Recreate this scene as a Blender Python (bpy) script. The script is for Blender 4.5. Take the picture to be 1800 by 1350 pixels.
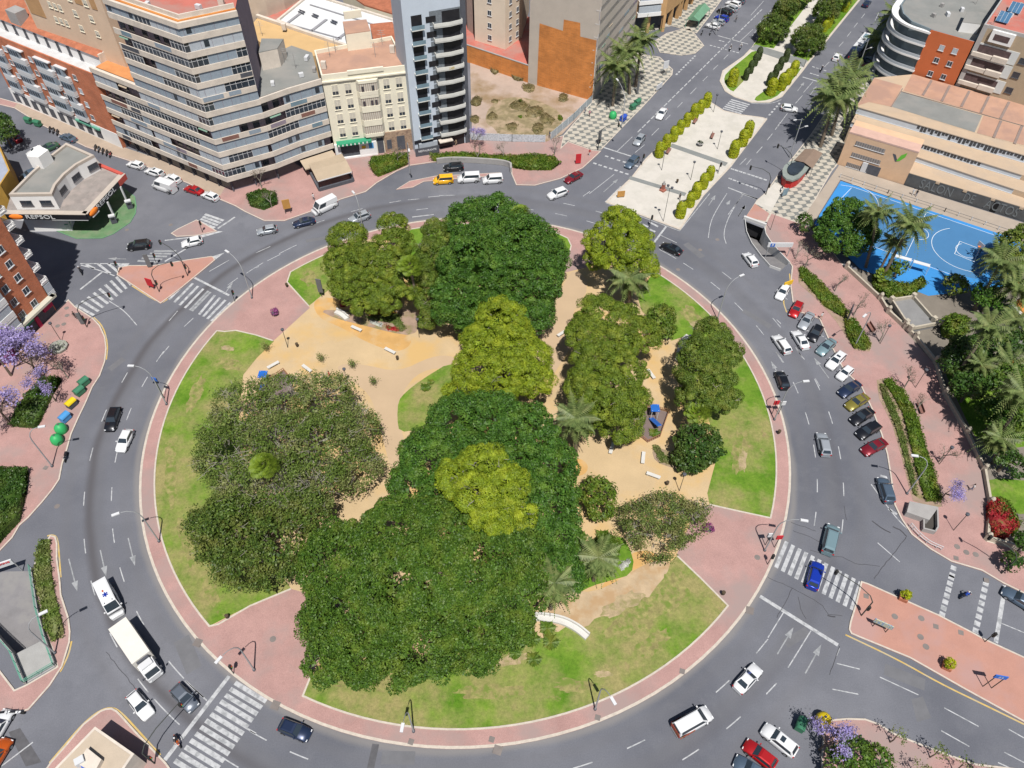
import bpy, bmesh, math, random
import numpy as np
from mathutils import Vector, Matrix
for o in list(bpy.data.objects): bpy.data.objects.remove(o)
SC = bpy.context.scene
RAD = math.radians
random.seed(7)
# ------------------------------------------------------------------ camera
PITCH, ROLL, FPX, CH = RAD(49.751), RAD(0.916), 1360.78, 100.0
_F = Vector((0, math.cos(PITCH), -math.sin(PITCH))); _X = Vector((1, 0, 0)); _U = _X.cross(_F)
CX = _X * math.cos(ROLL) + _U * math.sin(ROLL); CU = -_X * math.sin(ROLL) + _U * math.cos(ROLL)
cam = bpy.data.objects.new('camera', bpy.data.cameras.new('camera')); SC.collection.objects.link(cam)
cam.matrix_world = Matrix(((CX.x, CU.x, -_F.x, 0), (CX.y, CU.y, -_F.y, 0), (CX.z, CU.z, -_F.z, CH), (0, 0, 0, 1)))
cam.data.sensor_fit = 'HORIZONTAL'; cam.data.sensor_width = 36; cam.data.lens = 36 * FPX / 1800
cam.data.clip_end = 3000; cam.data.clip_start = 1
SC.camera = cam
# ------------------------------------------------------------------ world, sun, exposure
SUN_EL, SUN_AZ = RAD(63.3), RAD(170)          # compass style: from +Y towards +X
w = bpy.data.worlds.new('World'); SC.world = w; w.use_nodes = True
nt = w.node_tree; bg = nt.nodes['Background']
sky = nt.nodes.new('ShaderNodeTexSky'); sky.sky_type = 'NISHITA'; sky.sun_disc = False
sky.sun_elevation = SUN_EL; sky.sun_rotation = SUN_AZ; sky.air_density = 1.0; sky.dust_density = 1.0
nt.links.new(sky.outputs[0], bg.inputs[0]); bg.inputs[1].default_value = 0.052
sl = bpy.data.lights.new('sun', 'SUN'); sl.energy = 4.6; sl.angle = RAD(0.5); sl.color = (1.0, 0.955, 0.9)
so = bpy.data.objects.new('sun', sl); SC.collection.objects.link(so)
_sd = Vector((math.sin(SUN_AZ) * math.cos(SUN_EL), math.cos(SUN_AZ) * math.cos(SUN_EL), math.sin(SUN_EL)))
so.rotation_euler = _sd.to_track_quat('Z', 'Y').to_euler(); so.location = (0, 0, 200)
SC.view_settings.view_transform = 'Standard'; SC.view_settings.look = 'None'
SC.view_settings.exposure = 0.34; SC.view_settings.gamma = 1
SC.render.engine = 'CYCLES'
# ------------------------------------------------------------------ helpers: picture position -> place on the plane z
def G(x, y, z=0.0):
    d = CX * ((x - 900) / FPX) - CU * ((y - 675) / FPX) + _F
    t = (CH - z) / -d.z
    return Vector((d.x * t, d.y * t, z))
def GD(x, y, z=0.0):                          # metres per picture unit there
    p = G(x, y, z) - Vector((0, 0, CH)); return p.dot(_F) / FPX
def RP(x, y, a, b):                           # on the upright plane through ground points a, b
    d = CX * ((x - 900) / FPX) - CU * ((y - 675) / FPX) + _F
    n = Vector((b[1] - a[1], -(b[0] - a[0]), 0)); o = Vector((0, 0, CH))
    t = (Vector((a[0], a[1], 0)) - o).dot(n) / d.dot(n); return o + d * t
def Zt(tag, *pts):                            # table of survey tiles -> positions
    ox, oy, k = TILE[tag]; return [(ox + x / k, oy + y / k) for x, y in pts]
K = 3.971
TILE = {'%d%d' % (r, c): ((0, 450, 900, 1350)[c], (0, 340, 680, 1010)[r], K) for r in range(4) for c in range(4)}
TILE.update({'A': (1040, 0, 6), 'B': (1320, 0, 6), 'C': (1280, 180, 4.821), 'D': (1480, 120, 4.219), 'E': (780, 0, 6), 'F': (420, 0, 6), 'H': (0, 260, 7.5), 'I': (1560, 0, 7.5), 'J': (0, 400, 5.625)})
def GG(pts, z=0.0): return [G(x, y, z) for x, y in pts]
IC = Vector((-6.914, 78.106, 0))              # island centre
def P(r, deg, z=0.0): a = RAD(deg); return Vector((IC.x + r * math.cos(a), IC.y + r * math.sin(a), z))
COL = SC.collection
# ------------------------------------------------------------------ materials
_M = {}
def nn(t, k, **kw):
    n = t.nodes.new(k)
    for a, b in kw.items(): setattr(n, a, b)
    return n
def mixc(t, fac, a, b, mode='MIX'):
    m = nn(t, 'ShaderNodeMix', data_type='RGBA', blend_type=mode)
    for s, v in ((m.inputs[0], fac), (m.inputs[6], a), (m.inputs[7], b)):
        if isinstance(v, bpy.types.NodeSocket): t.links.new(v, s)
        elif isinstance(v, (tuple, list)): s.default_value = (*v[:3], 1)
        else: s.default_value = v
    return m.outputs[2]
def noise(t, scale, detail=3, rough=.55, vec=None, d3=True):
    n = nn(t, 'ShaderNodeTexNoise'); n.inputs['Scale'].default_value = scale
    n.inputs['Detail'].default_value = detail; n.inputs['Roughness'].default_value = rough
    if vec is not None: t.links.new(vec, n.inputs['Vector'])
    return n.outputs[0]
def ramp(t, fac, a, b):
    m = nn(t, 'ShaderNodeMapRange'); t.links.new(fac, m.inputs[0]); m.inputs[1].default_value = a; m.inputs[2].default_value = b
    return m.outputs[0]
def mat(name, c, rough=.85, var=.12, scale=.6, c2=None, s2=None, metal=0, spec=.35, bump=0, fine=.06, coat=0):
    if name in _M: return _M[name]
    m = bpy.data.materials.new(name); m.use_nodes = True; t = m.node_tree; b = t.nodes['Principled BSDF']
    b.inputs['Roughness'].default_value = rough; b.inputs['Metallic'].default_value = metal
    b.inputs['Specular IOR Level'].default_value = spec; b.inputs['Coat Weight'].default_value = coat
    pos = nn(t, 'ShaderNodeNewGeometry').outputs['Position']
    lo = tuple(x * (1 - var) for x in c); hi = tuple(min(1, x * (1 + var)) for x in c)
    if var:
        col = mixc(t, ramp(t, noise(t, scale, 4, .6, pos), .3, .7), lo, hi)
        if fine:
            f = noise(t, 9, 2, .7, pos); col = mixc(t, 1.0, col, mixc(t, ramp(t, f, .25, .75), (1 - fine,) * 3, (1 + fine,) * 3), 'MULTIPLY')
        if c2: col = mixc(t, ramp(t, noise(t, s2 or scale * .5, 5, .6, pos), .47, .62), col, c2)
        t.links.new(col, b.inputs['Base Color'])
        if bump:
            bp = nn(t, 'ShaderNodeBump'); bp.inputs['Strength'].default_value = bump; bp.inputs['Distance'].default_value = .05
            t.links.new(noise(t, 14, 3, .7, pos), bp.inputs['Height']); t.links.new(bp.outputs[0], b.inputs['Normal'])
    else: b.inputs['Base Color'].default_value = (*c, 1)
    _M[name] = m; m['pcol'] = c; m.diffuse_color = (*c, 1)
    return m
def leafmat(name, c1, c2, c3=None, scale=.35, trans=.25, rough=.55):
    if name in _M: return _M[name]
    m = bpy.data.materials.new(name); m.use_nodes = True; t = m.node_tree; b = t.nodes['Principled BSDF']
    g = nn(t, 'ShaderNodeNewGeometry')
    col = mixc(t, g.outputs['Random Per Island'], c1, c2)
    if c3: col = mixc(t, ramp(t, noise(t, scale, 4, .65, g.outputs['Position']), .48, .66), col, c3)
    v = mixc(t, ramp(t, noise(t, .9, 3, .6, g.outputs['Position']), .3, .7), (.72, .72, .72), (1.2, 1.2, 1.2))
    col = mixc(t, 1.0, col, v, 'MULTIPLY')
    t.links.new(col, b.inputs['Base Color']); b.inputs['Roughness'].default_value = rough; b.inputs['Specular IOR Level'].default_value = .3
    tr = nn(t, 'ShaderNodeBsdfTranslucent'); t.links.new(col, tr.inputs[0])
    mx = nn(t, 'ShaderNodeMixShader'); mx.inputs[0].default_value = trans
    t.links.new(b.outputs[0], mx.inputs[1]); t.links.new(tr.outputs[0], mx.inputs[2])
    t.links.new(mx.outputs[0], t.nodes['Material Output'].inputs[0]); _M[name] = m; return m
# ------------------------------------------------------------------ mesh building
class MB:
    def __init__(s): s.v = []; s.f = []; s.m = []; s.mats = []; s.cur = 0; s.sm = []; s.smooth = False; s.pc = []
    def use(s, mt, smooth=False):
        if mt not in s.mats: s.mats.append(mt)
        s.cur = s.mats.index(mt); s.smooth = smooth; return s
    def face(s, pts):
        n = len(s.v); s.v += [tuple(p) for p in pts]; s.f.append(tuple(range(n, n + len(pts)))); s.m.append(s.cur); s.sm.append(s.smooth); return s
    def grid(s, rows, closed=False):
        s.pc.append(len(s.f))
        n = len(s.v); k = len(rows[0])
        for r in rows: s.v += [tuple(p) for p in r]
        for i in range(len(rows) - 1):
            for j in range(k if closed else k - 1):
                a = n + i * k + j; b = n + i * k + (j + 1) % k
                s.f.append((a, b, b + k, a + k)); s.m.append(s.cur); s.sm.append(s.smooth)
        return s
    def prism(s, poly, z0, z1, bottom=False):
        s.pc.append(len(s.f))
        A = sum(poly[i][0] * poly[(i + 1) % len(poly)][1] - poly[(i + 1) % len(poly)][0] * poly[i][1] for i in range(len(poly)))
        if A < 0: poly = poly[::-1]
        n = len(s.v); k = len(poly)
        s.v += [(p[0], p[1], z0) for p in poly] + [(p[0], p[1], z1) for p in poly]
        s.f.append(tuple(range(n + k, n + 2 * k))); fs = 1
        for i in range(k): j = (i + 1) % k; s.f.append((n + i, n + j, n + k + j, n + k + i)); fs += 1
        if bottom: s.f.append(tuple(range(n + k - 1, n - 1, -1))); fs += 1
        s.m += [s.cur] * fs; s.sm += [False] * fs; return s
    def box(s, c, d, rz=0, R=None):
        s.pc.append(len(s.f))
        R = R or Matrix.Rotation(rz, 3, 'Z'); c = Vector(c); n = len(s.v)
        for z in (-.5, .5):
            for x, y in ((-.5, -.5), (.5, -.5), (.5, .5), (-.5, .5)): s.v.append(tuple(c + R @ Vector((x * d[0], y * d[1], z * d[2]))))
        for q in ((3, 2, 1, 0), (4, 5, 6, 7), (0, 1, 5, 4), (1, 2, 6, 5), (2, 3, 7, 6), (3, 0, 4, 7)):
            s.f.append(tuple(n + i for i in q)); s.m.append(s.cur); s.sm.append(False)
        return s
    def seg(s, a, b, w, h, up=(0, 0, 1)):                                    # box from a to b
        a = Vector(a); b = Vector(b); x = (b - a).normalized(); y = Vector(up).cross(x)
        if y.length < 1e-4: y = Vector((0, 1, 0))
        y.normalize(); z = x.cross(y); return s.box((a + b) / 2, ((b - a).length, w, h), R=Matrix((x, y, z)).transposed())
    def tube(s, pts, rad, n=6, cap=True):
        pts = [Vector(p) for p in pts]; rows = []
        if not isinstance(rad, (list, tuple)): rad = [rad] * len(pts)
        for i, p in enumerate(pts):
            d = (pts[min(i + 1, len(pts) - 1)] - pts[max(i - 1, 0)]); d = d.normalized() if d.length > 1e-6 else Vector((0, 0, 1))
            a = d.cross(Vector((0, 1, 0)) if abs(d.y) < .9 else Vector((1, 0, 0))).normalized(); b = d.cross(a)
            rows.append([p + (a * math.cos(t) + b * math.sin(t)) * rad[i] for t in [2 * math.pi * k / n for k in range(n)]])
        s.grid(rows, True)
        if cap: s.face(rows[-1]); s.face(rows[0][::-1])
        return s
    def lathe(s, c, prof, n=12):
        c = Vector(c); rows = [[c + Vector((r * math.cos(2 * math.pi * k / n), r * math.sin(2 * math.pi * k / n), z)) for k in range(n)] for r, z in prof]
        s.grid(rows, True); s.face(rows[-1]); return s
    def strip(s, a, b, w, z):                                               # flat painted line
        a = Vector((a[0], a[1], z)); b = Vector((b[0], b[1], z)); d = (b - a); n = Vector((-d.y, d.x, 0)).normalized() * w / 2
        return s.face([a - n, b - n, b + n, a + n])
    def ribbon(s, pts, w, z, z2=None):
        L = offs(pts, w / 2); R_ = offs(pts, -w / 2)
        for i in range(len(pts) - 1):
            q = [R_[i], R_[i + 1], L[i + 1], L[i]]
            if z2 is None: s.face([(p[0], p[1], z) for p in q])
            else: s.prism(q, z, z2)
        return s
    def parts(s, name, parent):                                             # every piece an object of its own
        mk_ = sorted(set(s.pc)) + [len(s.f)]
        for a, e in zip(mk_, mk_[1:]):
            q = MB(); q.mats = [s.mats[s.m[a]]]; ix = {}
            for f in s.f[a:e]:
                for i in f:
                    if i not in ix: ix[i] = len(q.v); q.v.append(s.v[i])
                q.f.append(tuple(ix[i] for i in f)); q.m.append(0)
            q.sm = s.sm[a:e]; q.build(name, parent)
    def build(s, name, parent=None, mt=None, loc=None):
        me = bpy.data.meshes.new(name); me.from_pydata(s.v, [], s.f)
        for m in (s.mats or [mt]): me.materials.append(m)
        me.polygons.foreach_set('material_index', s.m); me.polygons.foreach_set('use_smooth', s.sm); me.update()
        return link(name, me, parent, loc)
def link(name, me, parent=None, loc=None):
    o = bpy.data.objects.new(name, me); COL.objects.link(o)
    if parent is not None: o.parent = parent
    if loc is not None: o.location = loc
    return o
def offs(pts, d, closed=False):
    out = []; n = len(pts)
    for i in range(n):
        p = Vector(pts[i][:2]); a = Vector(pts[i - 1][:2]) if (i or closed) else None; b = Vector(pts[(i + 1) % n][:2]) if (i < n - 1 or closed) else None
        ns = []
        if a is not None: t = (p - a).normalized(); ns.append(Vector((-t.y, t.x)))
        if b is not None: t = (b - p).normalized(); ns.append(Vector((-t.y, t.x)))
        m = ns[0] if len(ns) == 1 else (ns[0] + ns[1])
        m = m.normalized(); k = d / max(.4, m.dot(ns[0])); out.append((p.x + m.x * k, p.y + m.y * k))
    return out
def smooth(pts, it=2, closed=False):
    pts = [Vector(p) for p in pts]
    for _ in range(it):
        q = []; n = len(pts)
        if not closed: q.append(pts[0])
        for i in range(n if closed else n - 1):
            a, b = pts[i], pts[(i + 1) % n]; q += [a * .75 + b * .25, a * .25 + b * .75]
        if not closed: q.append(pts[-1])
        pts = q
    return pts
def tag(o, label, cat, group=None):
    o['label'] = label; o['category'] = cat
    if group: o['group'] = group
    return o
def st(o): o['kind'] = 'structure'; return o
def thing(name, label, cat, loc=(0, 0, 0), rz=0, group=None):
    o = bpy.data.objects.new(name, None); COL.objects.link(o); o.location = loc; o.rotation_euler = (0, 0, rz); o.empty_display_size = .5
    return tag(o, label, cat, group)
def dup(root, loc, rz=0, label=None, sc=None):
    r = root.copy(); COL.objects.link(r); r.location = loc; r.rotation_euler = (0, 0, rz)
    if sc is not None: r.scale = sc if isinstance(sc, (tuple, list)) else (sc,) * 3
    if label: r['label'] = label
    for ch in root.children:
        c = ch.copy(); COL.objects.link(c); c.parent = r
        for g in ch.children:
            d = g.copy(); COL.objects.link(d); d.parent = c
    return r
ORD = ['first', 'second', 'third', 'fourth', 'fifth', 'sixth', 'seventh', 'eighth', 'ninth', 'tenth', 'eleventh', 'twelfth', 'thirteenth', 'fourteenth', 'fifteenth']
# ================================================================== THE GROUND
from mathutils.geometry import delaunay_2d_cdt
m_earth = mat('earth', (.30, .24, .18), c2=(.36, .30, .24))
m_brick = mat('red_pavers', (.345, .208, .188), var=.12, scale=.25, c2=(.285, .21, .195), s2=.1, fine=.18)
m_brick2 = mat('orange_pavers', (.38, .20, .155), var=.07, scale=.3, c2=(.36, .215, .19), s2=.12, fine=.08)
m_kerb = mat('kerb_stone', (.46, .41, .35), var=.12, scale=2)
m_white = mat('road_paint', (.40, .41, .42), var=.12, scale=1.5, c2=(.25, .26, .27), s2=1.3, fine=.1)
m_worn = mat('worn_paint', (.28, .29, .30), var=.15, scale=2, c2=(.2, .21, .22), s2=1.2)
m_yellow = mat('yellow_paint', (.48, .34, .11), var=.15, scale=1.5, c2=(.40, .33, .2))
m_sand = mat('sand', (.45, .335, .195), var=.09, scale=.15, c2=(.49, .325, .135), s2=.09, fine=.09)
m_sandp = mat('sand_path', (.42, .31, .20), var=.05, scale=.2, fine=.03)
m_sando = mat('orange_sand', (.47, .28, .10), var=.12, scale=.3, c2=(.46, .33, .18), s2=.25)
m_soil = mat('planting_soil', (.28, .20, .15), var=.18, scale=.6, c2=(.20, .17, .08), s2=.5)
m_lot = mat('dusty_lot', (.37, .29, .24), var=.12, scale=.2, c2=(.24, .17, .10), s2=.09)
m_conc = mat('concrete', (.30, .29, .28), var=.10, scale=.5)
m_plaza = mat('cream_paving', (.49, .465, .42), var=.05, scale=.4, c2=(.44, .42, .375), s2=.3, fine=.04)
m_greyp = mat('grey_paving', (.19, .20, .195), var=.08)
m_drive = mat('old_asphalt', (.175, .17, .175), var=.10, c2=(.2, .195, .19))
m_wall = mat('white_render', (.50, .50, .49), var=.05, scale=.5)

def asphalt():
    m = bpy.data.materials.new('asphalt'); m.use_nodes = True; t = m.node_tree; b = t.nodes['Principled BSDF']
    b.inputs['Roughness'].default_value = .85; b.inputs['Specular IOR Level'].default_value = .3
    pos = nn(t, 'ShaderNodeNewGeometry').outputs['Position']
    col = mixc(t, ramp(t, noise(t, .05, 4, .6, pos), .35, .68), (.098, .103, .122), (.158, .163, .184))
    col = mixc(t, ramp(t, noise(t, .35, 5, .65, pos), .5, .72), col, (.122, .127, .145))
    col = mixc(t, 1.0, col, mixc(t, ramp(t, noise(t, 6, 3, .75, pos), .25, .75), (.85, .85, .85), (1.14, 1.14, 1.14)), 'MULTIPLY')
    # tyre-polished tracks and oil stains round the island (real wear: rings about its centre)
    s = nn(t, 'ShaderNodeVectorMath', operation='SUBTRACT'); t.links.new(pos, s.inputs[0]); s.inputs[1].default_value = IC
    sx = nn(t, 'ShaderNodeSeparateXYZ'); t.links.new(s.outputs[0], sx.inputs[0])
    cx = nn(t, 'ShaderNodeCombineXYZ'); t.links.new(sx.outputs[0], cx.inputs[0]); t.links.new(sx.outputs[1], cx.inputs[1])
    ln = nn(t, 'ShaderNodeVectorMath', operation='LENGTH'); t.links.new(cx.outputs[0], ln.inputs[0]); r = ln.outputs['Value']
    wob = nn(t, 'ShaderNodeMath', operation='MULTIPLY_ADD'); t.links.new(noise(t, .06, 2, .5, pos), wob.inputs[0]); wob.inputs[1].default_value = 2.0; wob.inputs[2].default_value = -1.0
    rr = nn(t, 'ShaderNodeMath', operation='ADD'); t.links.new(r, rr.inputs[0]); t.links.new(wob.outputs[0], rr.inputs[1])
    def band(c, wd):
        a = nn(t, 'ShaderNodeMath', operation='SUBTRACT'); t.links.new(rr.outputs[0], a.inputs[0]); a.inputs[1].default_value = c
        q = nn(t, 'ShaderNodeMath', operation='ABSOLUTE'); t.links.new(a.outputs[0], q.inputs[0])
        m_ = nn(t, 'ShaderNodeMapRange', interpolation_type='SMOOTHSTEP'); t.links.new(q.outputs[0], m_.inputs[0]); m_.inputs[1].default_value = wd; m_.inputs[2].default_value = 0.0
        return m_.outputs[0]
    side = nn(t, 'ShaderNodeMapRange'); t.links.new(sx.outputs[0], side.inputs[0]); side.inputs[1].default_value = 5; side.inputs[2].default_value = -38; side.inputs[3].default_value = .26; side.inputs[4].default_value = 1
    def mul(a, k):
        q = nn(t, 'ShaderNodeMath', operation='MULTIPLY'); t.links.new(a, q.inputs[0])
        if isinstance(k, float): q.inputs[1].default_value = k
        else: t.links.new(k, q.inputs[1])
        return q.outputs[0]
    col = mixc(t, mul(mul(band(58.5, 1.3), side.outputs[0]), .85), col, (.075, .072, .078))
    col = mixc(t, mul(band(57.3, 1.6), .35), col, (.11, .11, .118))
    col = mixc(t, mul(band(53.4, 1.3), .25), col, (.12, .12, .13))
    col = mixc(t, mul(band(61.8, 1.5), .28), col, (.12, .12, .13))
    col = mixc(t, mul(band(51.6, .9), .55), col, (.22, .205, .19))
    t.links.new(col, b.inputs['Base Color']); return m
m_asph = asphalt()

def tiles():                                  # rounded cream tiles staggered on grey
    m = bpy.data.materials.new('wave_tiles'); m.use_nodes = True; t = m.node_tree; b = t.nodes['Principled BSDF']; b.inputs['Roughness'].default_value = .8
    pos = nn(t, 'ShaderNodeNewGeometry').outputs['Position']
    mp = nn(t, 'ShaderNodeMapping'); t.links.new(pos, mp.inputs[0]); mp.inputs['Rotation'].default_value = (0, 0, RAD(-10))
    def mth(op, *v):
        n = nn(t, 'ShaderNodeMath', operation=op)
        for i, q in enumerate(v):
            if isinstance(q, (int, float)): n.inputs[i].default_value = q
            else: t.links.new(q, n.inputs[i])
        return n.outputs[0]
    sp = nn(t, 'ShaderNodeSeparateXYZ'); t.links.new(mp.outputs[0], sp.inputs[0]); v = mth('DIVIDE', sp.outputs[1], 1.15); fl = mth('FLOOR', v); fv = mth('SUBTRACT', mth('SUBTRACT', v, fl), .5)
    u = mth('ADD', mth('DIVIDE', sp.outputs[0], 2.7), mth('MULTIPLY', fl, .5)); fu = mth('SUBTRACT', mth('SUBTRACT', u, mth('FLOOR', u)), .5)
    dd = mth('ADD', mth('POWER', mth('ABSOLUTE', mth('DIVIDE', fu, .32)), 3.0), mth('POWER', mth('ABSOLUTE', mth('DIVIDE', fv, .52)), 3.5))
    br = mixc(t, ramp(t, dd, .85, 1.15), (.41, .38, .32), (.155, .16, .15))
    c = mixc(t, 1.0, br, mixc(t, ramp(t, noise(t, .7, 3, .6, pos), .3, .7), (.84, .84, .84), (1.1, 1.1, 1.1)), 'MULTIPLY')
    t.links.new(c, b.inputs['Base Color']); return m
m_tile = tiles()

def grassmat(name, dry=.5):
    m = bpy.data.materials.new(name); m.use_nodes = True; t = m.node_tree; b = t.nodes['Principled BSDF']; b.inputs['Roughness'].default_value = .9; b.inputs['Specular IOR Level'].default_value = .15
    pos = nn(t, 'ShaderNodeNewGeometry').outputs['Position']
    col = mixc(t, ramp(t, noise(t, .22, 5, .65, pos), .35, .65), (.072, .165, .012), (.150, .235, .032))
    col = mixc(t, ramp(t, noise(t, .10, 5, .65, pos), dry - .05, dry + .14), col, (.25, .225, .095))
    col = mixc(t, ramp(t, noise(t, .17, 6, .7, pos), .62, .72), col, (.29, .20, .12))
    f = noise(t, 2.6, 6, .85, pos); col = mixc(t, 1.0, col, mixc(t, ramp(t, f, .28, .72), (.62, .66, .60), (1.38, 1.33, 1.3)), 'MULTIPLY')
    t.links.new(col, b.inputs['Base Color'])
    bp = nn(t, 'ShaderNodeBump'); bp.inputs['Strength'].default_value = .6; bp.inputs['Distance'].default_value = .08
    t.links.new(noise(t, 10, 3, .8, pos), bp.inputs['Height']); t.links.new(bp.outputs[0], b.inputs['Normal']); return m
m_grass = grassmat('lawn_grass', .50); m_grassd = grassmat('dry_lawn_grass', .455); m_grassg = grassmat('green_lawn_grass', .60)

# --- the two garage ramps are real pits: the road sheet has holes there
RAMP_R = GG([(1308, 388), (1343, 402), (1346, 415), (1356, 430), (1371, 447), (1386, 463), (1372, 476), (1352, 470), (1336, 452), (1320, 430), (1311, 410)])
RAMP_L = GG([(57, 1004), (62, 1040), (68, 1073), (80, 1122), (26, 1150), (-30, 1085), (-30, 1005)])
def road_sheet():
    X = 330; out = [Vector(p) for p in ((-X, -60), (X, -60), (X, 520), (-X, 520))]
    vs = list(out); es = [(i, (i + 1) % 4) for i in range(4)]
    for h in (RAMP_R, RAMP_L):
        n = len(vs); vs += [Vector(p[:2]) for p in h]; es += [(n + i, n + (i + 1) % len(h)) for i in range(len(h))]
    r = delaunay_2d_cdt(vs, es, [], 0, 1e-6)
    def inside(p, poly):
        c = False; n = len(poly)
        for i in range(n):
            a, b = poly[i], poly[(i + 1) % n]
            if (a[1] > p[1]) != (b[1] > p[1]) and p[0] < (b[0] - a[0]) * (p[1] - a[1]) / (b[1] - a[1]) + a[0]: c = not c
        return c
    fs = []
    for f in r[2]:
        q = sum((r[0][i] for i in f), Vector((0, 0))) / len(f)
        if not inside(q, RAMP_R) and not inside(q, RAMP_L): fs.append(f)
    me = bpy.data.meshes.new('road'); me.from_pydata([(v.x, v.y, 0) for v in r[0]], [], fs); me.materials.append(m_asph); st(link('road', me))
road_sheet()
g = MB().use(m_earth); g.face([(-1500, -600, -6), (1500, -600, -6), (1500, 2500, -6), (-1500, 2500, -6)]); st(g.build('ground'))
def sheet(name, pts, mt, z=.15, sm=0, kind='structure'):
    p = GG(pts, z) if not isinstance(pts[0], Vector) else [Vector((q.x, q.y, z)) for q in pts]
    if sm: p = smooth(p, sm, True)
    o = MB().use(mt).face(p).build(name); o['kind'] = kind; return o
def pave(name, pts, mt, h=.14, kerb=.22, km=None, sm=0):
    p = GG(pts, h) if not isinstance(pts[0], Vector) else [Vector((q.x, q.y, h)) for q in pts]
    if sm: p = smooth(p, sm, True)
    A = sum(p[i].x * p[(i + 1) % len(p)].y - p[(i + 1) % len(p)].x * p[i].y for i in range(len(p)))
    if A < 0: p = p[::-1]
    b = MB().use(mt).prism(p, -.3, h)
    if kerb:
        b.use(km or m_kerb); q = offs(p, kerb, True)
        for i in range(len(p)):
            j = (i + 1) % len(p); b.face([(p[i].x, p[i].y, h + .004), (p[j].x, p[j].y, h + .004), (q[j][0], q[j][1], h + .004), (q[i][0], q[i][1], h + .004)])
            b.face([(p[i].x, p[i].y, -.2), (p[j].x, p[j].y, -.2), (p[j].x, p[j].y, h + .004), (p[i].x, p[i].y, h + .004)]) if False else None
    return st(b.build(name))
def arc(r, a0, a1, n=24): return [P(r, a0 + (a1 - a0) * i / n) for i in range(n + 1)]
def vp(*pts): return [G(x, y) for x, y in pts]

# island: paved ring, sand heart, lawns with a white kerb
pave('pavement', [P(51.45, a) for a in range(0, 360, 3)], m_brick, .14, .35)
sheet('sand_court', [P(49.0, a) for a in range(0, 360, 4)], m_sand, .146)
def entry(pts): sheet('pavement', pts, m_brick, .152)
def ang(x, y): p = G(x, y) - IC; return math.degrees(math.atan2(p.y, p.x))
entry([P(49.2, a) for a in np.linspace(ang(380, 583), ang(508, 480), 12)] + vp((505, 500), (545, 542), (478, 603), (440, 590)))
entry([P(49.2, a) for a in np.linspace(ang(975, 412) + 2, ang(1045, 425) - 4, 8)] + vp((1035, 470), (985, 482), (960, 440)))
entry([P(49.2, a) for a in np.linspace(ang(1358, 912), ang(1277, 1068), 10)] + vp((1235, 1020), (1189, 976), (1225, 893), (1250, 889)))
entry([P(49.2, a) for a in np.linspace(ang(375, 1098), ang(541, 1218), 12)] + vp((548, 1184), (590, 1120), (600, 1060), (512, 1036), (440, 1065)))
sheet('sand_path', [(800, 625), (760, 625), (700, 655), (640, 640), (590, 640), (600, 660), (650, 690), (665, 740), (680, 800), (690, 830), (720, 800), (700, 740), (705, 690), (740, 650), (800, 645)], m_sandp, .158, 2)
sheet('sand_path', [(1010, 470), (990, 500), (960, 560), (930, 590), (900, 640), (960, 680), (1010, 600), (1000, 560), (1040, 500)], m_sandp, .158, 1)
sheet('orange_sand', [(548, 530), (575, 520), (640, 540), (700, 560), (730, 600), (700, 622), (640, 600), (600, 575), (560, 560)], m_sando, .152, 2)
sheet('orange_sand', [(1100, 975), (1140, 965), (1165, 985), (1130, 1030), (1085, 1060), (1040, 1080), (1050, 1040)], m_sando, .164, 2)
sheet('bare_ground', [(975, 1060), (1005, 1035), (1040, 1042), (1085, 1022), (1118, 1000), (1150, 985), (1180, 985), (1172, 1010), (1150, 1035), (1135, 1060), (1100, 1062), (1085, 1085), (1050, 1082), (1030, 1105), (1000, 1098), (975, 1115), (955, 1090)], mat('pale_bare_ground', (.40, .30, .19), var=.14, scale=.5, c2=(.36, .24, .13), s2=.4, fine=.1), .1715, 1)
o_ = P(0, 0); sheet('orange_sand', [G(1015, 822) + Vector((1.6 * math.cos(a), 1.6 * math.sin(a), 0)) for a in np.linspace(0, 6.2, 20)], m_sando, .166)
def lawn(outer, inner, mt, z=.17, kerb_in=None):
    a0, a1 = outer; p = [P(49.1, a) for a in np.linspace(a0, a1, 30)]
    q = p + vp(*inner); sheet('lawn', q, mt, z)
    k = MB().use(m_kerb); ks = [P(49.2, a) for a in np.linspace(a0, a1, 30)]
    if kerb_in: ks = vp(*kerb_in[0]) + ks + vp(*kerb_in[1])
    k.ribbon(ks, .24, .10, .22); st(k.build('lawn_kerb'))
a_ = lambda x, y: ang(x, y)
aw = lambda a: a if a > -20 else a + 360
lawn((aw(a_(383, 583)), aw(a_(372, 1099))), [(440, 1065), (512, 1036), (420, 900), (420, 740), (428, 660), (452, 630), (482, 601), (450, 590), (410, 581)], m_grassd, .17, ([(480, 600), (450, 590), (415, 582), (395, 584)], [(385, 1098), (440, 1066), (512, 1036)]))
lawn((a_(573, 437), a_(508, 477)), [(505, 497), (543, 539), (566, 520), (592, 500), (620, 470), (600, 440)], m_grass, .17, ([], [(505, 497), (543, 539)]))
lawn((a_(975, 416), a_(720, 395)), [(700, 420), (740, 500), (900, 500), (985, 470), (1000, 448), (1004, 433), (1000, 420)], m_grassg, .17, ([(1000, 450), (1004, 433), (998, 420)], []))
lawn((a_(1355, 912), a_(1150, 478)), [(1120, 520), (1128, 548), (1180, 600), (1210, 590), (1225, 640), (1235, 700), (1250, 755), (1257, 815), (1243, 868), (1247, 888)], m_grass, .17, ([(1247, 888), (1300, 900)], []))
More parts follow.
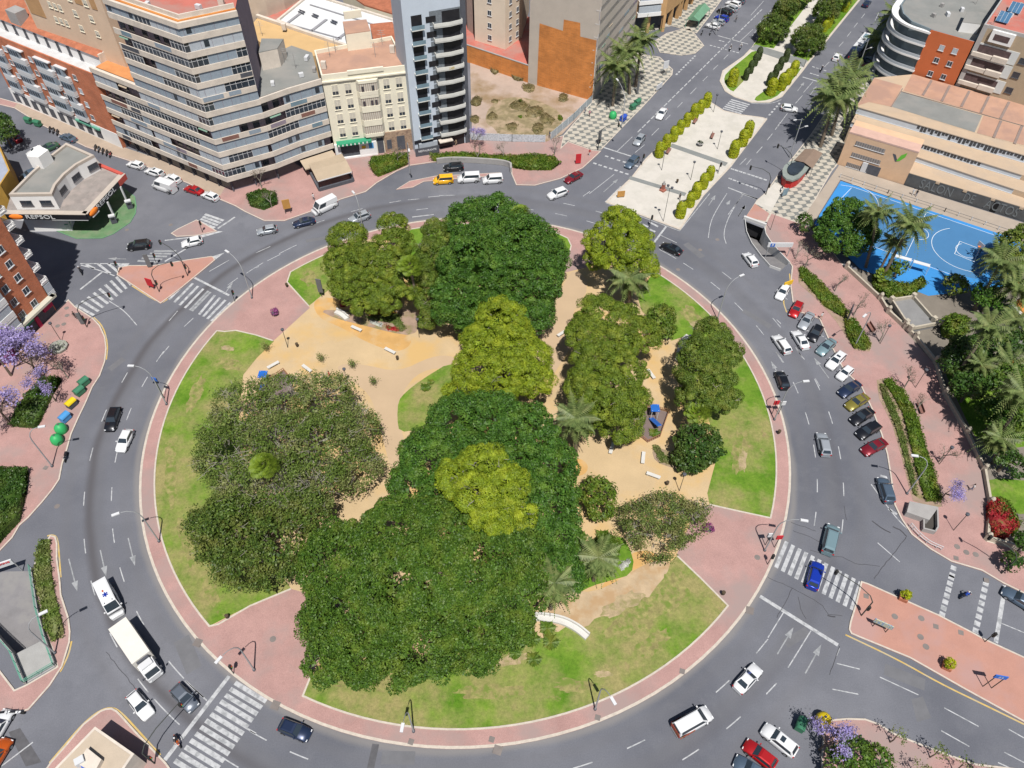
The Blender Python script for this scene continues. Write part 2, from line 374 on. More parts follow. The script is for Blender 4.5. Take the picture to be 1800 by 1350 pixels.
lawn((-360 + aw(a_(541, 1210)), a_(1277, 1064)), [(1232, 1018), (1190, 978), (1165, 1000), (1120, 1040), (1060, 1060), (1010, 1085), (960, 1120), (900, 1140), (760, 1150), (680, 1180), (600, 1170), (548, 1186)], m_grassd, .17, ([(548, 1186)], [(1232, 1018), (1190, 978)]))
sheet('lawn', [(700, 705), (712, 690), (740, 668), (792, 636), (808, 650), (790, 700), (765, 735), (735, 755), (702, 760), (698, 735)], m_grass, .17, 1)
rj = random.Random(9); BL = []
def blotch(cx, cy, rx, ry, rot=0, c=0):
    q = []
    for i in range(26):
        a = i / 26 * 6.283; k = rj.uniform(.6, 1.12); x, y = rx * k * math.cos(a), ry * k * math.sin(a); q.append((cx + x * math.cos(rot) - y * math.sin(rot), cy + x * math.sin(rot) + y * math.cos(rot)))
    sheet('worn_patch', q, (mat('worn_grass', (.225, .205, .075), var=.3, scale=1.2, c2=(.13, .18, .03), s2=.9, fine=.2), mat('bare_soil', (.33, .255, .15), var=.2, scale=1, c2=(.22, .2, .08), s2=1.1, fine=.15))[c], .174 + .0008 * len(BL), 1); BL.append(1)
for a in ((1120, 1085, 75, 30, -.5), (1185, 1040, 30, 42, .2), (640, 1205, 60, 12, .1), (860, 1215, 70, 16, 0), (1010, 1205, 40, 14, 0), (1150, 1130, 40, 22, -.6), (405, 640, 26, 12, .3), (345, 690, 12, 40, .4), (300, 830, 14, 60, 0), (330, 960, 12, 50, -.3), (370, 1040, 14, 34, -.4), (1300, 790, 16, 46, .1), (1215, 555, 26, 14, .7), (545, 490, 18, 14, 0)): blotch(*a)
for a in ((1095, 1060, 45, 16, -.5, 1), (1306, 810, 8, 24, .1, 1), (1222, 572, 14, 7, .7, 1), (900, 1160, 40, 10, -.2, 1), (770, 1160, 30, 9, 0, 1), (1060, 1185, 16, 8, 0, 1), (400, 612, 14, 5, .1, 1), (590, 1190, 24, 6, 0, 1)): blotch(*a)
sheet('planting_bed', [(560, 545), (600, 545), (660, 540), (740, 545), (742, 570), (725, 590), (690, 585), (640, 572), (590, 560)], m_soil, .17, 1)
sheet('planting_bed', [(1015, 990), (1040, 960), (1090, 935), (1115, 980), (1110, 1010), (1075, 1020), (1040, 1030), (1012, 1045), (990, 1030)], m_grassg, .172, 1)
sheet('planting_bed', [(1145, 790), (1160, 785), (1200, 810), (1240, 815), (1225, 835), (1180, 822), (1152, 812)], m_soil, .17, 1)

# ------------------------------------------------------------------ outer pavements
pave('pavement', [(-60, 700), (-60, 590), (20, 600), (95, 550), (101, 544), (120, 526), (133, 539), (164, 559), (176, 572), (185, 592), (187.5, 612), (185, 635), (176, 660), (163, 680), (151, 708), (138, 735), (126, 762), (118, 791), (110, 815), (105, 842), (93, 860), (75, 882), (50, 910), (35, 923), (22, 945), (0, 968), (-60, 1010)], m_brick)
pave('pavement', [(88, 940), (98, 943), (101, 955), (101, 983), (106, 1018), (108, 1045), (121, 1085), (124, 1110), (123, 1128), (110, 1171), (88, 1205), (50, 1248), (22, 1256), (-60, 1262), (-60, 1190), (0, 1178), (26, 1212), (46, 1203), (99, 1172), (90, 1140), (80, 1118), (68, 1073), (62, 1040), (57, 1000), (66, 975)], m_brick)
pave('pavement', [(60, 1380), (88, 1340), (113, 1312), (146, 1272), (176, 1249), (186, 1245), (197, 1244), (206, 1249), (214, 1257), (239, 1285), (265, 1312), (292, 1340), (320, 1380)], m_brick)
pave('pavement', [(1445, 1420), (1443, 1330), (1447, 1290), (1452, 1270), (1463, 1264), (1491, 1262), (1521, 1263), (1546, 1272), (1569, 1287), (1600, 1300), (1665, 1325), (1715, 1342), (1800, 1352), (1900, 1370), (1900, 1500), (1445, 1500)], m_brick)
pave('pavement', [(1513.5, 1021), (1526, 1025), (1650, 1080), (1712, 1112), (1728, 1121), (1800, 1154), (1900, 1200), (1900, 1325), (1800, 1269), (1700, 1214), (1600, 1157), (1510, 1120), (1496, 1114), (1492, 1106), (1494, 1093), (1504, 1060)], m_brick2)
pave('pavement', [(1392, 468), (1389, 500), (1393, 530), (1405, 548), (1440, 560), (1462, 610), (1480, 645), (1498, 665), (1512, 676), (1532, 718), (1549, 763), (1559, 798), (1565, 836), (1572, 887), (1584, 912), (1602, 939), (1635, 965), (1672, 987), (1726, 1003), (1763, 1025), (1800, 1043), (1900, 1085), (1900, 960), (1800, 968), (1735, 950), (1739, 886), (1729, 826), (1698, 763), (1659, 693), (1643, 637), (1608, 594), (1590, 577), (1560, 549), (1547, 526), (1487, 471), (1430, 400), (1400, 390), (1355, 374), (1346, 391), (1344, 408), (1354, 424), (1369, 442), (1386, 459)], m_brick)
pave('pavement', [(1309, 384), (1330, 352), (1346, 338), (1369, 304.5), (1396, 273), (1425, 236), (1470, 170), (1515, 128), (1560, 60), (1625, -50), (1720, -50), (1620, 60), (1540, 180), (1498, 250), (1470, 292), (1463, 300), (1437, 345), (1425, 367), (1402, 392), (1357, 374), (1346, 391)], m_tile, .145)
sheet('pavement', [(1311, 381), (1327, 358), (1352, 375), (1346, 389)], m_brick2, .151)
sheet('pavement', [(1327, 357), (1345, 340), (1362, 320), (1378, 330), (1355, 373)], m_plaza, .155)
# north-west arc: from the filling station street round to the avenue
nwarc = [(0, 158), (0, 205), (30, 232), (70, 250), (115, 268), (160, 290), (205, 325)]
pave("pavement", [(-80, 150), (36, 182), (215, 258), (400, 320), (590, 258), (730, 240), (830, 242), (960, 245), (990, 238), (997, 248), (1043, 264), (1057, 265), (1050, 272), (1025, 295), (985, 314), (940, 326), (907, 325), (899, 306), (898, 289), (830, 284), (771, 283.5), (720, 291), (697, 301), (663, 321), (643, 337), (600, 350), (560, 367), (500, 388), (464, 388), (430, 372), (413, 362), (385, 350), (330, 322), (250, 290), (150, 258), (70, 218), (25, 190), (-80, 165)], m_brick)
sheet('pavement', [(30, 182), (215, 258), (400, 322), (385, 347), (330, 320), (250, 288), (150, 256), (70, 216), (25, 188)], mat('beige_paving', (.34, .27, .21), var=.1, scale=.3), .147)
pave('pavement', [(985, 262), (990, 238), (1041, 178), (1110, 86), (1134, 96), (1160, 100), (1183, 122), (1182, 131), (1164, 151), (1127, 191), (1101, 217), (1058, 262), (1043, 263), (1000, 248)], m_tile, .15)
pave('pavement', [(1150, 72), (1172, 58), (1202, 50), (1214, 50), (1238, 80), (1222, 94), (1198, 97), (1160, 92)], m_tile)
pave('pavement', [(1120, 60), (1180, 45), (1225, 58), (1248, 28), (1290, -30), (1220, -30), (1150, 20)], m_tile)
pave('traffic_island', [(696, 333), (720, 318), (765, 309), (880, 303), (880, 308), (790, 315), (745, 319), (726, 329)], m_brick, .13, .15)
# vacant lot and its dusty ground
sheet('vacant_lot', [(826, 100), (1045, 176), (988, 236), (958, 250), (830, 246)], m_lot, .15)
# boulevard: cream plaza and the planted median beyond the crossing
pave('plaza', [(1064, 355), (1109, 312), (1134, 279.5), (1235, 181), (1248, 178), (1273, 194), (1303, 201), (1341, 206), (1349, 209), (1284, 294), (1237, 344), (1196, 404)], m_plaza, .14, .45)
for a, b in (((1126, 285), (1285, 293)), ((1180, 255), (1276, 289)), ((1080, 336), (1192, 352))): pass
st(MB().use(m_greyp).ribbon(GG([(1179, 256), (1277, 290)]), 1.6, .149).build('paving_band'))
st(MB().use(m_greyp).ribbon(GG([(1106, 313), (1205, 343)]), 1.3, .149).build('paving_band'))
pave('median', [(1265, 142), (1270, 124), (1307, 98), (1322, 82), (1375, 0), (1410, -50), (1545, -50), (1512, 0), (1420, 113), (1413, 123), (1375, 170), (1353, 180), (1320, 180), (1290, 170), (1274, 160)], m_plaza, .14, .5)
sheet('lawn', [(1272, 142), (1276, 128), (1310, 101), (1325, 88), (1345, 92), (1292, 162), (1281, 157)], m_grassg, .15, 1)
sheet('lawn', [(1325, 178), (1330, 168), (1400, 122), (1412, 118), (1372, 165), (1352, 176)], m_grassg, .15, 1)
sheet('lawn', [(1324, 80), (1378, 0), (1400, -40), (1445, -40), (1425, 0), (1360, 85)], m_grassg, .15)
sheet('lawn', [(1392, 100), (1455, 0), (1475, -40), (1535, -40), (1508, 0), (1420, 108)], m_grassg, .15)
sheet('paving_band', [(1318, 86), (1328, 78), (1420, 106), (1412, 118)], m_greyp, .157)
# traffic islands north-west
pave('traffic_island', [(208, 470), (228, 466), (270, 466), (330, 456), (372, 450), (376, 452), (378, 457), (320, 505), (282, 533.5), (205, 483)], m_brick2, .14, .2)
pave('traffic_island', [(300, 410), (312, 402), (345, 386), (351, 388), (382, 406), (345, 414), (310, 416)], m_brick, .13, .2)
# filling station apron
pave('forecourt', Zt('H', (250, 900), (1000, 1195), (1350, 1190), (1500, 1130), (1720, 980), (1790, 860), (1800, 760), (1780, 640), (1500, 430), (700, 700)), mat('green_forecourt', (.10, .19, .09), var=.15, scale=.5, c2=(.15, .21, .12), s2=.3), .10, .15, mat('green_kerb', (.10, .25, .14)))
# garden and court blocks on the east
sheet('garden_ground', [(1487, 473), (1546, 528), (1589, 579), (1642, 639), (1697, 765), (1729, 828), (1737, 886), (1733, 947), (1800, 967), (1960, 1000), (1960, 360), (1800, 420), (1632, 520), (1511, 473)], mat('garden_ground', (.17, .15, .125), var=.15, scale=.3), .15)
sheet('lawn', [(1732, 845), (1760, 840), (1800, 845), (1900, 850), (1900, 890), (1800, 905), (1775, 900), (1745, 885), (1735, 870)], m_grassg, .158, 1)
sheet('lawn', [(1655, 640), (1700, 650), (1800, 640), (1900, 650), (1900, 760), (1800, 790), (1720, 780), (1690, 720)], m_grassg, .158, 1)
sheet('terrace', [(1437, 345), (1475, 290), (1590, 326), (1800, 392), (1900, 422), (1900, 460), (1780, 420), (1477, 316), (1430, 392), (1405, 392)], mat('terrace_paving', (.33, .28, .23), var=.08, scale=.3), .152)
m_blue = mat('blue_court', (.035, .21, .50), var=.06, scale=.2); m_dblue = mat('dark_blue_court', (.05, .16, .32), var=.05, scale=.2)
sheet('sports_court', [(1478, 318), (1776, 417), (1800, 430), (1760, 505), (1632, 520), (1511, 472), (1431, 393)], m_blue, .158)
sheet('sports_court', [(1497, 328), (1768, 420), (1748, 440), (1715, 490), (1676, 482), (1531, 432), (1467, 408)], m_dblue, .164)
cl = MB().use(mat('court_line', (.62, .66, .68), var=0))
def cline(pts, w=.09, z=.170):
    q = GG(pts, z); cl.ribbon(q, w, z)
cline([(1478, 325), (1497, 328), (1768, 420)]); cline([(1531, 432), (1676, 484)]); cline([(1628, 374), (1592, 450)]); cline([(1497, 330), (1432, 396)])
cc = G(1612, 410)
cl.ribbon([cc + Vector((2.2 * math.cos(a), 2.2 * math.sin(a), 0)) for a in np.linspace(0, 2 * math.pi, 25)], .09, .171)
for (px, py), rr_, a0, a1 in (((1700, 440), 6.8, 100, 285), ((1700, 442), 2.2, 100, 285)):
    c_ = G(px, py); cl.ribbon([c_ + Vector((rr_ * math.cos(RAD(a)), rr_ * math.sin(RAD(a)), 0)) for a in range(a0, a1, 8)], .1, .171 if rr_ > 3 else .173)
cline([(1687, 424), (1678, 446), (1712, 460), (1722, 437), (1687, 424)], .1, .174)
c_ = G(1492, 352); cl.ribbon([c_ + Vector((6 * math.cos(RAD(a)), 6 * math.sin(RAD(a)), 0)) for a in range(-75, 75, 8)], .1, .175)
st(cl.build('court_lines'))

# ------------------------------------------------------------------ road markings (painted sheets)
mk = MB().use(m_white); MZ = .006
def line(a, b, w=.14, z=MZ): mk.strip(G(*a), G(*b), w, z)
def zl(tag, *pts, w=.14, z=MZ):
    q = Zt(tag, *pts)
    if len(q) == 2: line(q[0], q[1], w, z)
    else: mk.ribbon(smooth(GG(q), 2), w, z)
def dashes(a, b, n, L, w=.14, z=MZ, ph=.5):
    A, B = G(*a), G(*b); d = (B - A); u = d.normalized()
    for i in range(n): c = A + d * ((i + ph) / n); mk.strip(c - u * L / 2, c + u * L / 2, w, z)
def ring(r, angs, L=2.5, w=.14):
    for a in angs:
        h = math.degrees(L / r) / 2; mk.ribbon([P(r, a + k * h) for k in (-1, -.5, 0, .5, 1)], w, MZ)
ring(55.4, [-178.8, -170.2, -162.8, -155.1, -148, -140, -114.9, -108.9, -98, -89.5, -81.3, -73.1, -65.8, -58.6, -51.6, -19.7, -13.4, -6.6, .2, 7, 14.3, 21.4, 28.3, 35.1, 42.4, 65.6, 72.6, 80, 87.5, 95, 103, 111, 119, 168])
ring(59.3, [-178.5, -171.1, -163.1, -155, -148, -139.3, -131.4, -116, -108, -60.5, -53.8, -19.6, -13.1, -6.4, .4, 7.3, 14.5, 22, 36, 65.1, 72, 100, 108, 116, 124])
ring(55.4, [-130, -126], 3.4); ring(59.3, [-126.5], 5); ring(55.4, [133, 141], 4); ring(55.4, [47.6], 4)
def zebra(a0, a1, b0, b1, n, w=.5, mt=None, z=.008):
    mk.use(mt or m_white)
    for i in range(n):
        k = i / max(1, n - 1); a = G(*a0).lerp(G(*a1), k); b = G(*b0).lerp(G(*b1), k); mk.strip(a, b, w, z)
    mk.use(m_white)
zebra((413, 1200), (307, 1337), (468, 1233), (368, 1375), 13, .56)
zebra((1383, 952), (1513, 1023), (1364, 998), (1497, 1072), 12, .55)
z4 = Zt('10', (1310, 610), (1420, 665), (1180, 740), (1290, 800)); zebra(*z4, 4)
z4 = Zt('10', (1500, 710), (1610, 762), (1390, 845), (1475, 892)); zebra(*z4, 4)
z4 = Zt('10', (1455, 680), (1470, 688), (1325, 815), (1340, 822)); zebra(*z4, 2, .45, m_worn)
z4 = Zt('10', (850, 555), (530, 780), (915, 640), (655, 850)); zebra(*z4, 9)
z4 = Zt('10', (1385, 195), (1430, 145), (1500, 240), (1560, 190)); zebra(*z4, 4, .6)
z4 = Zt('10', (1075, 402), (960, 470), (1230, 402), (1100, 480)); zebra(*z4, 5, .5, m_worn)
z4 = Zt('A', (1470, 1050), (1385, 1140), (1665, 1105), (1580, 1198)); zebra(*z4, 6, .55)
z4 = Zt('12', (780, 108), (960, 200), (885, 150), (1020, 232)); zebra(*z4, 2, .5)
z4 = Zt('12', (860, 180), (960, 250), (900, 200), (1000, 268)); zebra(*z4, 3, .5)
zl('10', (1345, 582), (1600, 712), w=.45, z=.012); zl('10', (712, 550), (560, 670), w=.35); zl('10', (1150, 475), (1295, 388), w=.35); zl('10', (1640, 165), (1520, 245), w=.4)
zl('10', (560, 490), (900, 490), w=.25); zl('10', (565, 500), (690, 535), (800, 575), w=.22); zl('10', (760, 750), (870, 820), (955, 920), w=.16)
for a, b in (((600, 495), (660, 525)), ((685, 492), (770, 560)), ((755, 490), (825, 548))): zl('10', a, b, w=.5)
mk.face(GG(Zt('10', (820, 490), (905, 488), (885, 512), (835, 525)), .009)); mk.face(GG(Zt('10', (1480, 440), (1570, 412), (1500, 465)), .009)); mk.face(GG(Zt('10', (1490, 262), (1560, 265), (1400, 310), (1380, 300)), .009))
zl('10', (1150, 328), (1390, 300), w=.3); zl('10', (1180, 890), (1240, 820), w=.14); zl('10', (1285, 930), (1350, 870)); zl('10', (1460, 545), (1600, 465)); zl('10', (1130, 1125), (1180, 1065)); zl('10', (990, 1350), (1030, 1280)); zl('10', (850, 1320), (890, 1250)); zl('10', (1590, 640), (1660, 590))
zl('11', (0, 415), (100, 370)); zl('11', (1090, 165), (1240, 147), w=.25); zl('11', (80, 470), (170, 425)); zl('11', (0, 520), (20, 510)); zl('11', (1060, 45), (1140, 38)); zl('11', (1280, 15), (1390, 12))
zl('30', (1600, 708), (1150, 1295), w=.5, z=.012); zl('30', (0, 1345), (230, 1170), w=.16); zl('30', (1290, 742), (1445, 880), w=.16); zl('30', (1725, 1075), (1787, 1110), w=.2)
mk.strip(G(1336, 1048), G(1473, 1134), .5, .012)
zl('33', (110, 262), (0, 440)); zl('33', (300, 392), (140, 650)); zl('33', (60, 758), (0, 822)); zl('33', (500, 515), (478, 565))
for a, b in (((480, 620), (640, 660)), ((780, 715), (1050, 840)), ((1230, 930), (1470, 1060)), ((1680, 1080), (1787, 1140)), ((450, 800), (630, 835)), ((1210, 1090), (1405, 1200)), ((1650, 1240), (1787, 1312)), ((1605, 1312), (1690, 1350)), ((1630, 340), (1787, 405))): zl('33', a, b)
dashes(Zt('33', (1285, 0))[0], Zt('33', (1210, 300))[0], 7, .75, .75); dashes(Zt('23', (1300, 1240))[0], Zt('23', (1280, 1340))[0], 2, .75, .75)
dashes(Zt('33', (1525, 40))[0], Zt('33', (1445, 415))[0], 8, .75, .75); zl('33', (1655, 78), (1590, 475), w=.55)
zl('23', (765, 1088), (920, 1222)); zl('23', (720, 680), (850, 860), (960, 985), (1130, 1115), (1280, 1205), w=.16); zl('23', (840, 850), (900, 890), w=.4); zl('23', (750, 660), (770, 680), w=.6); zl('23', (785, 620), (830, 632), w=.4); zl('32', (1705, 550), (1787, 450)); zl('32', (1775, 835), (1787, 820))
zl('32', (1310, 1330), (1200, 1295)) if False else None
# parking bays and lane lines on the east
for a, b in (((135, 740), (60, 680)), ((390, 1000), (230, 940)), ((470, 1075), (400, 1010)), ((60, 1110), (110, 1180)), ((200, 1090), (255, 1160)), ((330, 1290), (360, 1345)), ((90, 910), (60, 880))): zl('13', a, b)
for a, b in (((0, 270), (60, 300)),): pass
for i in range(9):
    a = G(1404 + i * 17, 548 + i * 30); b = G(1389 + i * 16.5, 572 + i * 31)
zl('12', (0, 0), (0, 1)) if False else None
zl('12', (1370, 310), (1385, 200), (1430, 110), (1500, 0)); zl('12', (1495, 350), (1475, 290), (1500, 190), (1560, 80), (1610, 10)); zl('12', (1040, 293), (1150, 345)); zl('12', (1080, 225), (990, 345), w=.4); zl('12', (650, 60), (760, -50), w=.2); zl('12', (655, 65), (880, 155), (1170, 262), w=.14); zl('12', (1600, 0), (1720, 42), w=.4); zl('12', (495, 20), (545, -15)); zl('12', (1170, 262), (1380, 0), w=.14)
# avenue
zl('A', (330, 1350), (560, 1130), (720, 960), (880, 800), w=.16) if False else None
dashes(Zt('A', (885, 795))[0], Zt('A', (1100, 580))[0], 9, .8, .45); dashes(Zt('A', (480, 1400))[0], Zt('A', (1800, 95))[0], 34, 1.7, .28)
for a, b in (((780, 1262), (832, 1210)), ((905, 1132), (958, 1078)), ((1040, 992), (1105, 925)), ((1172, 855), (1222, 805)), ((1282, 733), (1333, 685)), ((1392, 625), (1440, 575)), ((1560, 440), (1700, 310)), ((1760, 245), (1800, 205))): zl('A', a, b)
zl('A', (1330, 375), (1650, 465), w=.35); dashes(Zt('A', (1240, 475))[0], Zt('A', (1560, 560))[0], 8, .7, .4); dashes(Zt('A', (1340, 425))[0], Zt('A', (1400, 440))[0], 2, .7, .4)
zl('02', (612, 1020), (830, 1090), w=.4); dashes(Zt('02', (560, 1135))[0], Zt('02', (820, 1220))[0], 7, .8, .5); dashes(Zt('02', (640, 1085))[0], Zt('02', (890, 1165))[0], 6, .8, .5)
for a, b in (((840, 955), (735, 1055)), ((925, 1010), (860, 1065)), ((1025, 895), (975, 945)), ((715, 1215), (540, 1352)), ((1635, 1105), (1590, 1150))): zl('02', a, b)
for a, b in (((1020, 10), (940, 90)), ((0, 160), (135, 10)), ((0, 400), (210, 110)), ((1165, 190), (1200, 145)), ((1085, 290), (1125, 240)), ((1015, 385), (1055, 335)), ((930, 490), (975, 440)), ((775, 705), (825, 655)), ((555, 975), (655, 860)), ((470, 1090), (545, 1005)), ((275, 1345), (385, 1195)), ((1310, 215), (1350, 130))): zl('B', a, b)
zl('B', (545, 812), (715, 862), w=.35); dashes(Zt('B', (185, 1225))[0], Zt('B', (310, 1080))[0], 5, .8, .45); dashes(Zt('B', (640, 700))[0], Zt('B', (800, 750))[0], 4, .7, .4); dashes(Zt('B', (620, 770))[0], Zt('B', (720, 800))[0], 3, .7, .4)
zl('B', (0, 1088), (160, 1098), (260, 1078), (320, 1050), w=.16)
for a, b in (((400, 230), (440, 170)), ((330, 320), (375, 265)), ((240, 430), (290, 375)), ((155, 530), (195, 480)), ((0, 950), (125, 785))): zl('C', a, b)
zl('C', (0, 722), (250, 820), w=.35); dashes(Zt('C', (20, 560))[0], Zt('C', (330, 660))[0], 9, .8, .5); dashes(Zt('C', (0, 640))[0], Zt('C', (250, 735))[0], 7, .8, .45)
zl('C', (20, 550), (330, 130), w=.16)
st(mk.build('road_markings'))
ar = MB().use(m_worn)
def arrow(tail, tip, w=.17, z=.016, hw=.42, hl=1.7):
    a, b = G(*tail), G(*tip); u = (b - a).normalized(); n = Vector((-u.y, u.x, 0)); ar.strip(a, b - u * hl, w, z); c = b - u * hl
    ar.face([(c + n * hw).to_tuple()[:2] + (z,), (c - n * hw).to_tuple()[:2] + (z,), (b.x, b.y, z)])
for tg, a, b in (('20', (895, 1055), (942, 1250)), ('20', (700, 1140), (742, 1325)), ('30', (480, -110), (540, 118)), ('33', (65, 555), (178, 368)), ('33', (260, 690), (372, 488)), ('13', (425, 1290), (320, 1145)), ('13', (60, 1240), (20, 1170)), ('12', (1372, 85), (1420, 12)), ('12', (1580, 160), (1632, 78)), ('12', (1500, 80), (1525, 45)), ('B', (490, 960), (562, 868)), ('B', (625, 1000), (692, 910)), ('02', (640, 1340), (742, 1248)), ('C', (85, 965), (145, 870)), ('10', (880, 458), (750, 455)), ('10', (1570, 700), (1625, 620))): arrow(*Zt(tg, a, b))
st(ar.build('road_arrows'))
yl = MB().use(m_yellow)
for tg, pts in (('33', ((540, 420), (900, 590), (1200, 760), (1500, 905), (1787, 1045))), ('10', ((920, 645), (1120, 772), (1170, 740))), ('10', ((1350, 575), (1490, 470))), ('10', ((655, 865), (712, 920), (742, 1000), (752, 1080), (742, 1160))), ('20', ((330, 1042), (360, 1032), (395, 1045), (408, 1100), (415, 1200), (425, 1330))), ('30', ((500, 465), (480, 560), (420, 680))), ('30', ((345, 1315), (460, 1180), (580, 1040), (700, 945), (790, 925), (860, 975), (960, 1085), (1060, 1195), (1120, 1260))), ('13', ((150, 560), (158, 635))), ('13', ((120, 700), (105, 760), (130, 830)))):
    yl.ribbon([P_ for P_ in smooth(GG(Zt(tg, *pts)), 2)], .22, .02 if tg != '20' else .024)
st(yl.build('yellow_lines'))
# repair patches, cracks, drain covers: flush sheets of their own
pt = MB().use(mat('dark_patch', (.085, .085, .092), var=.15, scale=1.5))
for tg, pts in (('31', ((812, 1180), (860, 1185), (825, 1350), (775, 1350))), ('30', ((60, 1100), (140, 1070), (290, 1310), (180, 1340))), ('33', ((1000, 870), (1080, 850), (1140, 1000), (1040, 1030)))):
    pt.use(mat('soft_patch', (.13, .132, .142), var=.1) if tg == '33' else _M['dark_patch']); pt.face(GG(Zt(tg, *pts), .0045))
for x, y, w_, l_, a in ((205, 640, 3, 1.2, 1.0), (330, 1150, 2, 5, .6), (1400, 1120, 4, 1.2, .5), (1330, 560, 1.2, 6, .8), (700, 1332, 4, 1.5, 0), (1590, 1190, 5, 1.6, -.4), (560, 420, 5, 1, .3), (1220, 440, 1.4, 5, .6), (1180, 240, 1.2, 6, -.6)):
    pt.use(_M['soft_patch']); c = G(x, y); u = Vector((math.cos(a), math.sin(a), 0)); v = Vector((-u.y, u.x, 0)); pt.face([(*(c + u * i * w_ / 2 + v * j * l_ / 2).xy, .0042) for i, j in ((-1, -1), (1, -1), (1, 1), (-1, 1))])
st(pt.build('road_patch'))
sheet('scrub_ground', [(862, 182), (905, 168), (950, 178), (985, 196), (990, 215), (970, 236), (940, 246), (880, 246), (870, 225), (850, 215)], mat('scrub_ground', (.22, .18, .10), var=.25, scale=.6, c2=(.33, .25, .17), s2=.3), .156, 2)
ck = MB().use(mat('tar_crack', (.055, .055, .062), var=.2)); rc = random.Random(3)
def crack(tg, *pts, w=.075):
    q = GG(Zt(tg, *pts)); r_ = [q[0]]
    for a, b in zip(q, q[1:]):
        n = max(2, int((b - a).length / .6)); pr = Vector((-(b - a).y, (b - a).x, 0)).normalized()
        r_ += [a.lerp(b, k / n) + pr * rc.uniform(-.07, .07) for k in range(1, n + 1)]
    ck.ribbon(r_, w, .014)
crack('23', (175, 1005), (290, 1045), (360, 1085)); crack('23', (160, 945), (290, 990), (335, 1010)); crack('23', (295, 1140), (430, 1180), (520, 1190), (610, 1235), (780, 1250)); crack('23', (530, 830), (545, 930)); crack('23', (725, 935), (780, 980), (855, 1020), w=.18); crack('23', (870, 975), (920, 1000), (965, 1040), w=.18)
crack('33', (0, 20), (170, 95), (320, 175), (380, 220), (420, 280), (520, 290)); crack('33', (170, 95), (100, 230), (60, 300)); crack('33', (210, 155), (230, 240), (265, 310)); crack('30', (740, 540), (870, 700), (950, 800), w=.07); crack('23', (740, 1340), (970, 1040), w=.09); crack('33', (415, 285), (470, 298), w=.2); crack('33', (430, 700), (500, 500), w=.08)
st(ck.build('road_cracks'))
mh = MB().use(mat('cover_iron', (.17, .15, .14), var=.15))
def cover(tg, x, y, r=.42, z=.158, sq=False):
    c = G(*Zt(tg, (x, y))[0], .15); n = 4 if sq else 14; rr = r * (1.2 if sq else 1)
    mh.face([(c.x + rr * math.cos(a + .5), c.y + rr * math.sin(a + .5), z) for a in [2 * math.pi * k / n for k in range(n)]])
for tg, x, y in (('33', 1070, 305), ('33', 885, 292), ('33', 1065, 435), ('33', 1103, 503), ('22', 1712, 1190), ('31', 118, 450), ('10', 465, 800), ('10', 468, 852), ('10', 402, 925), ('10', 445, 912), ('23', 1320, 1115), ('23', 1385, 1155), ('23', 1450, 1170)): cover(tg, x, y)
for tg, x, y in (('33', 1172, 362), ('33', 1347, 405), ('33', 685, 150), ('32', 1188, 675), ('32', 598, 998), ('31', 1645, 1150), ('31', 1082, 1167), ('33', 1525, 40), ('23', 1313, 1195), ('20', 318, 565)): cover(tg, x, y, .4, .158, True)
for tg, x, y in (('10', 1190, 215), ('10', 885, 250), ('12', 1160, 527), ('12', 1315, 390), ('12', 1435, 318), ('20', 395, 830)): cover(tg, x, y, .4, .008)
for tg, x, y in (('30', 1380, 475), ('31', 135, 912), ('32', 1660, 250), ('31', 1687, 1225)): cover(tg, x, y, .62, .160, True)
st(mh.build('drain_covers'))

# garage ramps: floor, side walls, dark mouth
def ramp_pit(name, label, left, right, z0, z1, mouth):
    t = thing(name, label, 'ramp', (0, 0, 0))
    L = GG(left); R_ = GG(right); n = len(L) - 1; f = MB().use(m_drive)
    f.grid([[(a.x, a.y, z0 + (z1 - z0) * i / n) for a in (L[i], R_[i])] for i in range(n + 1)]); f.build('ramp_floor', t)
    for s in (L, R_):
        b = MB().use(m_wall)
        for i in range(n): 
            a, c = s[i], s[i + 1]; d = Vector((-(c - a).y, (c - a).x, 0)).normalized() * (.12 if s is L else -.12)
            b.prism([a, c, c + d, a + d] if s is R_ else [a, c, c + d, a + d], -3.8, .55)
        b.build('side_wall', t)
    return t
t = ramp_pit('garage_ramp', 'curved concrete garage ramp going underground beside the tiled pavement', [(1308, 388), (1311, 410), (1320, 430), (1336, 452), (1352, 470), (1371, 477)], [(1343, 402), (1346, 415), (1356, 430), (1371, 447), (1386, 463), (1388, 464)], -3.3, -.02, 0)
b = MB().use(m_wall); a, c = G(1307, 384), G(1346, 398); b.seg((a.x, a.y, .1), (c.x, c.y, .1), .5, 1.1); b.build('lintel', t)
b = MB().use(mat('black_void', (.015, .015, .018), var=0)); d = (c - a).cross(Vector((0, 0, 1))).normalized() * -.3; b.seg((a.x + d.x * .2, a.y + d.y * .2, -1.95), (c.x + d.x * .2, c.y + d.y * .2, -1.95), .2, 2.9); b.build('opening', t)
t = thing('garage_ramp', 'concrete garage ramp with green railings on the west side beside a narrow hedge island', 'ramp', (0, 0, 0))
L = GG([(-30, 1005), (-30, 1085), (26, 1150)]); R_ = GG([(57, 1004), (66, 1062), (80, 1122)]); zz = (0, -1.2, -2.6)
f = MB().use(m_drive).grid([[(L[i].x, L[i].y, zz[i]), (R_[i].x, R_[i].y, zz[i])] for i in range(3)]); f.build('ramp_floor', t)
b = MB().use(m_conc); q = GG([(57, 1000), (68, 1073), (81, 1122), (99, 1172)]); b.ribbon(q, .25, -3, .5); b.build('side_wall', t)
b = MB().use(m_conc); q = GG([(-30, 1085), (-4, 1118), (24, 1150), (46, 1203)]); b.ribbon(q, .25, -3, .5); b.build('side_wall', t)
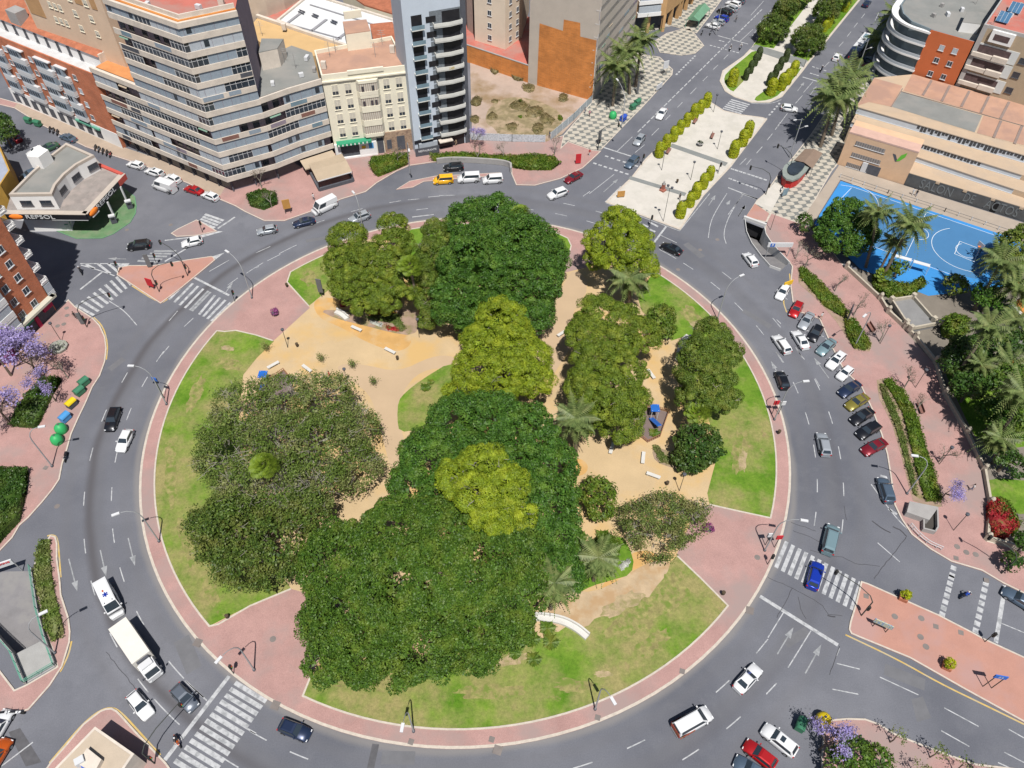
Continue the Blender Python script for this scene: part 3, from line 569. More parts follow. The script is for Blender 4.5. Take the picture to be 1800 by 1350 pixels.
b = MB().use(mat('lid_concrete', (.30, .30, .29), var=.1, scale=.5)).prism(GG([(27, 1150), (81, 1122), (98, 1171), (47, 1201)]), -.35, .02, True); b.build('lid_slab', t)
m_grail = mat('green_railing', (.10, .30, .22), var=0)
def railing(t, pts, h=1.0, zb=.5, mt=None, w=.05, name='railing'):
    b = MB().use(mt or m_grail); q = GG(pts)
    for i in range(len(q) - 1):
        a, c = q[i], q[i + 1]
        for k in (.35, .7, 1): b.seg((a.x, a.y, zb + h * k), (c.x, c.y, zb + h * k), w, w)
        n = max(1, int((c - a).length / 1.5))
        for j in range(n + 1): p = a.lerp(c, j / n); b.seg((p.x, p.y, zb), (p.x, p.y, zb + h), w, w)
    return b.build(name, t)
railing(t, [(57, 1000), (68, 1073), (81, 1122), (99, 1172), (46, 1203)], .9, .5); railing(t, [(46, 1203), (24, 1150), (-4, 1118), (-30, 1085)], .9, .5)
# ================================================================== BUILDINGS
m_cream = mat('cream_band', (.57, .51, .44), var=.07, scale=.8, c2=(.50, .45, .39), s2=.5)
m_mauve = mat('mauve_wall', (.24, .20, .24), var=.08)
m_shut = mat('grey_shutter', (.235, .285, .335), var=.08, scale=2)
m_shut2 = mat('pale_shutter', (.37, .41, .45), var=.08, scale=2)
m_glass = mat('window_glass', (.03, .04, .055), rough=.15, var=.25, scale=.4, spec=.6, fine=0)
m_blueglass = mat('balcony_glass', (.16, .24, .29), rough=.2, var=.15, spec=.6)
m_alu = mat('white_frame', (.52, .53, .54), var=0)
m_brown = mat('brown_panel', (.20, .10, .08), var=.15)
m_terra = mat('terracotta_floor', (.40, .24, .17), var=.10, scale=.3, c2=(.34, .21, .16), s2=.2)
m_redroof = mat('red_terrace', (.42, .13, .10), var=.12, scale=.3, c2=(.36, .18, .15), s2=.2)
m_groof = mat('grey_roof', (.20, .205, .195), var=.10, scale=.25, c2=(.235, .23, .215), s2=.15)
m_stone = mat('art_deco_render', (.70, .66, .53), var=.05, scale=.6, c2=(.64, .60, .49), s2=.3)
m_tan = mat('tan_render', (.44, .335, .235), var=.05, scale=.4, c2=(.41, .32, .235), s2=.25)
m_dark = mat('dark_stone', (.075, .08, .095), var=.15, scale=1.5)
m_black = mat('black_gloss', (.018, .018, .022), rough=.35, var=.2)
m_orange = mat('orange_render', (.50, .20, .05), var=.10, scale=.35, c2=(.46, .15, .03), s2=.2)
m_wh2 = mat('bright_white_render', (.70, .70, .69), var=.04, scale=.5)
def tilemat(name, c):
    m = mat(name, c, var=.16, scale=1.2, c2=tuple(x * .8 for x in c), s2=.5); t = m.node_tree; b = t.nodes['Principled BSDF']
    wv = nn(t, 'ShaderNodeTexWave'); wv.inputs['Scale'].default_value = 1.3; wv.inputs['Distortion'].default_value = .6
    t.links.new(nn(t, 'ShaderNodeNewGeometry').outputs['Position'], wv.inputs['Vector'])
    bp = nn(t, 'ShaderNodeBump'); bp.inputs['Strength'].default_value = .8; bp.inputs['Distance'].default_value = .12
    t.links.new(wv.outputs[1], bp.inputs['Height']); t.links.new(bp.outputs[0], b.inputs['Normal']); return m
m_tileroof = tilemat('clay_tiles', (.46, .165, .09))
def brickmat(name, c, mo):
    m = bpy.data.materials.new(name); m.use_nodes = True; t = m.node_tree; b = t.nodes['Principled BSDF']; b.inputs['Roughness'].default_value = .85
    g = nn(t, 'ShaderNodeNewGeometry'); s = nn(t, 'ShaderNodeSeparateXYZ'); t.links.new(g.outputs['Position'], s.inputs[0])
    ad = nn(t, 'ShaderNodeMath', operation='ADD'); t.links.new(s.outputs[0], ad.inputs[0]); t.links.new(s.outputs[1], ad.inputs[1])
    cb = nn(t, 'ShaderNodeCombineXYZ'); t.links.new(ad.outputs[0], cb.inputs[0]); t.links.new(s.outputs[2], cb.inputs[1])
    br = nn(t, 'ShaderNodeTexBrick'); t.links.new(cb.outputs[0], br.inputs['Vector']); br.inputs['Scale'].default_value = 1
    br.inputs['Brick Width'].default_value = .5; br.inputs['Row Height'].default_value = .17; br.inputs['Mortar Size'].default_value = .012
    br.inputs['Color1'].default_value = (*c, 1); br.inputs['Color2'].default_value = (*[x * .8 for x in c], 1); br.inputs['Mortar'].default_value = (*mo, 1)
    col = mixc(t, 1.0, br.outputs[0], mixc(t, ramp(t, noise(t, .4, 4, .6, g.outputs['Position']), .3, .7), (.78, .78, .78), (1.15, 1.15, 1.15)), 'MULTIPLY')
    t.links.new(col, b.inputs['Base Color']); return m
m_bk = brickmat('orange_brick', (.50, .155, .07), (.42, .22, .15)); m_bk2 = brickmat('orange_party_brick', (.60, .22, .05), (.52, .24, .1))
m_awn = mat('beige_awning', (.36, .29, .21), var=.06); m_grawn = mat('sage_awning', (.16, .26, .2), var=.1)
class FC:                                      # a facade plane: u metres along, z up, d metres outward
    def __init__(s, a, b):
        s.a = Vector((a[0], a[1], 0)); s.b = Vector((b[0], b[1], 0)); s.L = (s.b - s.a).length; s.u = (s.b - s.a) / s.L; s.n = Vector((s.u.y, -s.u.x, 0)); s.rz = math.atan2(s.u.y, s.u.x)
    def p(s, u, z, d=0): q = s.a + s.u * u + s.n * d; return Vector((q.x, q.y, z))
    def box(s, mb, u0, u1, z0, z1, d0, d1): return mb.box(s.p((u0 + u1) / 2, (z0 + z1) / 2, (d0 + d1) / 2), (abs(u1 - u0), abs(d1 - d0), abs(z1 - z0)), s.rz)
    def px(s, x, y):                           # picture position -> (u, z) on this plane
        q = RP(x, y, s.a, s.b); v = Vector((q.x, q.y, 0)) - s.a; return v.dot(s.u), q.z
_W = {}
def win(parent, f, u, z, w=1.3, h=1.4, kind='plain', d=0, label=None):
    """window object with its pane (and shutter, sill) as sub-parts; u, z = centre"""
    key = (round(w, 2), round(h, 2), kind)
    if key not in _W:
        fr = {'plain': m_alu, 'dark': mat('dark_frame', (.08, .08, .09), var=0), 'stone': m_stone, 'shut': m_alu, 'half': m_stone}[kind]
        b = MB().use(fr); t_ = .07
        for x0, x1, z0, z1 in ((-w / 2, w / 2, h / 2 - t_, h / 2), (-w / 2, w / 2, -h / 2, -h / 2 + t_), (-w / 2, -w / 2 + t_, -h / 2 + t_, h / 2 - t_), (w / 2 - t_, w / 2, -h / 2 + t_, h / 2 - t_), (-.03, .03, -h / 2 + t_, h / 2 - t_)):
            b.box(((x0 + x1) / 2, -.045, (z0 + z1) / 2), (x1 - x0, .09, z1 - z0))
        b.box((0, -.09, -h / 2 - .05), (w + .2, .18, .1))
        me = b.build('window'); g_ = MB().use(m_glass).box((0, -.02, 0), (w - .14, .035, h - .14)).build('pane'); sh = None
        if kind == 'shut': sh = MB().use(m_shut2).box((0, -.05, h * .0), (w - .14, .03, h - .14)).build('shutter')
        if kind == 'half': sh = MB().use(mat('cream_blind', (.50, .47, .40), var=.1, scale=3)).box((0, -.05, h * .16), (w - .14, .03, h * .6)).build('shutter')
        _W[key] = (me.data, g_.data, sh.data if sh else None)
        for o in (me, g_, sh):
            if o: bpy.data.objects.remove(o)
    a, g_, s_ = _W[key]; o = link('window', a, parent, f.p(u, z, d)); o.rotation_euler.z = f.rz
    link('pane', g_, o)
    if s_: link('shutter', s_, o)
    return o
def bld(name, label, foot, h, wallm, roofm, par=.9, cat='building', z0=0, parm=None, pw=.3):
    t = thing(name, label, cat); A = sum(foot[i][0] * foot[(i + 1) % len(foot)][1] - foot[(i + 1) % len(foot)][0] * foot[i][1] for i in range(len(foot)))
    if A < 0: foot = foot[::-1]
    MB().use(wallm).prism(foot, z0, h).build('wall', t)
    ins = offs(foot, pw, True); MB().use(roofm).face([(p[0], p[1], h + .03) for p in ins]).build('roof', t)
    if par:
        b = MB().use(parm or wallm)
        for i in range(len(foot)): j = (i + 1) % len(foot); b.prism([foot[i], foot[j], ins[j], ins[i]], h, h + par)
        b.build('parapet', t)
    return t
def pl_at(pts, s):
    for a, b in zip(pts, pts[1:]):
        a = Vector(a[:2]); b = Vector(b[:2]); L = (b - a).length
        if s <= L + 1e-6: u = (b - a) / L; return a + u * s, u
        s -= L
    return b, u
def pl_sub(pts, s0, s1):
    out = [pl_at(pts, s0)[0]]; acc = 0
    for a, b in zip(pts, pts[1:]):
        acc += (Vector(b[:2]) - Vector(a[:2])).length
        if s0 + .05 < acc < s1 - .05: out.append(Vector(b[:2]))
    out.append(pl_at(pts, s1)[0]); return out
def pband(mb, pts, z0, z1, d0, d1):            # prism following the line between outward offsets d0 < d1
    A = offs(pts, -d0); B = offs(pts, -d1)
    for i in range(len(pts) - 1): mb.prism([A[i], A[i + 1], B[i + 1], B[i]], z0, z1, True)
def banded(t, pts, z0, n, fh, depth=1.4, bm=None, seed=1, ph=.92, dark=.3):
    r = random.Random(seed); L = sum((Vector(b[:2]) - Vector(a[:2])).length for a, b in zip(pts, pts[1:]))
    for k in range(n):
        zb = z0 + k * fh; b = MB().use(bm or m_cream); pband(b, pts, zb - .22, zb + ph, -.18, 0); pband(b, pts, zb - .22, zb - .02, -depth, -.18); b.build('balcony_band', t); s = 0
        while s < L - .8:
            w_ = min(L - s, r.uniform(3, 9)); q = r.random(); sub = pl_sub(pts, s, s + w_); g_ = MB()
            if q > dark + (1 - dark) * .3:
                g_.use(r.choice([m_shut, m_shut, m_shut2])); pband(g_, sub, zb + ph, zb + fh - .22, -.3, -.2); m_ = int(w_ / 1.6)
                for j in range(m_):
                    c, u = pl_at(pts, s + (j + .5) * w_ / m_)
                    if r.random() < .12: g_.use(m_glass).box((c.x - u.y * .19, c.y + u.x * .19, zb + ph + .9), (.9, .06, 1.2), math.atan2(u.y, u.x))
                    e, u2 = pl_at(pts, s + j * w_ / m_); g_.use(m_mauve).box((e.x - u2.y * .19, e.y + u2.x * .19, (2 * zb + ph + fh - .2) / 2), (.05, .06, fh - ph - .24), math.atan2(u2.y, u2.x))
                g_.build('shutter_row', t)
            elif q > dark:
                g_.use(m_glass); pband(g_, sub, zb + ph, zb + fh - .22, -.3, -.22); g_.use(m_alu); m_ = int(w_ / .9)
                for j in range(m_ + 1): c, u = pl_at(pts, s + j * w_ / m_); g_.box((c.x - u.y * .2, c.y + u.x * .2, zb + (ph + fh - .22) / 2), (.07, .1, fh - ph - .24), math.atan2(u.y, u.x))
                pband(g_, sub, zb + fh - .9, zb + fh - .84, -.2, -.17); g_.build('glazing_row', t)
            else:
                for j in range(int(w_ / 2.4)):
                    c, u = pl_at(pts, s + 1.2 + j * 2.4); g_.use(m_glass).box((c.x - u.y * (depth - .02), c.y + u.x * (depth - .02), zb + 1.3), (1.3, .1, 1.9), math.atan2(u.y, u.x))
                if g_.f: g_.parts('window', t)
                if r.random() < .3: c, u = pl_at(pts, s + w_ / 2); MB().use(r.choice([m_wh2, m_awn, m_grawn])).box((c.x - u.y * .1, c.y + u.x * .1, zb + fh - .55), (2.4, .5, .08), R=Matrix.Rotation(math.atan2(u.y, u.x), 3, 'Z') @ Matrix.Rotation(.7, 3, 'X')).build('awning', t)
            if r.random() < .24 and w_ > 3: x0 = s + r.uniform(.1, .5) * w_; g_ = MB().use(r.choice([m_mauve, m_shut, m_brown, m_blueglass, m_dark])); pband(g_, pl_sub(pts, x0, min(L - .1, x0 + r.uniform(2, 5))), zb + .05, zb + ph - .02, 0, .03); g_.build('railing_panel', t)
            s += w_
def text(s, size, mt, parent, M, name='lettering', ext=.03, bold=0):
    cu = bpy.data.curves.new('t', 'FONT'); cu.body = s; cu.size = size; cu.extrude = ext; cu.align_x = 'CENTER'; cu.align_y = 'CENTER'; cu.offset = bold; cu.resolution_u = 3
    o = bpy.data.objects.new('t', cu); COL.objects.link(o); dg = bpy.context.evaluated_depsgraph_get(); me = bpy.data.meshes.new_from_object(o.evaluated_get(dg)); bpy.data.objects.remove(o)
    me.transform(M); me.materials.clear(); me.materials.append(mt); return link(name, me, parent)
def ftext(s, size, mt, parent, f, u, z, d=.05, bold=0, sx=1):
    x, n = f.u, f.n; R = Matrix((x * sx, Vector((0, 0, 1)), n)).transposed().to_4x4(); return text(s, size, mt, parent, Matrix.Translation(f.p(u, z, d)) @ R, bold=bold)

# --- corner tower with its two wings (one building)
C0, CL, CR = (-60.0, 135.7), (-76.7, 145.4), (-50.7, 141.0)
tw = thing('apartment_tower', 'tall corner apartment block with cream balcony bands stepping round a sharp corner', 'apartment building', (-60, 137, 0))
tw.location = (0, 0, 0)
def inset(pts, d): return offs(pts, d)
LW = [(-88.5, 152.3), CL, C0, CR, (-45.9, 145.0), (-39.9, 149.0)]
wl = inset(LW, 1.4)
MB().use(m_mauve).prism([wl[1], wl[2], wl[3], (-54, 158), (-73, 160)], 0, 35.6).build('wall', tw)
for a, b, back in ((wl[0], wl[1], [(-73, 160), (-83, 163)]), ):
    MB().use(m_mauve).prism([a, b] + back, 0, 18.6).build('wall', tw)
MB().use(m_mauve).prism([wl[3], wl[4], wl[5], (-44, 161), (-49, 164), (-54, 158)], 0, 18.6).build('wall', tw)
FH = 2.95
banded(tw, LW[1:4], 3.5, 11, FH, seed=5, dark=.3)
banded(tw, LW[0:2], 3.5, 5, FH, seed=8, dark=.35)
banded(tw, LW[3:6], 3.5, 5, FH, seed=11, dark=.3)
b = MB().use(m_cream); pband(b, LW[1:4], 35.4, 36.4, -1.6, .05); b.use(m_orange); pband(b, inset(LW[1:4], .5), 36.4, 36.55, -.5, 0); b.use(m_cream); pband(b, inset(LW[1:4], 1.4), 36.4, 37.2, -.3, 0); b.build('cornice', tw)
MB().use(m_redroof).face([(p[0], p[1], 35.8) for p in (wl[1], wl[2], wl[3], (-54, 158), (-73, 160))]).build('roof', tw)
for seg_ in (LW[0:2], LW[3:6]): b = MB().use(m_cream); pband(b, seg_, 18.2, 19.3, -.35, .05); pband(b, seg_, 18.0, 18.6, -1.6, -.35); b.build('parapet', tw)
MB().use(m_groof).face([(p[0], p[1], 18.75) for p in (wl[3], wl[4], wl[5], (-44, 161), (-49, 164), (-54, 158))]).build('roof', tw)
b = MB().use(mat('orange_deck', (.50, .215, .08), var=.12, scale=.5)).face([(p[0], p[1], 18.75) for p in (wl[0], wl[1], (-73, 160), (-83, 163))]); b.build('roof', tw)
b = MB().use(m_cream).prism([G(462, 122, 19)[:2], G(494, 115, 19)[:2], (-48.9, 159), (-53.5, 159)], 18.7, 22.5); b.build('stair_house', tw)
b = MB().use(m_groof).prism([G(462, 122, 19)[:2], G(494, 115, 19)[:2], (-48.9, 159), (-53.5, 159)], 22.5, 22.65); b.build('stair_house_roof', tw)
b = MB().use(m_alu).prism([(-63, 147), (-62, 147), (-62, 148), (-63, 148)], 35.8, 38.2); b.build('chimney', tw)
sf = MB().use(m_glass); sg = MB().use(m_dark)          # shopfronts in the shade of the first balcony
for i, (a, b_) in enumerate(zip(wl, wl[1:])):
    f = FC(a, b_); k = max(1, int(f.L / 3.4))
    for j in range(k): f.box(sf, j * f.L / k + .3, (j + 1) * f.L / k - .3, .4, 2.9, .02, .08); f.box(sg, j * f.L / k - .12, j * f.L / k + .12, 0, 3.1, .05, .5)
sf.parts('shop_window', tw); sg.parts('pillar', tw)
f = FC((-46.2, 144.6), (-40.5, 148.4)); b = MB().use(m_awn); b.face([f.p(-.5, 3.1, .1), f.p(f.L + .2, 3.1, .1), f.p(f.L + .2, 2.35, 2.6), f.p(-.5, 2.35, 2.6)]); f.box(b, -.5, f.L + .2, 2.1, 2.34, 2.58, 2.62); b.build('awning', tw)

# --- brick and white apartments beyond, with clay tiled roof
f2 = FC((-121, 171.6), (-88.6, 152.4)); bw = bld('brick_apartments', 'orange brick and grey glazed apartments with a white attic and clay tile roof', [f2.p(0, 0)[:2], f2.p(f2.L, 0)[:2], f2.p(f2.L, 0, -4)[:2], f2.p(0, 0, -4)[:2]], 17.2, m_bk, mat('attic_terrace', (.50, .50, .50), var=.08), .6, 'apartment building', parm=m_bk)
for u0 in (2.5, 9.5, 18.6, 25.5):
    for k in range(4):
        z = 4.2 + 3.15 * k; wide = 5.2 if u0 in (9.5, 18.6) else 3.6; b = MB().use(m_alu); f2.box(b, u0, u0 + wide, z - .1, z + .9, 0, .75); f2.box(b, u0, u0 + wide, z + 2.7, z + 2.9, 0, .75); b.use(m_shut if k != 1 else m_shut2); f2.box(b, u0, u0 + wide * (.7 if k % 2 else 1), z + .9, z + 2.7, .1, .7); b.use(m_glass)
        for j in range(int(wide * (.7 if k % 2 else 1) / .9)): f2.box(b, u0 + .2 + j * .9, u0 + .85 + j * .9, z + 1.3, z + 2.4, .7, .74)
        b.build('glazed_balcony', bw)
for u0 in (7.3, 16.2, 23.6, 30.8):
    for k in range(4): win(bw, f2, u0, 5.6 + 3.15 * k, 1.1, 1.2, 'shut' if (k + int(u0)) % 3 else 'plain')
b = MB().use(m_wh2); f2.box(b, 0, f2.L, 0, 3.7, .02, .12); b.use(m_dark)
for j in range(10): f2.box(b, 1 + j * 3.2, 2.9 + j * 3.2, .5, 2.8, .12, .17)
b.use(m_grail); f2.box(b, 24, 29, 2.9, 3.3, .12, .6); f2.box(b, 29.6, 32, 2.9, 3.3, .12, .6); b.build('shopfront', bw)
b = MB().use(m_wh2); f2.box(b, 0, f2.L, 17.2, 20.2, -7, -3.2); b.build('attic', bw)
for j in range(9): win(bw, f2, 2 + j * 3.6, 18.6, .9, 1.9, 'dark', -3.19)
b = MB().use(m_tileroof); R0 = [f2.p(-.3, 20.1, -2.8), f2.p(f2.L, 20.1, -2.8)]; R1 = [f2.p(-.3, 22.6, -8.5), f2.p(f2.L, 22.6, -8.5)]; R2 = [f2.p(-.3, 19.9, -14), f2.p(f2.L, 19.9, -14)]
b.face([R0[0], R0[1], R1[1], R1[0]]); b.face([R1[0], R1[1], R2[1], R2[0]]); b.use(m_wh2).face([R0[0], R1[0], R2[0]]); b.face([R0[1], R2[1], R1[1]]); b.face([R2[1], R2[0], (R2[0].x, R2[0].y, 0), (R2[1].x, R2[1].y, 0)]); b.build('tiled_roof', bw)
b = MB().use(m_cream); f2.box(b, f2.L - .25, f2.L + .1, 18, 20.6, -9, -3); b.build('party_wall', bw)
b = MB().use(m_conc); f2.box(b, 9.2, 12.6, 20, 23, -5.6, -3.0); b.build('dormer', bw)
# tall beige flats behind them
q0, q1 = G(60, 38, 22), G(212, 92, 22); f3 = FC(q0, q1); u_ = f3.L
bg3 = bld('beige_flats', 'beige rendered flats with ochre panels rising behind the clay tile roof', [f3.p(0, 0)[:2], f3.p(u_, 0)[:2], f3.p(u_, 0, -14)[:2], f3.p(0, 0, -14)[:2]], 44, mat('beige_render', (.58, .44, .32), var=.05, scale=.5), m_groof, .8, 'apartment building')
for j, u0 in enumerate((.33, .39, .45, .62, .80)):
    for k in range(6): win(bg3, f3, u0 * u_, 24.5 + 3.1 * k, 1.0 if j < 3 else 1.2, 1.3, 'half')
b = MB().use(mat('ochre_panel', (.42, .25, .12), var=.08)); f3.box(b, .25 * u_, .9 * u_, 33, 44, .003, .02) if False else f3.box(b, .02 * u_, .2 * u_, 24, 44, 0, .1); f3.box(b, .68 * u_, .76 * u_, 30, 44, 0, .1); f3.box(b, .86 * u_, .92 * u_, 30, 44, 0, .1); b.build('render_panel', bg3)

# --- behind the wing: ochre yard, skylight hall, tiled outbuilding
yd = thing('courtyard_block', 'low ochre courtyard block between the tower and the skylight hall', 'building')
MB().use(mat('ochre_roof', (.50, .335, .16), var=.06, scale=.3)).prism([G(433, 55, 9)[:2], G(452, 32, 9)[:2], G(610, 85, 9)[:2], G(560, 96, 9)[:2], G(545, 100, 9)[:2], G(470, 84, 9)[:2]], 0, 9).build('roof', yd)
b = MB().use(m_cream); b.ribbon([G(452, 30, 9), G(612, 84, 9)], .8, 9, 9.7); b.build('parapet', yd)
hall = bld('skylight_hall', 'low hall with a huge white skylight roof crossed by grey gutters', [G(*p, 9)[:2] for p in ((486, 38), (545, -10), (700, 38), (692, 75), (610, 84), (560, 68))], 9, m_cream, mat('white_skylight', (.60, .62, .63), var=.04, scale=.6, rough=.4), .5, 'building', parm=m_cream, pw=.6)
b = MB().use(mat('gutter', (.25, .25, .27), var=.1))
for a, c in (((498, 46), (532, 20)), ((541, 59), (574, 34)), ((587, 73), (612, 55)), ((545, 8), (660, 44)), ((500, 40), (600, 68))): a, c = G(*a, 9.2), G(*c, 9.2); b.seg(a, c, .7 if c.x - a.x < 9 else .35, .15)
for x, y in ((526, 17), (550, 24), (583, 35), (617, 44), (655, 57)): a = G(x, y, 9.4); b.use(m_dark).seg(a, G(x + 10, y + 4, 9.4), .25, .2); a2 = G(x - 2, y + 3, 9.4); b.seg(a2, G(x + 8, y + 7, 9.4), .25, .2)
b.parts('skylight_rib', hall)
bk = bld('beige_flats', 'pale beige flats behind the red roof strip beside the tower', [G(*p, 10)[:2] for p in ((436, 26), (470, 18), (500, 6), (540, -20), (520, -60), (430, -60))], 26, mat('pale_beige', (.48, .40, .32), var=.06), m_groof, .8, 'apartment building')
fb = FC(G(436, 26, 10), G(500, 6, 10))
for k in range(4):
    for j in range(4): win(bk, fb, 1.6 + j * 2.4, 12 + 3 * k, 1.1, 1.3, 'plain')
rs = thing('red_roof_strip', 'narrow red terrace roof between the ochre yard and skylight hall', 'building'); MB().use(m_redroof).prism([G(*p, 8.5)[:2] for p in ((456, 27), (500, 8), (545, -14), (560, -8), (486, 38))], 0, 8.5).build('roof', rs)
for nm, lb, P4, h in (('tiled_shed', 'clay tiled outbuilding roof beside the white tower', ((650, 42), (690, 38), (708, 95), (662, 98)), 15), ('orange_block', 'orange roofed block behind the skylight hall', ((600, -20), (680, -40), (692, 24), (640, 8)), 10)):
    t_ = thing(nm, lb, 'building'); b = MB().use(m_stone).prism([G(*p, h)[:2] for p in P4], 0, h - .4); b.build('wall', t_); MB().use(m_tileroof).prism([G(*p, h)[:2] for p in P4], h - .38, h).build('roof', t_)

# --- art deco building
f5 = FC((-39.9, 149.5), (-22.9, 154.2)); ad = bld('art_deco_block', 'cream art deco block with a curved central bay above a green awning', [f5.p(0, 0)[:2], f5.p(f5.L, 0)[:2], (-27.5, 167), (-43.2, 160)], 19.0, m_stone, m_terra, .8, 'apartment building', parm=m_stone)
b = MB().use(m_stone); f5.box(b, -.1, f5.L + .1, 18.2, 18.5, 0, .35); f5.box(b, f5.L * .3, f5.L * .72, 19.3, 20.1, -.3, .2); b.build('cornice', ad)
for z in (16.3, 13.0, 9.75, 6.5):
    for u in (.128, .28, .735, .885): win(ad, f5, u * f5.L, z, 1.35, 2.3, 'half')
    b = MB().use(m_stone); bay = [(.375, 0), (.405, .9), (.62, .9), (.65, 0)]
    def bp_(k, zz, o=0): return f5.p(bay[k][0] * f5.L, zz, bay[k][1] + o)
    b.prism([bp_(k, 0)[:2] for k in range(4)], z - 1.55, z - .75, True); b.prism([bp_(k, 0)[:2] for k in range(4)], z + 1.1, z + 1.7, True)
    b.use(mat('cream_blind', (.50, .47, .40), var=.1)).prism([bp_(k, 0, -.12 if 0 < k < 3 else 0)[:2] for k in range(4)], z - .75, z + 1.1)
    b.use(m_brown)
    for j in range(9): u = (.41 + .0245 * j) * f5.L; f5.box(b, u, u + .07, z - .7, z + 1.05, .78, .84)
    b.use(m_glass)
    for u in ((.43, .55) if z > 15 else (.425, .52, .57) if 12 < z < 15 else ()): f5.box(b, u * f5.L, u * f5.L + .55, z - .7, z + .45, .78, .83)
    b.build('bay_window', ad)
b = MB().use(m_wh2); f5.box(b, .0, .07 * f5.L, 0, 3.9, .02, .5); f5.box(b, .3 * f5.L, .52 * f5.L, .3, 3.6, .02, .5); f5.box(b, .07 * f5.L, .52 * f5.L, 0, .5, .02, .55); b.use(m_dark); f5.box(b, .07 * f5.L, .3 * f5.L, .5, 3.6, .0, .1); b.build('shopfront', ad)
b = MB().use(mat('rubble_stone', (.33, .235, .165), var=.25, scale=2.2, c2=(.22, .15, .11), s2=1.5)); f5.box(b, .62 * f5.L, f5.L, 0, 5.2, .02, .35); b.use(m_dark); f5.box(b, .53 * f5.L, .61 * f5.L, 0, 4, 0, .06); f5.box(b, .78 * f5.L, .88 * f5.L, .6, 4, .36, .42); f5.box(b, .65 * f5.L, .71 * f5.L, 1.2, 3.4, .36, .42); b.build('stone_base', ad)
b = MB().use(mat('green_awning', (.03, .24, .13), var=.1)); f5.box(b, .03 * f5.L, .46 * f5.L, 4.0, 4.5, 0, 1.5)
b.use(m_wh2)
for j in range(8): f5.box(b, (.045 + .05 * j) * f5.L, (.06 + .05 * j) * f5.L, 4.0, 4.4, 1.5, 1.53)
b.build('awning', ad)
b = MB().use(mat('yellow_sign', (.60, .36, .03), var=0)); f5.box(b, .33 * f5.L, .38 * f5.L, 2.2, 2.9, .5, .56); b.use(mat('blue_sign', (.08, .28, .55), var=0)); c_ = f5.p(.45 * f5.L, 2.7, .53); f5.box(b, .42 * f5.L, .48 * f5.L, 2.0, 3.3, .5, .56); b.build('shop_sign', ad)
b = MB().use(m_stone); c_ = [G(*p, 19)[:2] for p in ((612, 90), (655, 84), (648, 64), (607, 68))]; b.prism(c_, 18.8, 22.6); b.use(m_terra).prism(c_, 22.6, 22.75); b.use(m_stone).seg(G(610, 64, 19) + Vector((0, 0, 4.6)), G(640, 60, 19) + Vector((0, 0, 4.6)), .5, 1.6); b.build('stair_house', ad)
# --- white and black modern tower
f6 = FC((-22.6, 152.2), (-10.6, 157.2)); L6 = f6.L; mt_ = bld('modern_tower', 'narrow modern tower, white left side and dark stone right side with deep balconies', [f6.p(0, 0)[:2], f6.p(L6, 0)[:2], f6.p(L6, 0, -8)[:2], f6.p(0, 0, -8)[:2]], 33.4, mat('pale_blue_render', (.47, .53, .60), var=.04, scale=.6), m_groof, 1.0, 'apartment building')
b = MB().use(m_dark); f6.box(b, .92 * L6, L6 + .02, 0, 34.3, .0, .25); b.build('stone_strip', mt_)
for k in range(10):
    z = 3.6 + 3.05 * k
    if k == 9: break
    b = MB().use(m_black); f6.box(b, .13 * L6, .3 * L6, z + .1, z + 2.55, .004, .03); b.use(mat('slate_cladding', (.15, .17, .19), var=.2, scale=3)); f6.box(b, .42 * L6, .92 * L6, z + .0, z + 2.85, .0, .02); b.use(m_black); f6.box(b, .62 * L6, .91 * L6, z + .1, z + 2.5, .02, .05); f6.box(b, .36 * L6, .52 * L6, z + .7, z + 1.9, .02, .06); b.build('window', mt_)
    b = MB().use(mat('pale_slab', (.60, .60, .56), var=.06)); f6.box(b, .11 * L6, .32 * L6, z - .18, z + .02, 0, .9); b.use(m_blueglass); f6.box(b, .11 * L6, .32 * L6, z + .02, z + .85, .84, .88); b.build('balcony', mt_)
    b = MB().use(_M['pale_slab']); v = [f6.p(.47 * L6, 0, 0), f6.p(.47 * L6, 0, .9), f6.p(.72 * L6, 0, 1.15), f6.p(.93 * L6, 0, .8), f6.p(.93 * L6, 0, 0)]; b.prism([p[:2] for p in v], z - .25, z + .0, True)
    for i in (0, 1, 2, 3): a, c = v[i], v[i + 1]; b.seg((a.x, a.y, z + .32), (c.x, c.y, z + .32), .1, .68)
    b.build('balcony', mt_)
b = MB().use(m_black); f6.box(b, .06 * L6, .9 * L6, 0, 3.3, .004, .1); f6.box(b, 0, .99 * L6, 2.6, 3.3, .1, .2); b.use(m_shut2); f6.box(b, .07 * L6, .4 * L6, 1.4, 2.5, .1, .5); b.use(m_cream); f6.box(b, .42 * L6, .66 * L6, 2.3, 2.5, .2, 1.6); b.build('shopfront', mt_)
ftext('GASTRO BAR', .42, m_alu, mt_, f6, .28 * L6, 2.95, .22) if False else None
ftext('149', .8, mat('gold_letters', (.42, .33, .12), var=0), mt_, f6, .70 * L6, 3.6 + 3.05 * 5 + .42, 1.62, .02)
b = MB().use(m_blueglass); f6.box(b, 0, L6, 34.4, 35.2, -.05, 0); b.build('roof_railing', mt_)
rb = thing('restaurant_screen', 'black restaurant screen with white lettering below the modern tower', 'sign'); a, c = G(731, 277), G(773, 270); f_ = FC(a, c); b = MB().use(m_dark); f_.box(b, 0, f_.L, .1, 2.1, -.1, 0); b.build('panel', rb); ftext('RESTAURANTE', .62, m_alu, rb, f_, f_.L / 2, 1.35, .03, .01)

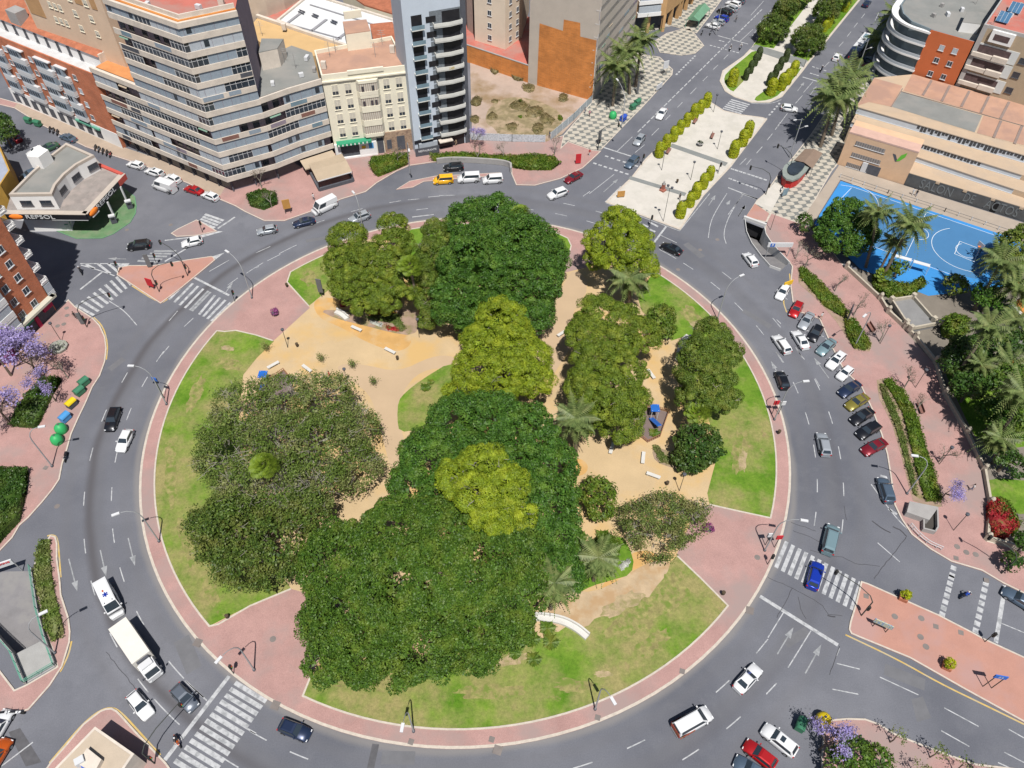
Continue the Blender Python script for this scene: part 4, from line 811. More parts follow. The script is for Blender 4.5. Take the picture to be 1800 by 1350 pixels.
def clutter(t, h, spots, seed=1):
    r = random.Random(seed)
    for x, y in spots:
        p = G(x, y, h); k = r.random()
        if k < .45: MB().use(r.choice([m_alu, m_conc])).box(p + Vector((0, 0, .45)), (r.uniform(.8, 1.5), .7, .8), r.uniform(0, 3)).build('air_unit', t)
        elif k < .8: b = MB().use(m_conc); b.tube([p, p + Vector((0, 0, 3.2))], .05, 4); [b.tube([p + Vector((-w_, 0, z)), p + Vector((w_, 0, z))], .03, 3) for w_, z in ((.7, 3.0), (.5, 2.6), (.9, 2.2))]; b.build('aerial', t)
        else: MB().use(m_cream).prism([(p.x - .5, p.y - .4), (p.x + .5, p.y - .4), (p.x + .5, p.y + .4), (p.x - .5, p.y + .4)], h, h + 1.5).build('chimney', t)
clutter(tw, 18.8, ((480, 150), (520, 120), (540, 105), (500, 110), (553, 125), (530, 135)), 3); clutter(tw, 35.9, ((260, 12), (350, 16), (390, 8)), 4); clutter(ad, 19.1, ((580, 100), (590, 92), (660, 100), (690, 92), (672, 78), (570, 120)), 5); clutter(hall, 9.6, ((460, 60), (500, 52), (620, 30)), 6)
# --- gable building on the avenue, orange brick patch on its blind wall
A7, B7 = (2.8, 184.1), (18.6, 176.0); f7 = FC(A7, B7)
gb = bld('gable_building', 'tall beige building whose blind gable carries an orange brick patch over the vacant lot', [A7, B7, (30.6, 203), (14, 211)], 42, mat('grey_beige', (.46, .41, .355), var=.05, scale=.4), m_groof, .8, 'apartment building')
pp = [f7.px(*p) for p in Zt('E', (985, 865), (1012, 245), (1258, 325), (1268, 205), (1440, 240), (1442, 385), (1612, 425), (1560, 1030), (1420, 1062))]; pp[0] = (pp[0][0], 4); pp[-1] = (pp[-1][0] - .2, 0); pp[-2] = (f7.L - .1, 0); pp.append((pp[0][0], 0))
b = MB().use(m_bk2); b.face([f7.p(u, z, .04) for u, z in pp]); b.build('brick_patch', gb)
banded(gb, [B7, (30.6, 203)], 3.6, 12, 3.05, depth=1.1, seed=21, dark=.25, ph=.8, bm=mat('white_band', (.50, .48, .46), var=.05))
lw = thing('lot_wall', 'long orange brick wall along the back of the vacant lot', 'wall'); fw = FC((-13.2, 194.4), A7); b = MB().use(m_bk2); fw.box(b, 0, fw.L, 0, 4.6, -.3, 0); b.build('brickwork', lw); b = MB().use(m_conc); fw.box(b, 0, fw.L, 4.6, 4.75, -.35, .05); b.build('coping', lw)
te = thing('terrace_flats', 'pale flats standing on a red terrace behind the orange lot wall', 'apartment building'); MB().use(m_redroof).prism([fw.p(-.5, 0, -.35)[:2], fw.p(fw.L, 0, -.35)[:2], (8, 210), (-14, 216)], 0, 4.3).build('terrace', te)
c1, c2, c3, c4 = G(835, 71, 4.3), G(888, 87, 4.3), G(917, 66, 4.3), G(930, 20, 4.3); MB().use(mat('pale_cream', (.68, .58, .46), var=.05, scale=.3)).prism([c1[:2], c2[:2], c3[:2], c4[:2], (-6, 225)], 4.3, 30).build('wall', te)
for f_, n_ in ((FC(c1, c2), 1), (FC(c2, c3), 2)):
    for k in range(5):
        for j in range(n_): win(te, f_, f_.L * (j + .7) / (n_ + .4), 6.2 + 3.1 * k, 1.1, 1.3, 'plain')
tb = bld('terrace_flats', 'narrow pink flats in the gap right of the modern tower', [G(*p, 4.3)[:2] for p in ((822, 52), (832, 60), (834, 10), (815, 10))], 28, mat('pink_render', (.46, .33, .27), var=.08), m_groof, .6, 'apartment building')

# --- avenue buildings past the side street
b8 = [G(1108, 62)[:2], G(1165, 56)[:2], G(1196, 30)[:2], (78, 280), (50, 290), (22, 232)]; f8 = FC(b8[0], b8[1]); f8b = FC(b8[1], b8[2]); f8c = FC(b8[2], b8[3])
av = thing('arcade_building', 'ochre and white building raised on pillars over a shaded arcade by the avenue', 'apartment building')
MB().use(mat('ochre_render', (.46, .28, .13), var=.08)).prism(b8, 4.6, 24).build('wall', av); MB().use(m_dark).prism(offs(b8, 2.2, True), 0, 4.6).build('arcade_back', av)
b = MB().use(_M['ochre_render'])
for f_ in (f8, f8b, f8c):
    for j in range(int(f_.L / 4.5) + 1): f_.box(b, j * 4.5, j * 4.5 + .8, 0, 4.6, -.9, 0)
b.parts('pillar', av)
for f_ in (f8, f8c):
    for k in range(5):
        b = MB().use(m_wh2); f_.box(b, .1 * f_.L, .8 * f_.L, 5.2 + 3.2 * k, 6.2 + 3.2 * k, 0, 1.2); b.use(m_shut2); f_.box(b, .12 * f_.L, .78 * f_.L, 6.2 + 3.2 * k, 7.9 + 3.2 * k, .1, 1.1); b.build('glazed_balcony', av)
ft = thing('terrace_tent', 'green gabled canvas tent of a pavement terrace beside parked cars', 'tent'); a, c, d, e = [G(*p) for p in Zt('A', (985, 300), (1115, 320), (1230, 185), (1110, 150))]
b = MB().use(mat('green_canvas', (.12, .25, .16), var=.1)); H_ = 2.5; r1 = (a + c) / 2; r2 = (d + e) / 2; up = Vector((0, 0, H_)); rp = Vector((0, 0, H_ + 1.1))
b.face([a + up, r1 + rp, r2 + rp, e + up]); b.face([r1 + rp, c + up, d + up, r2 + rp]); b.face([a + up, c + up, r1 + rp]); b.face([e + up, r2 + rp, d + up]); b.build('roof', ft)
for q in (a, c, d, e): MB().use(m_grail).tube([q, q + up], .06).build('post', ft)

# --- right side: curved balcony block, beige block with loggias, school
q0, q1 = G(1612, 128, 14.5), G(1677, 148, 14.5); q0, q1 = G(1609, 128.5, 7.0), G(1677, 149, 7.0); q0.z = q1.z = 0; f9 = FC(q0, q1)
def hz(f, x, y): return f.px(x, y)[1]
h9 = hz(f9, 1643, 58)
a9 = [q0 + f9.n * -0, q1, f9.p(f9.L, 0, -34), f9.p(-12, 0, -36), f9.p(-10.5, 0, -9), f9.p(-8.5, 0, -4.5), f9.p(-5.5, 0, -1.5)]
cb = bld('curved_balcony_block', 'grey roofed block with curved white balconies and an orange end wall', [p[:2] for p in a9], h9, mat('slate_glass', (.16, .20, .22), var=.1), m_groof, .5, 'apartment building')
b = MB().use(mat('bright_orange', (.47, .125, .045), var=.05, scale=.5)); f9.box(b, -.6, f9.L, 0, h9 + .5, .0, .15); b.build('end_wall', cb)
for x, y in Zt('I', (718, 628), (893, 670), (648, 790), (822, 838), (568, 965), (740, 1010)): u, z = f9.px(x, y); win(cb, f9, u, z, 1.15, 1.25, 'shut' if z > h9 - 5 else 'plain', .15)
for k in range(7):
    z = h9 - .1 - 3.05 * k; b = MB().use(m_wh2); cv = smooth([Vector((p.x, p.y, 0)) for p in (f9.p(-12.4, 0, -34), f9.p(-12.2, 0, -12), f9.p(-11.5, 0, -4), f9.p(-7, 0, .6), f9.p(-.4, 0, 1.1))], 3); pband(b, cv, z - .1, z + .35, -.2, 0); pband(b, cv, z - .1, z + .02, -1.6, -.2); b.use(m_shut2)
    pband(b, cv, z + .35, z + .95, -.14, -.04) if k else None; b.build('curved_balcony', cb)
b = MB().use(m_wh2); c_ = [G(*p, h9) for p in Zt('I', (930, 420), (1170, 450), (1230, 300), (1000, 260))]; b.prism([p[:2] for p in c_], h9, h9 + 2.2); b.use(m_groof).prism([p[:2] for p in c_], h9 + 2.2, h9 + 2.3); b.build('roof_house', cb)
f10 = FC(q1 + (q1 - q0).normalized() * .3, G(1812, 189, 7.0)); h10 = hz(f10, 1738, 50); sb = bld('loggia_block', 'beige block with white framed loggias and solar panels on a red roof', [f10.p(.0, 0)[:2], f10.p(f10.L, 0)[:2], f10.p(f10.L, 0, -30)[:2], f10.p(0, 0, -30)[:2]], h10, mat('khaki_render', (.37, .29, .20), var=.06), m_redroof, .7, 'apartment building', parm=mat('grey_render', (.36, .35, .34), var=.05))
b = MB().use(_M['grey_render']); f10.box(b, 0, 1.0, 0, h10 + .7, .0, .3); b.build('side_pier', sb)
for k, (x0, y0, x1, y1) in enumerate([(1150, 590, 1740, 720), (1060, 770, 1650, 900), (970, 970, 1560, 1100)]):
    u0, z0 = f10.px(1560 + x0 / 7.5, y0 / 7.5); u1, z1 = f10.px(1560 + x1 / 7.5, y1 / 7.5); zt = (z0 + z1) / 2
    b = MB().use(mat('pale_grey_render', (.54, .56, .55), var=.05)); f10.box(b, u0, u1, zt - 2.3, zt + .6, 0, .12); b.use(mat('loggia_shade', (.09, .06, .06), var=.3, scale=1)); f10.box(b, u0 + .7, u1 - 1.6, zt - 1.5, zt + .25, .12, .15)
    b.use(m_cream); f10.box(b, u0 + .2, u0 + 4.6, zt - 2.3, zt - 1.45, .12, .7); f10.box(b, u0 + 4.6, u1 - 1.6, zt - 2.3, zt - 1.2, .12, .9); b.build('loggia', sb)
    win(sb, f10, u1 + 1.3, zt - .9, 1.5, 1.3, 'dark')
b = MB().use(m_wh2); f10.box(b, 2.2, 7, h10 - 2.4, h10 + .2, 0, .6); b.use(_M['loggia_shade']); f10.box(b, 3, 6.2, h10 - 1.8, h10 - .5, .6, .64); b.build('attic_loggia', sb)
for x, y in ((1525, 255), (1680, 130)):
    c_ = G(*Zt('I', (x, y))[0], h10 + .6); b = MB().use(mat('solar_glass', (.06, .14, .24), rough=.2, var=.1, spec=.6)); R = Matrix.Rotation(f10.rz, 3, 'Z') @ Matrix.Rotation(RAD(25), 3, 'X'); b.box(c_ + Vector((0, 0, .5)), (2.6, 3.0, .1), R=R); b.use(m_alu)
    for k in (-1.3, -.43, .43, 1.3): b.box(c_ + R @ Vector((k, 0, .08)) + Vector((0, 0, .5)), (.05, 3.0, .04), R=R)
    b.build('solar_panel', sb)
clutter(cb, h9, ((1640, 30), (1665, 28), (1690, 20), (1715, 8), (1655, 12)), 8); clutter(sb, h10, ((1745, 45), (1775, 30), (1790, 12)), 9)
# school
f11 = FC(G(1471, 289), G(1812, 394)); L11 = f11.L; sc = thing('school_building', 'wide tan school with white window strips, flat roof and dark hall front', 'school')
uA = f11.px(1587, 328)[0]; hA = f11.px(1613, 269)[1]; H11 = 14.3
def U(x, y): return f11.px(x, y)
MB().use(mat('tan_stone', (.58, .39, .25), var=.06, scale=.5)).prism([f11.p(0, 0)[:2], f11.p(uA, 0)[:2], f11.p(uA, 0, -6)[:2], f11.p(0, 0, -6)[:2]], 0, hA).build('wall', sc)
def lvl(pl, pr, z, back=(96, 178)):             # upright face through two picture points at height z
    return FC(G(*pl, z), G(*pr, z))
LV = []; zc0 = 3.1; f_ = f11
for bl, br, tl in (((1606.8, 283.5), (1778, 340.7), (1610, 275)), ((1494, 222), (1792, 315.5), (1495.4, 213.6)), ((1503.7, 199.4), (1800, 286), (1506, 187.5))):
    f_ = lvl(bl, br, zc0); z1 = f_.px(*tl)[1]; LV.append((f_, zc0, z1)); zc0 = z1
H11 = zc0; bkL, bkR, bkM = G(1606, 131, 7.0), G(1814, 190, 7.0), G(1537, 137, 7.0)
us0_ = f11.px(1590.7, 321.3)[0]
MB().use(m_tan).prism([f11.p(us0_, 0)[:2], f11.p(L11, 0)[:2], bkR[:2], bkL[:2]], 0, 3.1).build('wall', sc)
for i, (f_, za, zb) in enumerate(LV):
    uu0 = f_.px(*((1606.8, 283.5), (1494, 222), (1503.7, 199.4))[i])[0]; e_ = f_.p(uu0, 0); g_ = f_.p(f_.L + 12, 0)
    MB().use(m_tan).prism([e_[:2], g_[:2], bkR[:2], bkL[:2]] + ([bkM[:2]] if i else []), 0 if i else 2.9, zb).build('wall', sc)
rt = lambda pts, mt_, z, nm='roof': MB().use(mt_).face([(*G(*p, z)[:2], z) for p in pts]).build(nm, sc)
rt(Zt('D', (105, 285), (240, 70), (520, 45), (900, 150), (1350, 270), (1350, 580), (900, 455), (600, 360)), m_tan, H11 + .02)
rt(Zt('D', (115, 278), (240, 72), (450, 130), (365, 285), (200, 250)), m_terra, H11 + .05); rt(Zt('D', (370, 285), (440, 175), (1040, 350), (985, 475)), m_groof, H11 + .05)
rt(Zt('D', (455, 165), (520, 45), (1350, 270), (1350, 425), (1000, 325)), m_terra, H11 + .05); rt(Zt('D', (1000, 480), (1050, 350), (1350, 435), (1350, 570)), m_terra, H11 + .05)
b = MB().use(mat('roof_seam', (.22, .17, .15), var=.1))
for p, q in (((600, 200), (665, 90)), ((740, 245), (800, 130)), ((885, 285), (945, 170)), ((1030, 330), (1090, 210)), ((1175, 375), (1240, 250)), ((1125, 515), (1180, 390)), ((1280, 560), (1335, 430)), ((440, 172), (1350, 428)), ((365, 285), (450, 150))): a, c = G(*Zt('D', p)[0], H11 + .1), G(*Zt('D', q)[0], H11 + .1); b.seg(a, c, .55 if p[0] > 480 and q[0] - p[0] < 80 else .18, .12)
b.parts('roof_seam', sc)
m_strip = mat('white_strip', (.44, .49, .55), var=.05, scale=1)
r5 = random.Random(5)
for i, (f_, za, zb) in enumerate(LV):
    ur = (f_.px(1778, 340.7)[0], f_.px(1792, 315.5)[0], f_.L + 12)[i]; b = MB().use(m_strip); f_.box(b, 0, ur, za + .08, zb - .06, 0, .06); b.use(m_alu); f_.box(b, 0, ur, za + .02, za + .12, .06, .16); b.use(mat('strip_top', (.30, .25, .2), var=0)); f_.box(b, 0, ur, zb - .06, zb + .05, .0, .2); b.use(m_glass)
    if i:
        x0, x1, n_ = ((1613, 256, 1722, 288, 18), (1608, 222, 1800, 284, 34))[i - 1][0:1][0], ((1722, 288), (1800, 284))[i - 1], (18, 30)[i - 1]
        a0 = f_.px(*((1616, 262), (1610, 228))[i - 1])[0]; a1 = f_.px(*((1722, 293), (1798, 285))[i - 1])[0]
        for j in range(n_):
            q = a0 + (a1 - a0) * (j + .1 * (j % 2)) / n_; f_.box(b, q, q + (a1 - a0) / n_ * .74, zb - min(zb - za - .15, r5.uniform(.7, 1.5)), zb - .1, .06, .1)
    b.build('window_strip', sc)
print('LV', [(round(a, 1), round(b, 1)) for _, a, b in LV], 'hA', hA)
us = 0
U_ = 0
b = MB().use(mat('pink_coping', (.50, .33, .27), var=.08)); f11.box(b, 0, uA, hA, hA + .35, -.25, .03); f11.box(b, 0, uA, hA + .02, hA + .12, -3.5, -.25); b.build('parapet', sc)
for ya, (x0, y0, x1, y1) in enumerate(((105, 548, 315, 625), (75, 630, 280, 710), (35, 708, 180, 760))):
    ua, za = U(*Zt('D', (x0, y0))[0]); ub, zb = U(*Zt('D', (x1, y1))[0]); zc = (za + zb) / 2 + .1; b = MB().use(mat('grey_blind', (.25, .22, .20), var=.2, scale=5)); f11.box(b, ua, ub, zc - .55, zc + .45, 0, .05); b.use(m_alu); f11.box(b, ua - .1, ub + .1, zc - .65, zc - .55, 0, .15); b.use(m_dark)
    for j in range(12): u = ua + (ub - ua) * j / 12; f11.box(b, u, u + .08, zc - .55, zc + .45, .05, .08)
    b.build('window_row', sc)
u0, z0 = U(*Zt('D', (215, 800))[0]); b = MB().use(m_dark); f11.box(b, u0 - 1.6, u0 + 1.3, 0, 2.3, .02, .06); b.use(m_alu); f11.box(b, u0 - 2.6, u0 - 1.5, .2, 2.5, .05, .3); b.build('door', sc)
b = MB().use(mat('hall_panel', (.075, .08, .085), rough=.5, var=.2, scale=.6)); us0 = U(1590, 322)[0]; f11.box(b, us0, L11, .1, 3.0, .02, .07); b.build('hall_front', sc); b = MB().use(m_tan)
for j in range(8): f11.box(b, us0 + 5.6 + 5.55 * j, us0 + 6.4 + 5.55 * j, 2.6, 3.05, .05, .2)
b.parts('bracket', sc); b = MB().use(mat('void_door', (.005, .005, .006), var=0)); f11.box(b, U(1743, 372)[0] - .5, U(1743, 372)[0] + .6, 0, 2.6, .07, .1); b.build('door', sc)
m_gl = mat('grey_letters', (.14, .155, .165), var=0); ua, ub = U(*Zt('D', (570, 850))[0])[0], U(*Zt('D', (1320, 1070))[0])[0]
for s_, k0, k1 in (('SALON', 0, .36), ('DE', .45, .57), ('ACTOS', .66, 1)): ftext(s_, 3.0, m_gl, sc, f11, ua + (ub - ua) * (k0 + k1) / 2, 1.45, .11, -.01, ((ub - ua) * (k1 - k0)) / (len(s_) * 2.05))
c_ = [f11.p(*f11.px(*Zt('D', p)[0]), .05) for p in ((378, 632), (400, 640), (412, 690), (395, 692))]; MB().use(m_dark).face(c_).build('emblem', sc)
c_ = [f11.p(*f11.px(*Zt('D', p)[0]), .06) for p in ((400, 688), (440, 645), (487, 628), (470, 660), (425, 688))]; MB().use(mat('lime', (.13, .42, .04), var=0)).face(c_).build('emblem', sc)

# --- filling station
gs = thing('filling_station', 'white filling station with a flat grey roof over a long dark canopy', 'filling station')
zc_ = 5.4; zr = 9.0
cp = [G(*p, zc_) for p in Zt('H', (70, 868), (1138, 880), (1640, 345), (1330, 215), (1235, 100), (700, 100), (150, 600))]
MB().use(mat('canopy_top', (.24, .215, .20), var=.15, scale=.6, c2=(.30, .26, .24), s2=.4)).prism([p[:2] for p in cp], zc_ - .3, zc_, True).build('canopy', gs)
rp_ = [G(*p, zr) for p in Zt('H', (112, 612), (682, 605), (735, 480), (850, 345), (1010, 215), (1238, 92), (870, -70), (640, 110), (400, 320))]
MB().use(m_wh2).prism([p[:2] for p in rp_], 0, zr - .5).build('wall', gs)
ins = offs([p[:2] for p in rp_], .55, True); ins2 = offs([p[:2] for p in rp_], -.55, True); A_ = sum(rp_[i].x * rp_[(i + 1) % 9].y - rp_[(i + 1) % 9].x * rp_[i].y for i in range(9)); ins = ins if A_ > 0 else ins2
MB().use(m_groof).face([(p[0], p[1], zr - .45) for p in ins]).build('roof', gs)
b = MB().use(mat('warm_coping', (.42, .37, .32), var=.06))
for i in range(9): j = (i + 1) % 9; b.prism([rp_[i][:2], rp_[j][:2], ins[j], ins[i]], zr - .6, zr)
b.build('parapet', gs)
h_ = [G(*p, zr) for p in Zt('H', (420, 235), (570, 250), (700, 150), (560, 90))]; MB().use(m_wh2).prism([p[:2] for p in h_], zr - .5, zr + 2.2).build('roof_house', gs)
fa = FC(cp[0], cp[1]); fb_ = FC(cp[1], cp[2]); b = MB().use(m_black)
for f_ in (fa, fb_): f_.box(b, 0, f_.L, zc_ - 1.15, zc_ + .1, 0, .25)
b.use(m_alu); fa.box(b, fa.L * .55, fa.L, zc_ - 1.25, zc_ - 1.13, .1, .27); b.build('fascia', gs)
b = MB().use(mat('warm_coping', (.4, .35, .3))); 
for f_ in (fa, fb_): f_.box(b, 0, f_.L, zc_ + .1, zc_ + .2, -.9, .27)
b.build('fascia_cap', gs)
b = MB().use(mat('red_fascia', (.45, .08, .06), var=.1)); fb_.box(b, fb_.L * .8, fb_.L, zc_ - 1.1, zc_ + .15, .25, .3); f_ = FC(cp[2], cp[3]); f_.box(b, 0, f_.L, zc_ - .1, zc_ + .35, -.8, -.1); b.build('fascia', gs)
ftext('REPSOL', 1.25, m_alu, gs, fa, fa.L * .42, zc_ - .52, .28, .0, 1.35); ftext('REPSOL', 1.25, m_alu, gs, fb_, fb_.L * .45, zc_ - .52, .28, .0, 1.6)
m_or = mat('sign_orange', (.75, .19, .02), var=.05)
for f_, u in ((fa, .13), (fb_, .12)): c_ = f_.p(u * f_.L, zc_ - .4, .4); b = MB().use(m_or, True); b.grid([[c_ + f_.u * 1.35 * x_ + (f_.n * .3 * math.cos(a) + Vector((0, 0, .62 * math.sin(a)))) * (1 - x_ * x_) ** .5 for a in np.linspace(0, 6.283, 11)[:-1]] for x_ in (-.98, -.8, -.4, 0, .4, .8, .98)], True); b.use(m_alu); f_.box(b, u * f_.L - .9, u * f_.L + 1.2, zc_ - 1.2, zc_ - 1.02, .3, .6); b.build('logo', gs)
for f_, us_ in ((FC(rp_[0], rp_[1]), (.3, .76)), (FC(rp_[2], rp_[3]), (.3,)), (FC(rp_[3], rp_[4]), (.6,)), (FC(rp_[4], rp_[5]), (.7,))):
    for u in us_: win(gs, f_, f_.L * u, 6.9, 2.2, 1.2, 'dark', .0)
def gpump(x, y, lb, sc_=1):
    p = G(x, y, .1); t = thing('fuel_pump', lb, 'fuel pump', p, RAD(25), 'fuel pumps under the canopy'); b = MB().use(m_dark).box((0, 0, .9), (1.1, .6, 1.6)); b.build('body', t); MB().use(m_alu).box((0, 0, 1.85), (1.2, .7, .3)).build('cap', t); MB().use(m_black).box((0, -.32, 1.25), (.6, .06, .4)).build('display', t); MB().use(m_black).tube([(.6, 0, 1.4), (.85, 0, .9), (.75, 0, .4), (.6, 0, .8)], .035, 5).build('hose', t)
gpump(202, 392, 'black fuel pump nearer the green forecourt edge'); gpump(230, 366, 'black fuel pump farther right with a red valve'); 
for i, (x, y, zt_) in enumerate(((127, 405, 4.2), (203, 385, 4.2), (225, 358, 4.2))): q = G(x, y, .1); b = MB().use(m_alu).box((q.x, q.y, 2.2), (.3, .3, 4.2)); b.build('column', gs)
p = G(124, 404, .1); t = thing('station_cabinet', 'white cabinet at the canopy column on the green apron', 'cabinet', p, .3); MB().use(m_alu).box((0, 0, .8), (.9, .7, 1.5)).build('body', t); MB().use(m_grail).box((0, 0, 1.62), (1, .8, .12)).build('lid', t)

# --- brick block on the west edge
Kc = (-83.2, 100.4); f14 = FC((-89.2, 82.5), Kc); nrm = f14.n; f14n = FC(Kc, (-101.5, 106.6)); b14 = bld('brick_tower_block', 'tall orange brick block with white framed windows and glazed white balconies over the west pavement', [(-89.2, 82.5), Kc, (-101.5, 106.6), (-107, 89)], 37, m_bk, m_groof, .9, 'apartment building')
cols = [f14.px(59.6, 533)[0], f14.px(40, 555)[0]]; zs0 = f14.px(59.6, 533)[1]
for k in range(10):
    win(b14, f14, cols[0], zs0 + 3.0 * k, 1.25, 1.35); win(b14, f14, cols[1], zs0 - .1 + 3.0 * k, 1.25, 1.35)
    z = zs0 - 1.3 + 3.0 * k
    b = MB().use(m_wh2); f14.box(b, cols[1] - 6.4, cols[1] - 1.6, z, z + 1.05, 0, 1.2); f14.box(b, cols[1] - 6.4, cols[1] - 1.6, z + 2.6, z + 2.85, 0, 1.2); b.use(m_shut2); f14.box(b, cols[1] - 6.3, cols[1] - 1.7, z + 1.05, z + 2.6, .1, 1.12); b.build('glazed_balcony', b14)
    b = MB().use(m_wh2); f14n.box(b, -.25, 3.4, z - .1, z + .1, 0, 1.5)
    if k == 0: b.use(m_shut2); f14n.box(b, -.25, 3.4, z + .1, z + 2.7, 1.38, 1.45); f14n.box(b, -.28, -.22, z + .1, z + 2.7, 0, 1.45)
    b.use(m_wh2)
    for q_ in (.25, .55, .85): f14n.box(b, -.25, 3.4, z + q_, z + q_ + .14, 1.42, 1.5); f14n.box(b, -.3, -.22, z + q_, z + q_ + .14, 0, 1.5)
    b.build('balcony', b14)
b = MB().use(mat('cream_cornice', (.46, .45, .37), var=.05)); f14.box(b, 0, f14.L + .8, 3.3, 3.75, 0, 1.1); f14n.box(b, -1.1, 12, 3.3, 3.75, 0, .7); b.build('cornice', b14)
b = MB().use(m_dark); f14.box(b, .2, f14.L - .2, 0, 3.2, .0, .08); b.use(mat('crimson_shopfront', (.36, .02, .07), var=.1)); f14.box(b, f14.L - 2.4, f14.L - .3, 1.9, 3.2, .08, .5); f14.box(b, f14.L - 4.6, f14.L - 3.9, 0, 2.4, .08, .4); b.use(_M['green_awning']); f14.box(b, f14.L - 9, f14.L - 4.8, 2.4, 3.2, .08, .5); b.build('shopfront', b14)
yb = bld('yellow_walled_block', 'blue grey building with an ochre edge at the far left', [G(*p, 9)[:2] for p in ((-90, 420), (0, 430), (32, 400), (20, 360), (-5, 300), (-60, 290))] if False else [G(*p, 7)[:2] for p in ((-60, 352), (2, 328), (19, 302), (-2, 252), (-60, 240))], 7, mat('ochre_edge', (.40, .24, .05), var=.15), mat('blue_grey_roof', (.28, .31, .38), var=.1), .4)
# --- kiosk building at the bottom left, pavilion at the right, restaurant pergola
kb = bld('pavement_pavilion', 'flat roofed beige pavilion at the bottom left corner of the picture', [G(*p, 4.2)[:2] for p in ((167, 1277), (236, 1325), (190, 1392), (85, 1362))], 4.2, m_cream, mat('beige_roof', (.42, .35, .27), var=.07, scale=.5), .0, 'building')
b = MB().use(m_cream); c_ = [G(*p, 4.2)[:2] for p in ((158, 1318), (183, 1338), (170, 1362), (140, 1345))]; b.prism(c_, 4.2, 5.0); b.build('roof_box', kb); b = MB().use(m_alu); b.box(G(141, 1338, 4.9), (1.0, .8, .9), .6); b.use(mat('blue_unit', (.06, .12, .40), var=.1)).box(G(152, 1346, 4.6), (.9, .6, .7), .6); b.build('air_unit', kb)
pv = thing('tiled_pavilion', 'white garden pavilion with an orange tiled roof at the right edge', 'building'); c_ = [G(*p, 4.5)[:2] for p in ((1777, 533), (1800, 560), (1860, 610), (1860, 500), (1798, 520))]; MB().use(m_wh2).prism(c_, 0, 4.5).build('wall', pv); c_ = [G(*p, 4.6)[:2] for p in ((1782, 532), (1800, 552), (1855, 600), (1855, 505), (1800, 522))]; MB().use(mat('orange_tile', (.55, .22, .05), var=.1)).prism(c_, 4.5, 4.8).build('roof', pv)
pg = thing('restaurant_pergola', 'beige canvas pergola with planters on the pavement in front of the curved wing', 'pergola'); c_ = [G(*p) for p in ((562, 337), (622, 320), (604, 288), (545, 305))]
for q in c_: MB().use(m_dark).tube([q, q + Vector((0, 0, 2.7))], .08).build('post', pg)
b = MB().use(_M['beige_awning']); m1 = (c_[0] + c_[3]) / 2; m2 = (c_[1] + c_[2]) / 2; z_ = lambda p, z: Vector((p.x, p.y, z)); b.face([z_(c_[0], 2.6), z_(c_[1], 2.6), z_(m2, 3.1), z_(m1, 3.1)]); b.face([z_(m1, 3.0), z_(m2, 3.0), z_(c_[2], 2.6), z_(c_[3], 2.6)]); b.use(m_alu); b.seg(z_(c_[0], 2.55), z_(c_[1], 2.55), .1, .2); b.build('canopy', pg)
b = MB().use(m_dark)
for a, c in ((c_[0], c_[1]), (c_[0], c_[3]), (c_[1], c_[2])): b.seg(z_(a, .5), z_(c, .5), .4, .8)
b.build('planter', pg)
# --- kiosk (red and glass) and brown awning on the tiled pavement
kk = thing('press_kiosk', 'rounded red and grey press kiosk with a brown canopy behind it', 'kiosk'); c_ = [G(*p) for p in Zt('C', (450, 720), (545, 740), (650, 640), (640, 590), (510, 580), (440, 640))]; c2_ = smooth(c_, 1, True)
MB().use(mat('kiosk_red', (.42, .02, .02), rough=.4, var=.08)).prism([p[:2] for p in c2_], .14, 2.2).build('body', kk)
ctr = sum(c_, Vector()) / 6; b = MB().use(mat('kiosk_grey', (.22, .25, .23), rough=.5, var=.1)); b.prism([(ctr + (p - ctr) * 1.12)[:2] for p in c2_], 2.2, 2.6, True); b.use(m_glass); b.prism([(ctr + (p - ctr) * .7)[:2] for p in c2_], 2.6, 3.0); b.build('roof', kk)
c_ = [G(*p, 2.8) for p in Zt('C', (560, 490), (650, 395), (800, 430), (715, 560))]; b = MB().use(mat('brown_canvas', (.20, .145, .11), var=.08)); m1 = (c_[0] + c_[3]) / 2 + Vector((0, 0, .5)); m2 = (c_[1] + c_[2]) / 2 + Vector((0, 0, .5)); b.face([c_[0], m1, m2, c_[1]]); b.face([m1, c_[3], c_[2], m2]); b.build('canopy', kk)
for q in c_: MB().use(m_dark).tube([z_(q, .14), q], .05).build('post', kk)
# --- fences round the lot
def fence(name, label, pts, h, mt_, z=.15, rail=True, cat='fence'):
    t = thing(name, label, cat); q = GG(pts, z); b = MB().use(mt_)
    for a, c in zip(q, q[1:]): b.seg((a.x, a.y, z + h / 2), (c.x, c.y, z + h / 2), .06, h - .1)
    b.build('panel', t); b = MB().use(m_alu)
    for a, c in zip(q, q[1:]):
        n = max(1, int((c - a).length / 2.5))
        for j in range(n + 1): p = a.lerp(c, j / n); b.box((p.x, p.y, z + h / 2), (.12, .12, h + .1))
    b.parts('post', t); return t
fence('hoarding', 'pale grey metal hoarding between vacant lot and wave tiled pavement', [(1040, 180), (1008, 212), (968, 246)], 2.0, mat('pale_hoarding', (.34, .38, .40), var=.15, scale=2))
fence('hoarding', 'white and grey sheet metal hoarding along the brick pavement side of the lot', [(958, 250), (900, 249), (828, 246)], 1.9, mat('sheet_metal', (.42, .45, .48), var=.3, scale=3, rough=.5))
tw2 = fence('terrace_fence', 'thin wire fence along the top edge of the blue court', [(1476, 312), (1560, 340), (1660, 372), (1778, 412)], .9, mat('thin_wire', (.22, .2, .18), var=0), .16)
for ch in tw2.children:
    if ch.name.startswith('panel'): ch.scale = (1, 1, .12); ch.location.z = .9
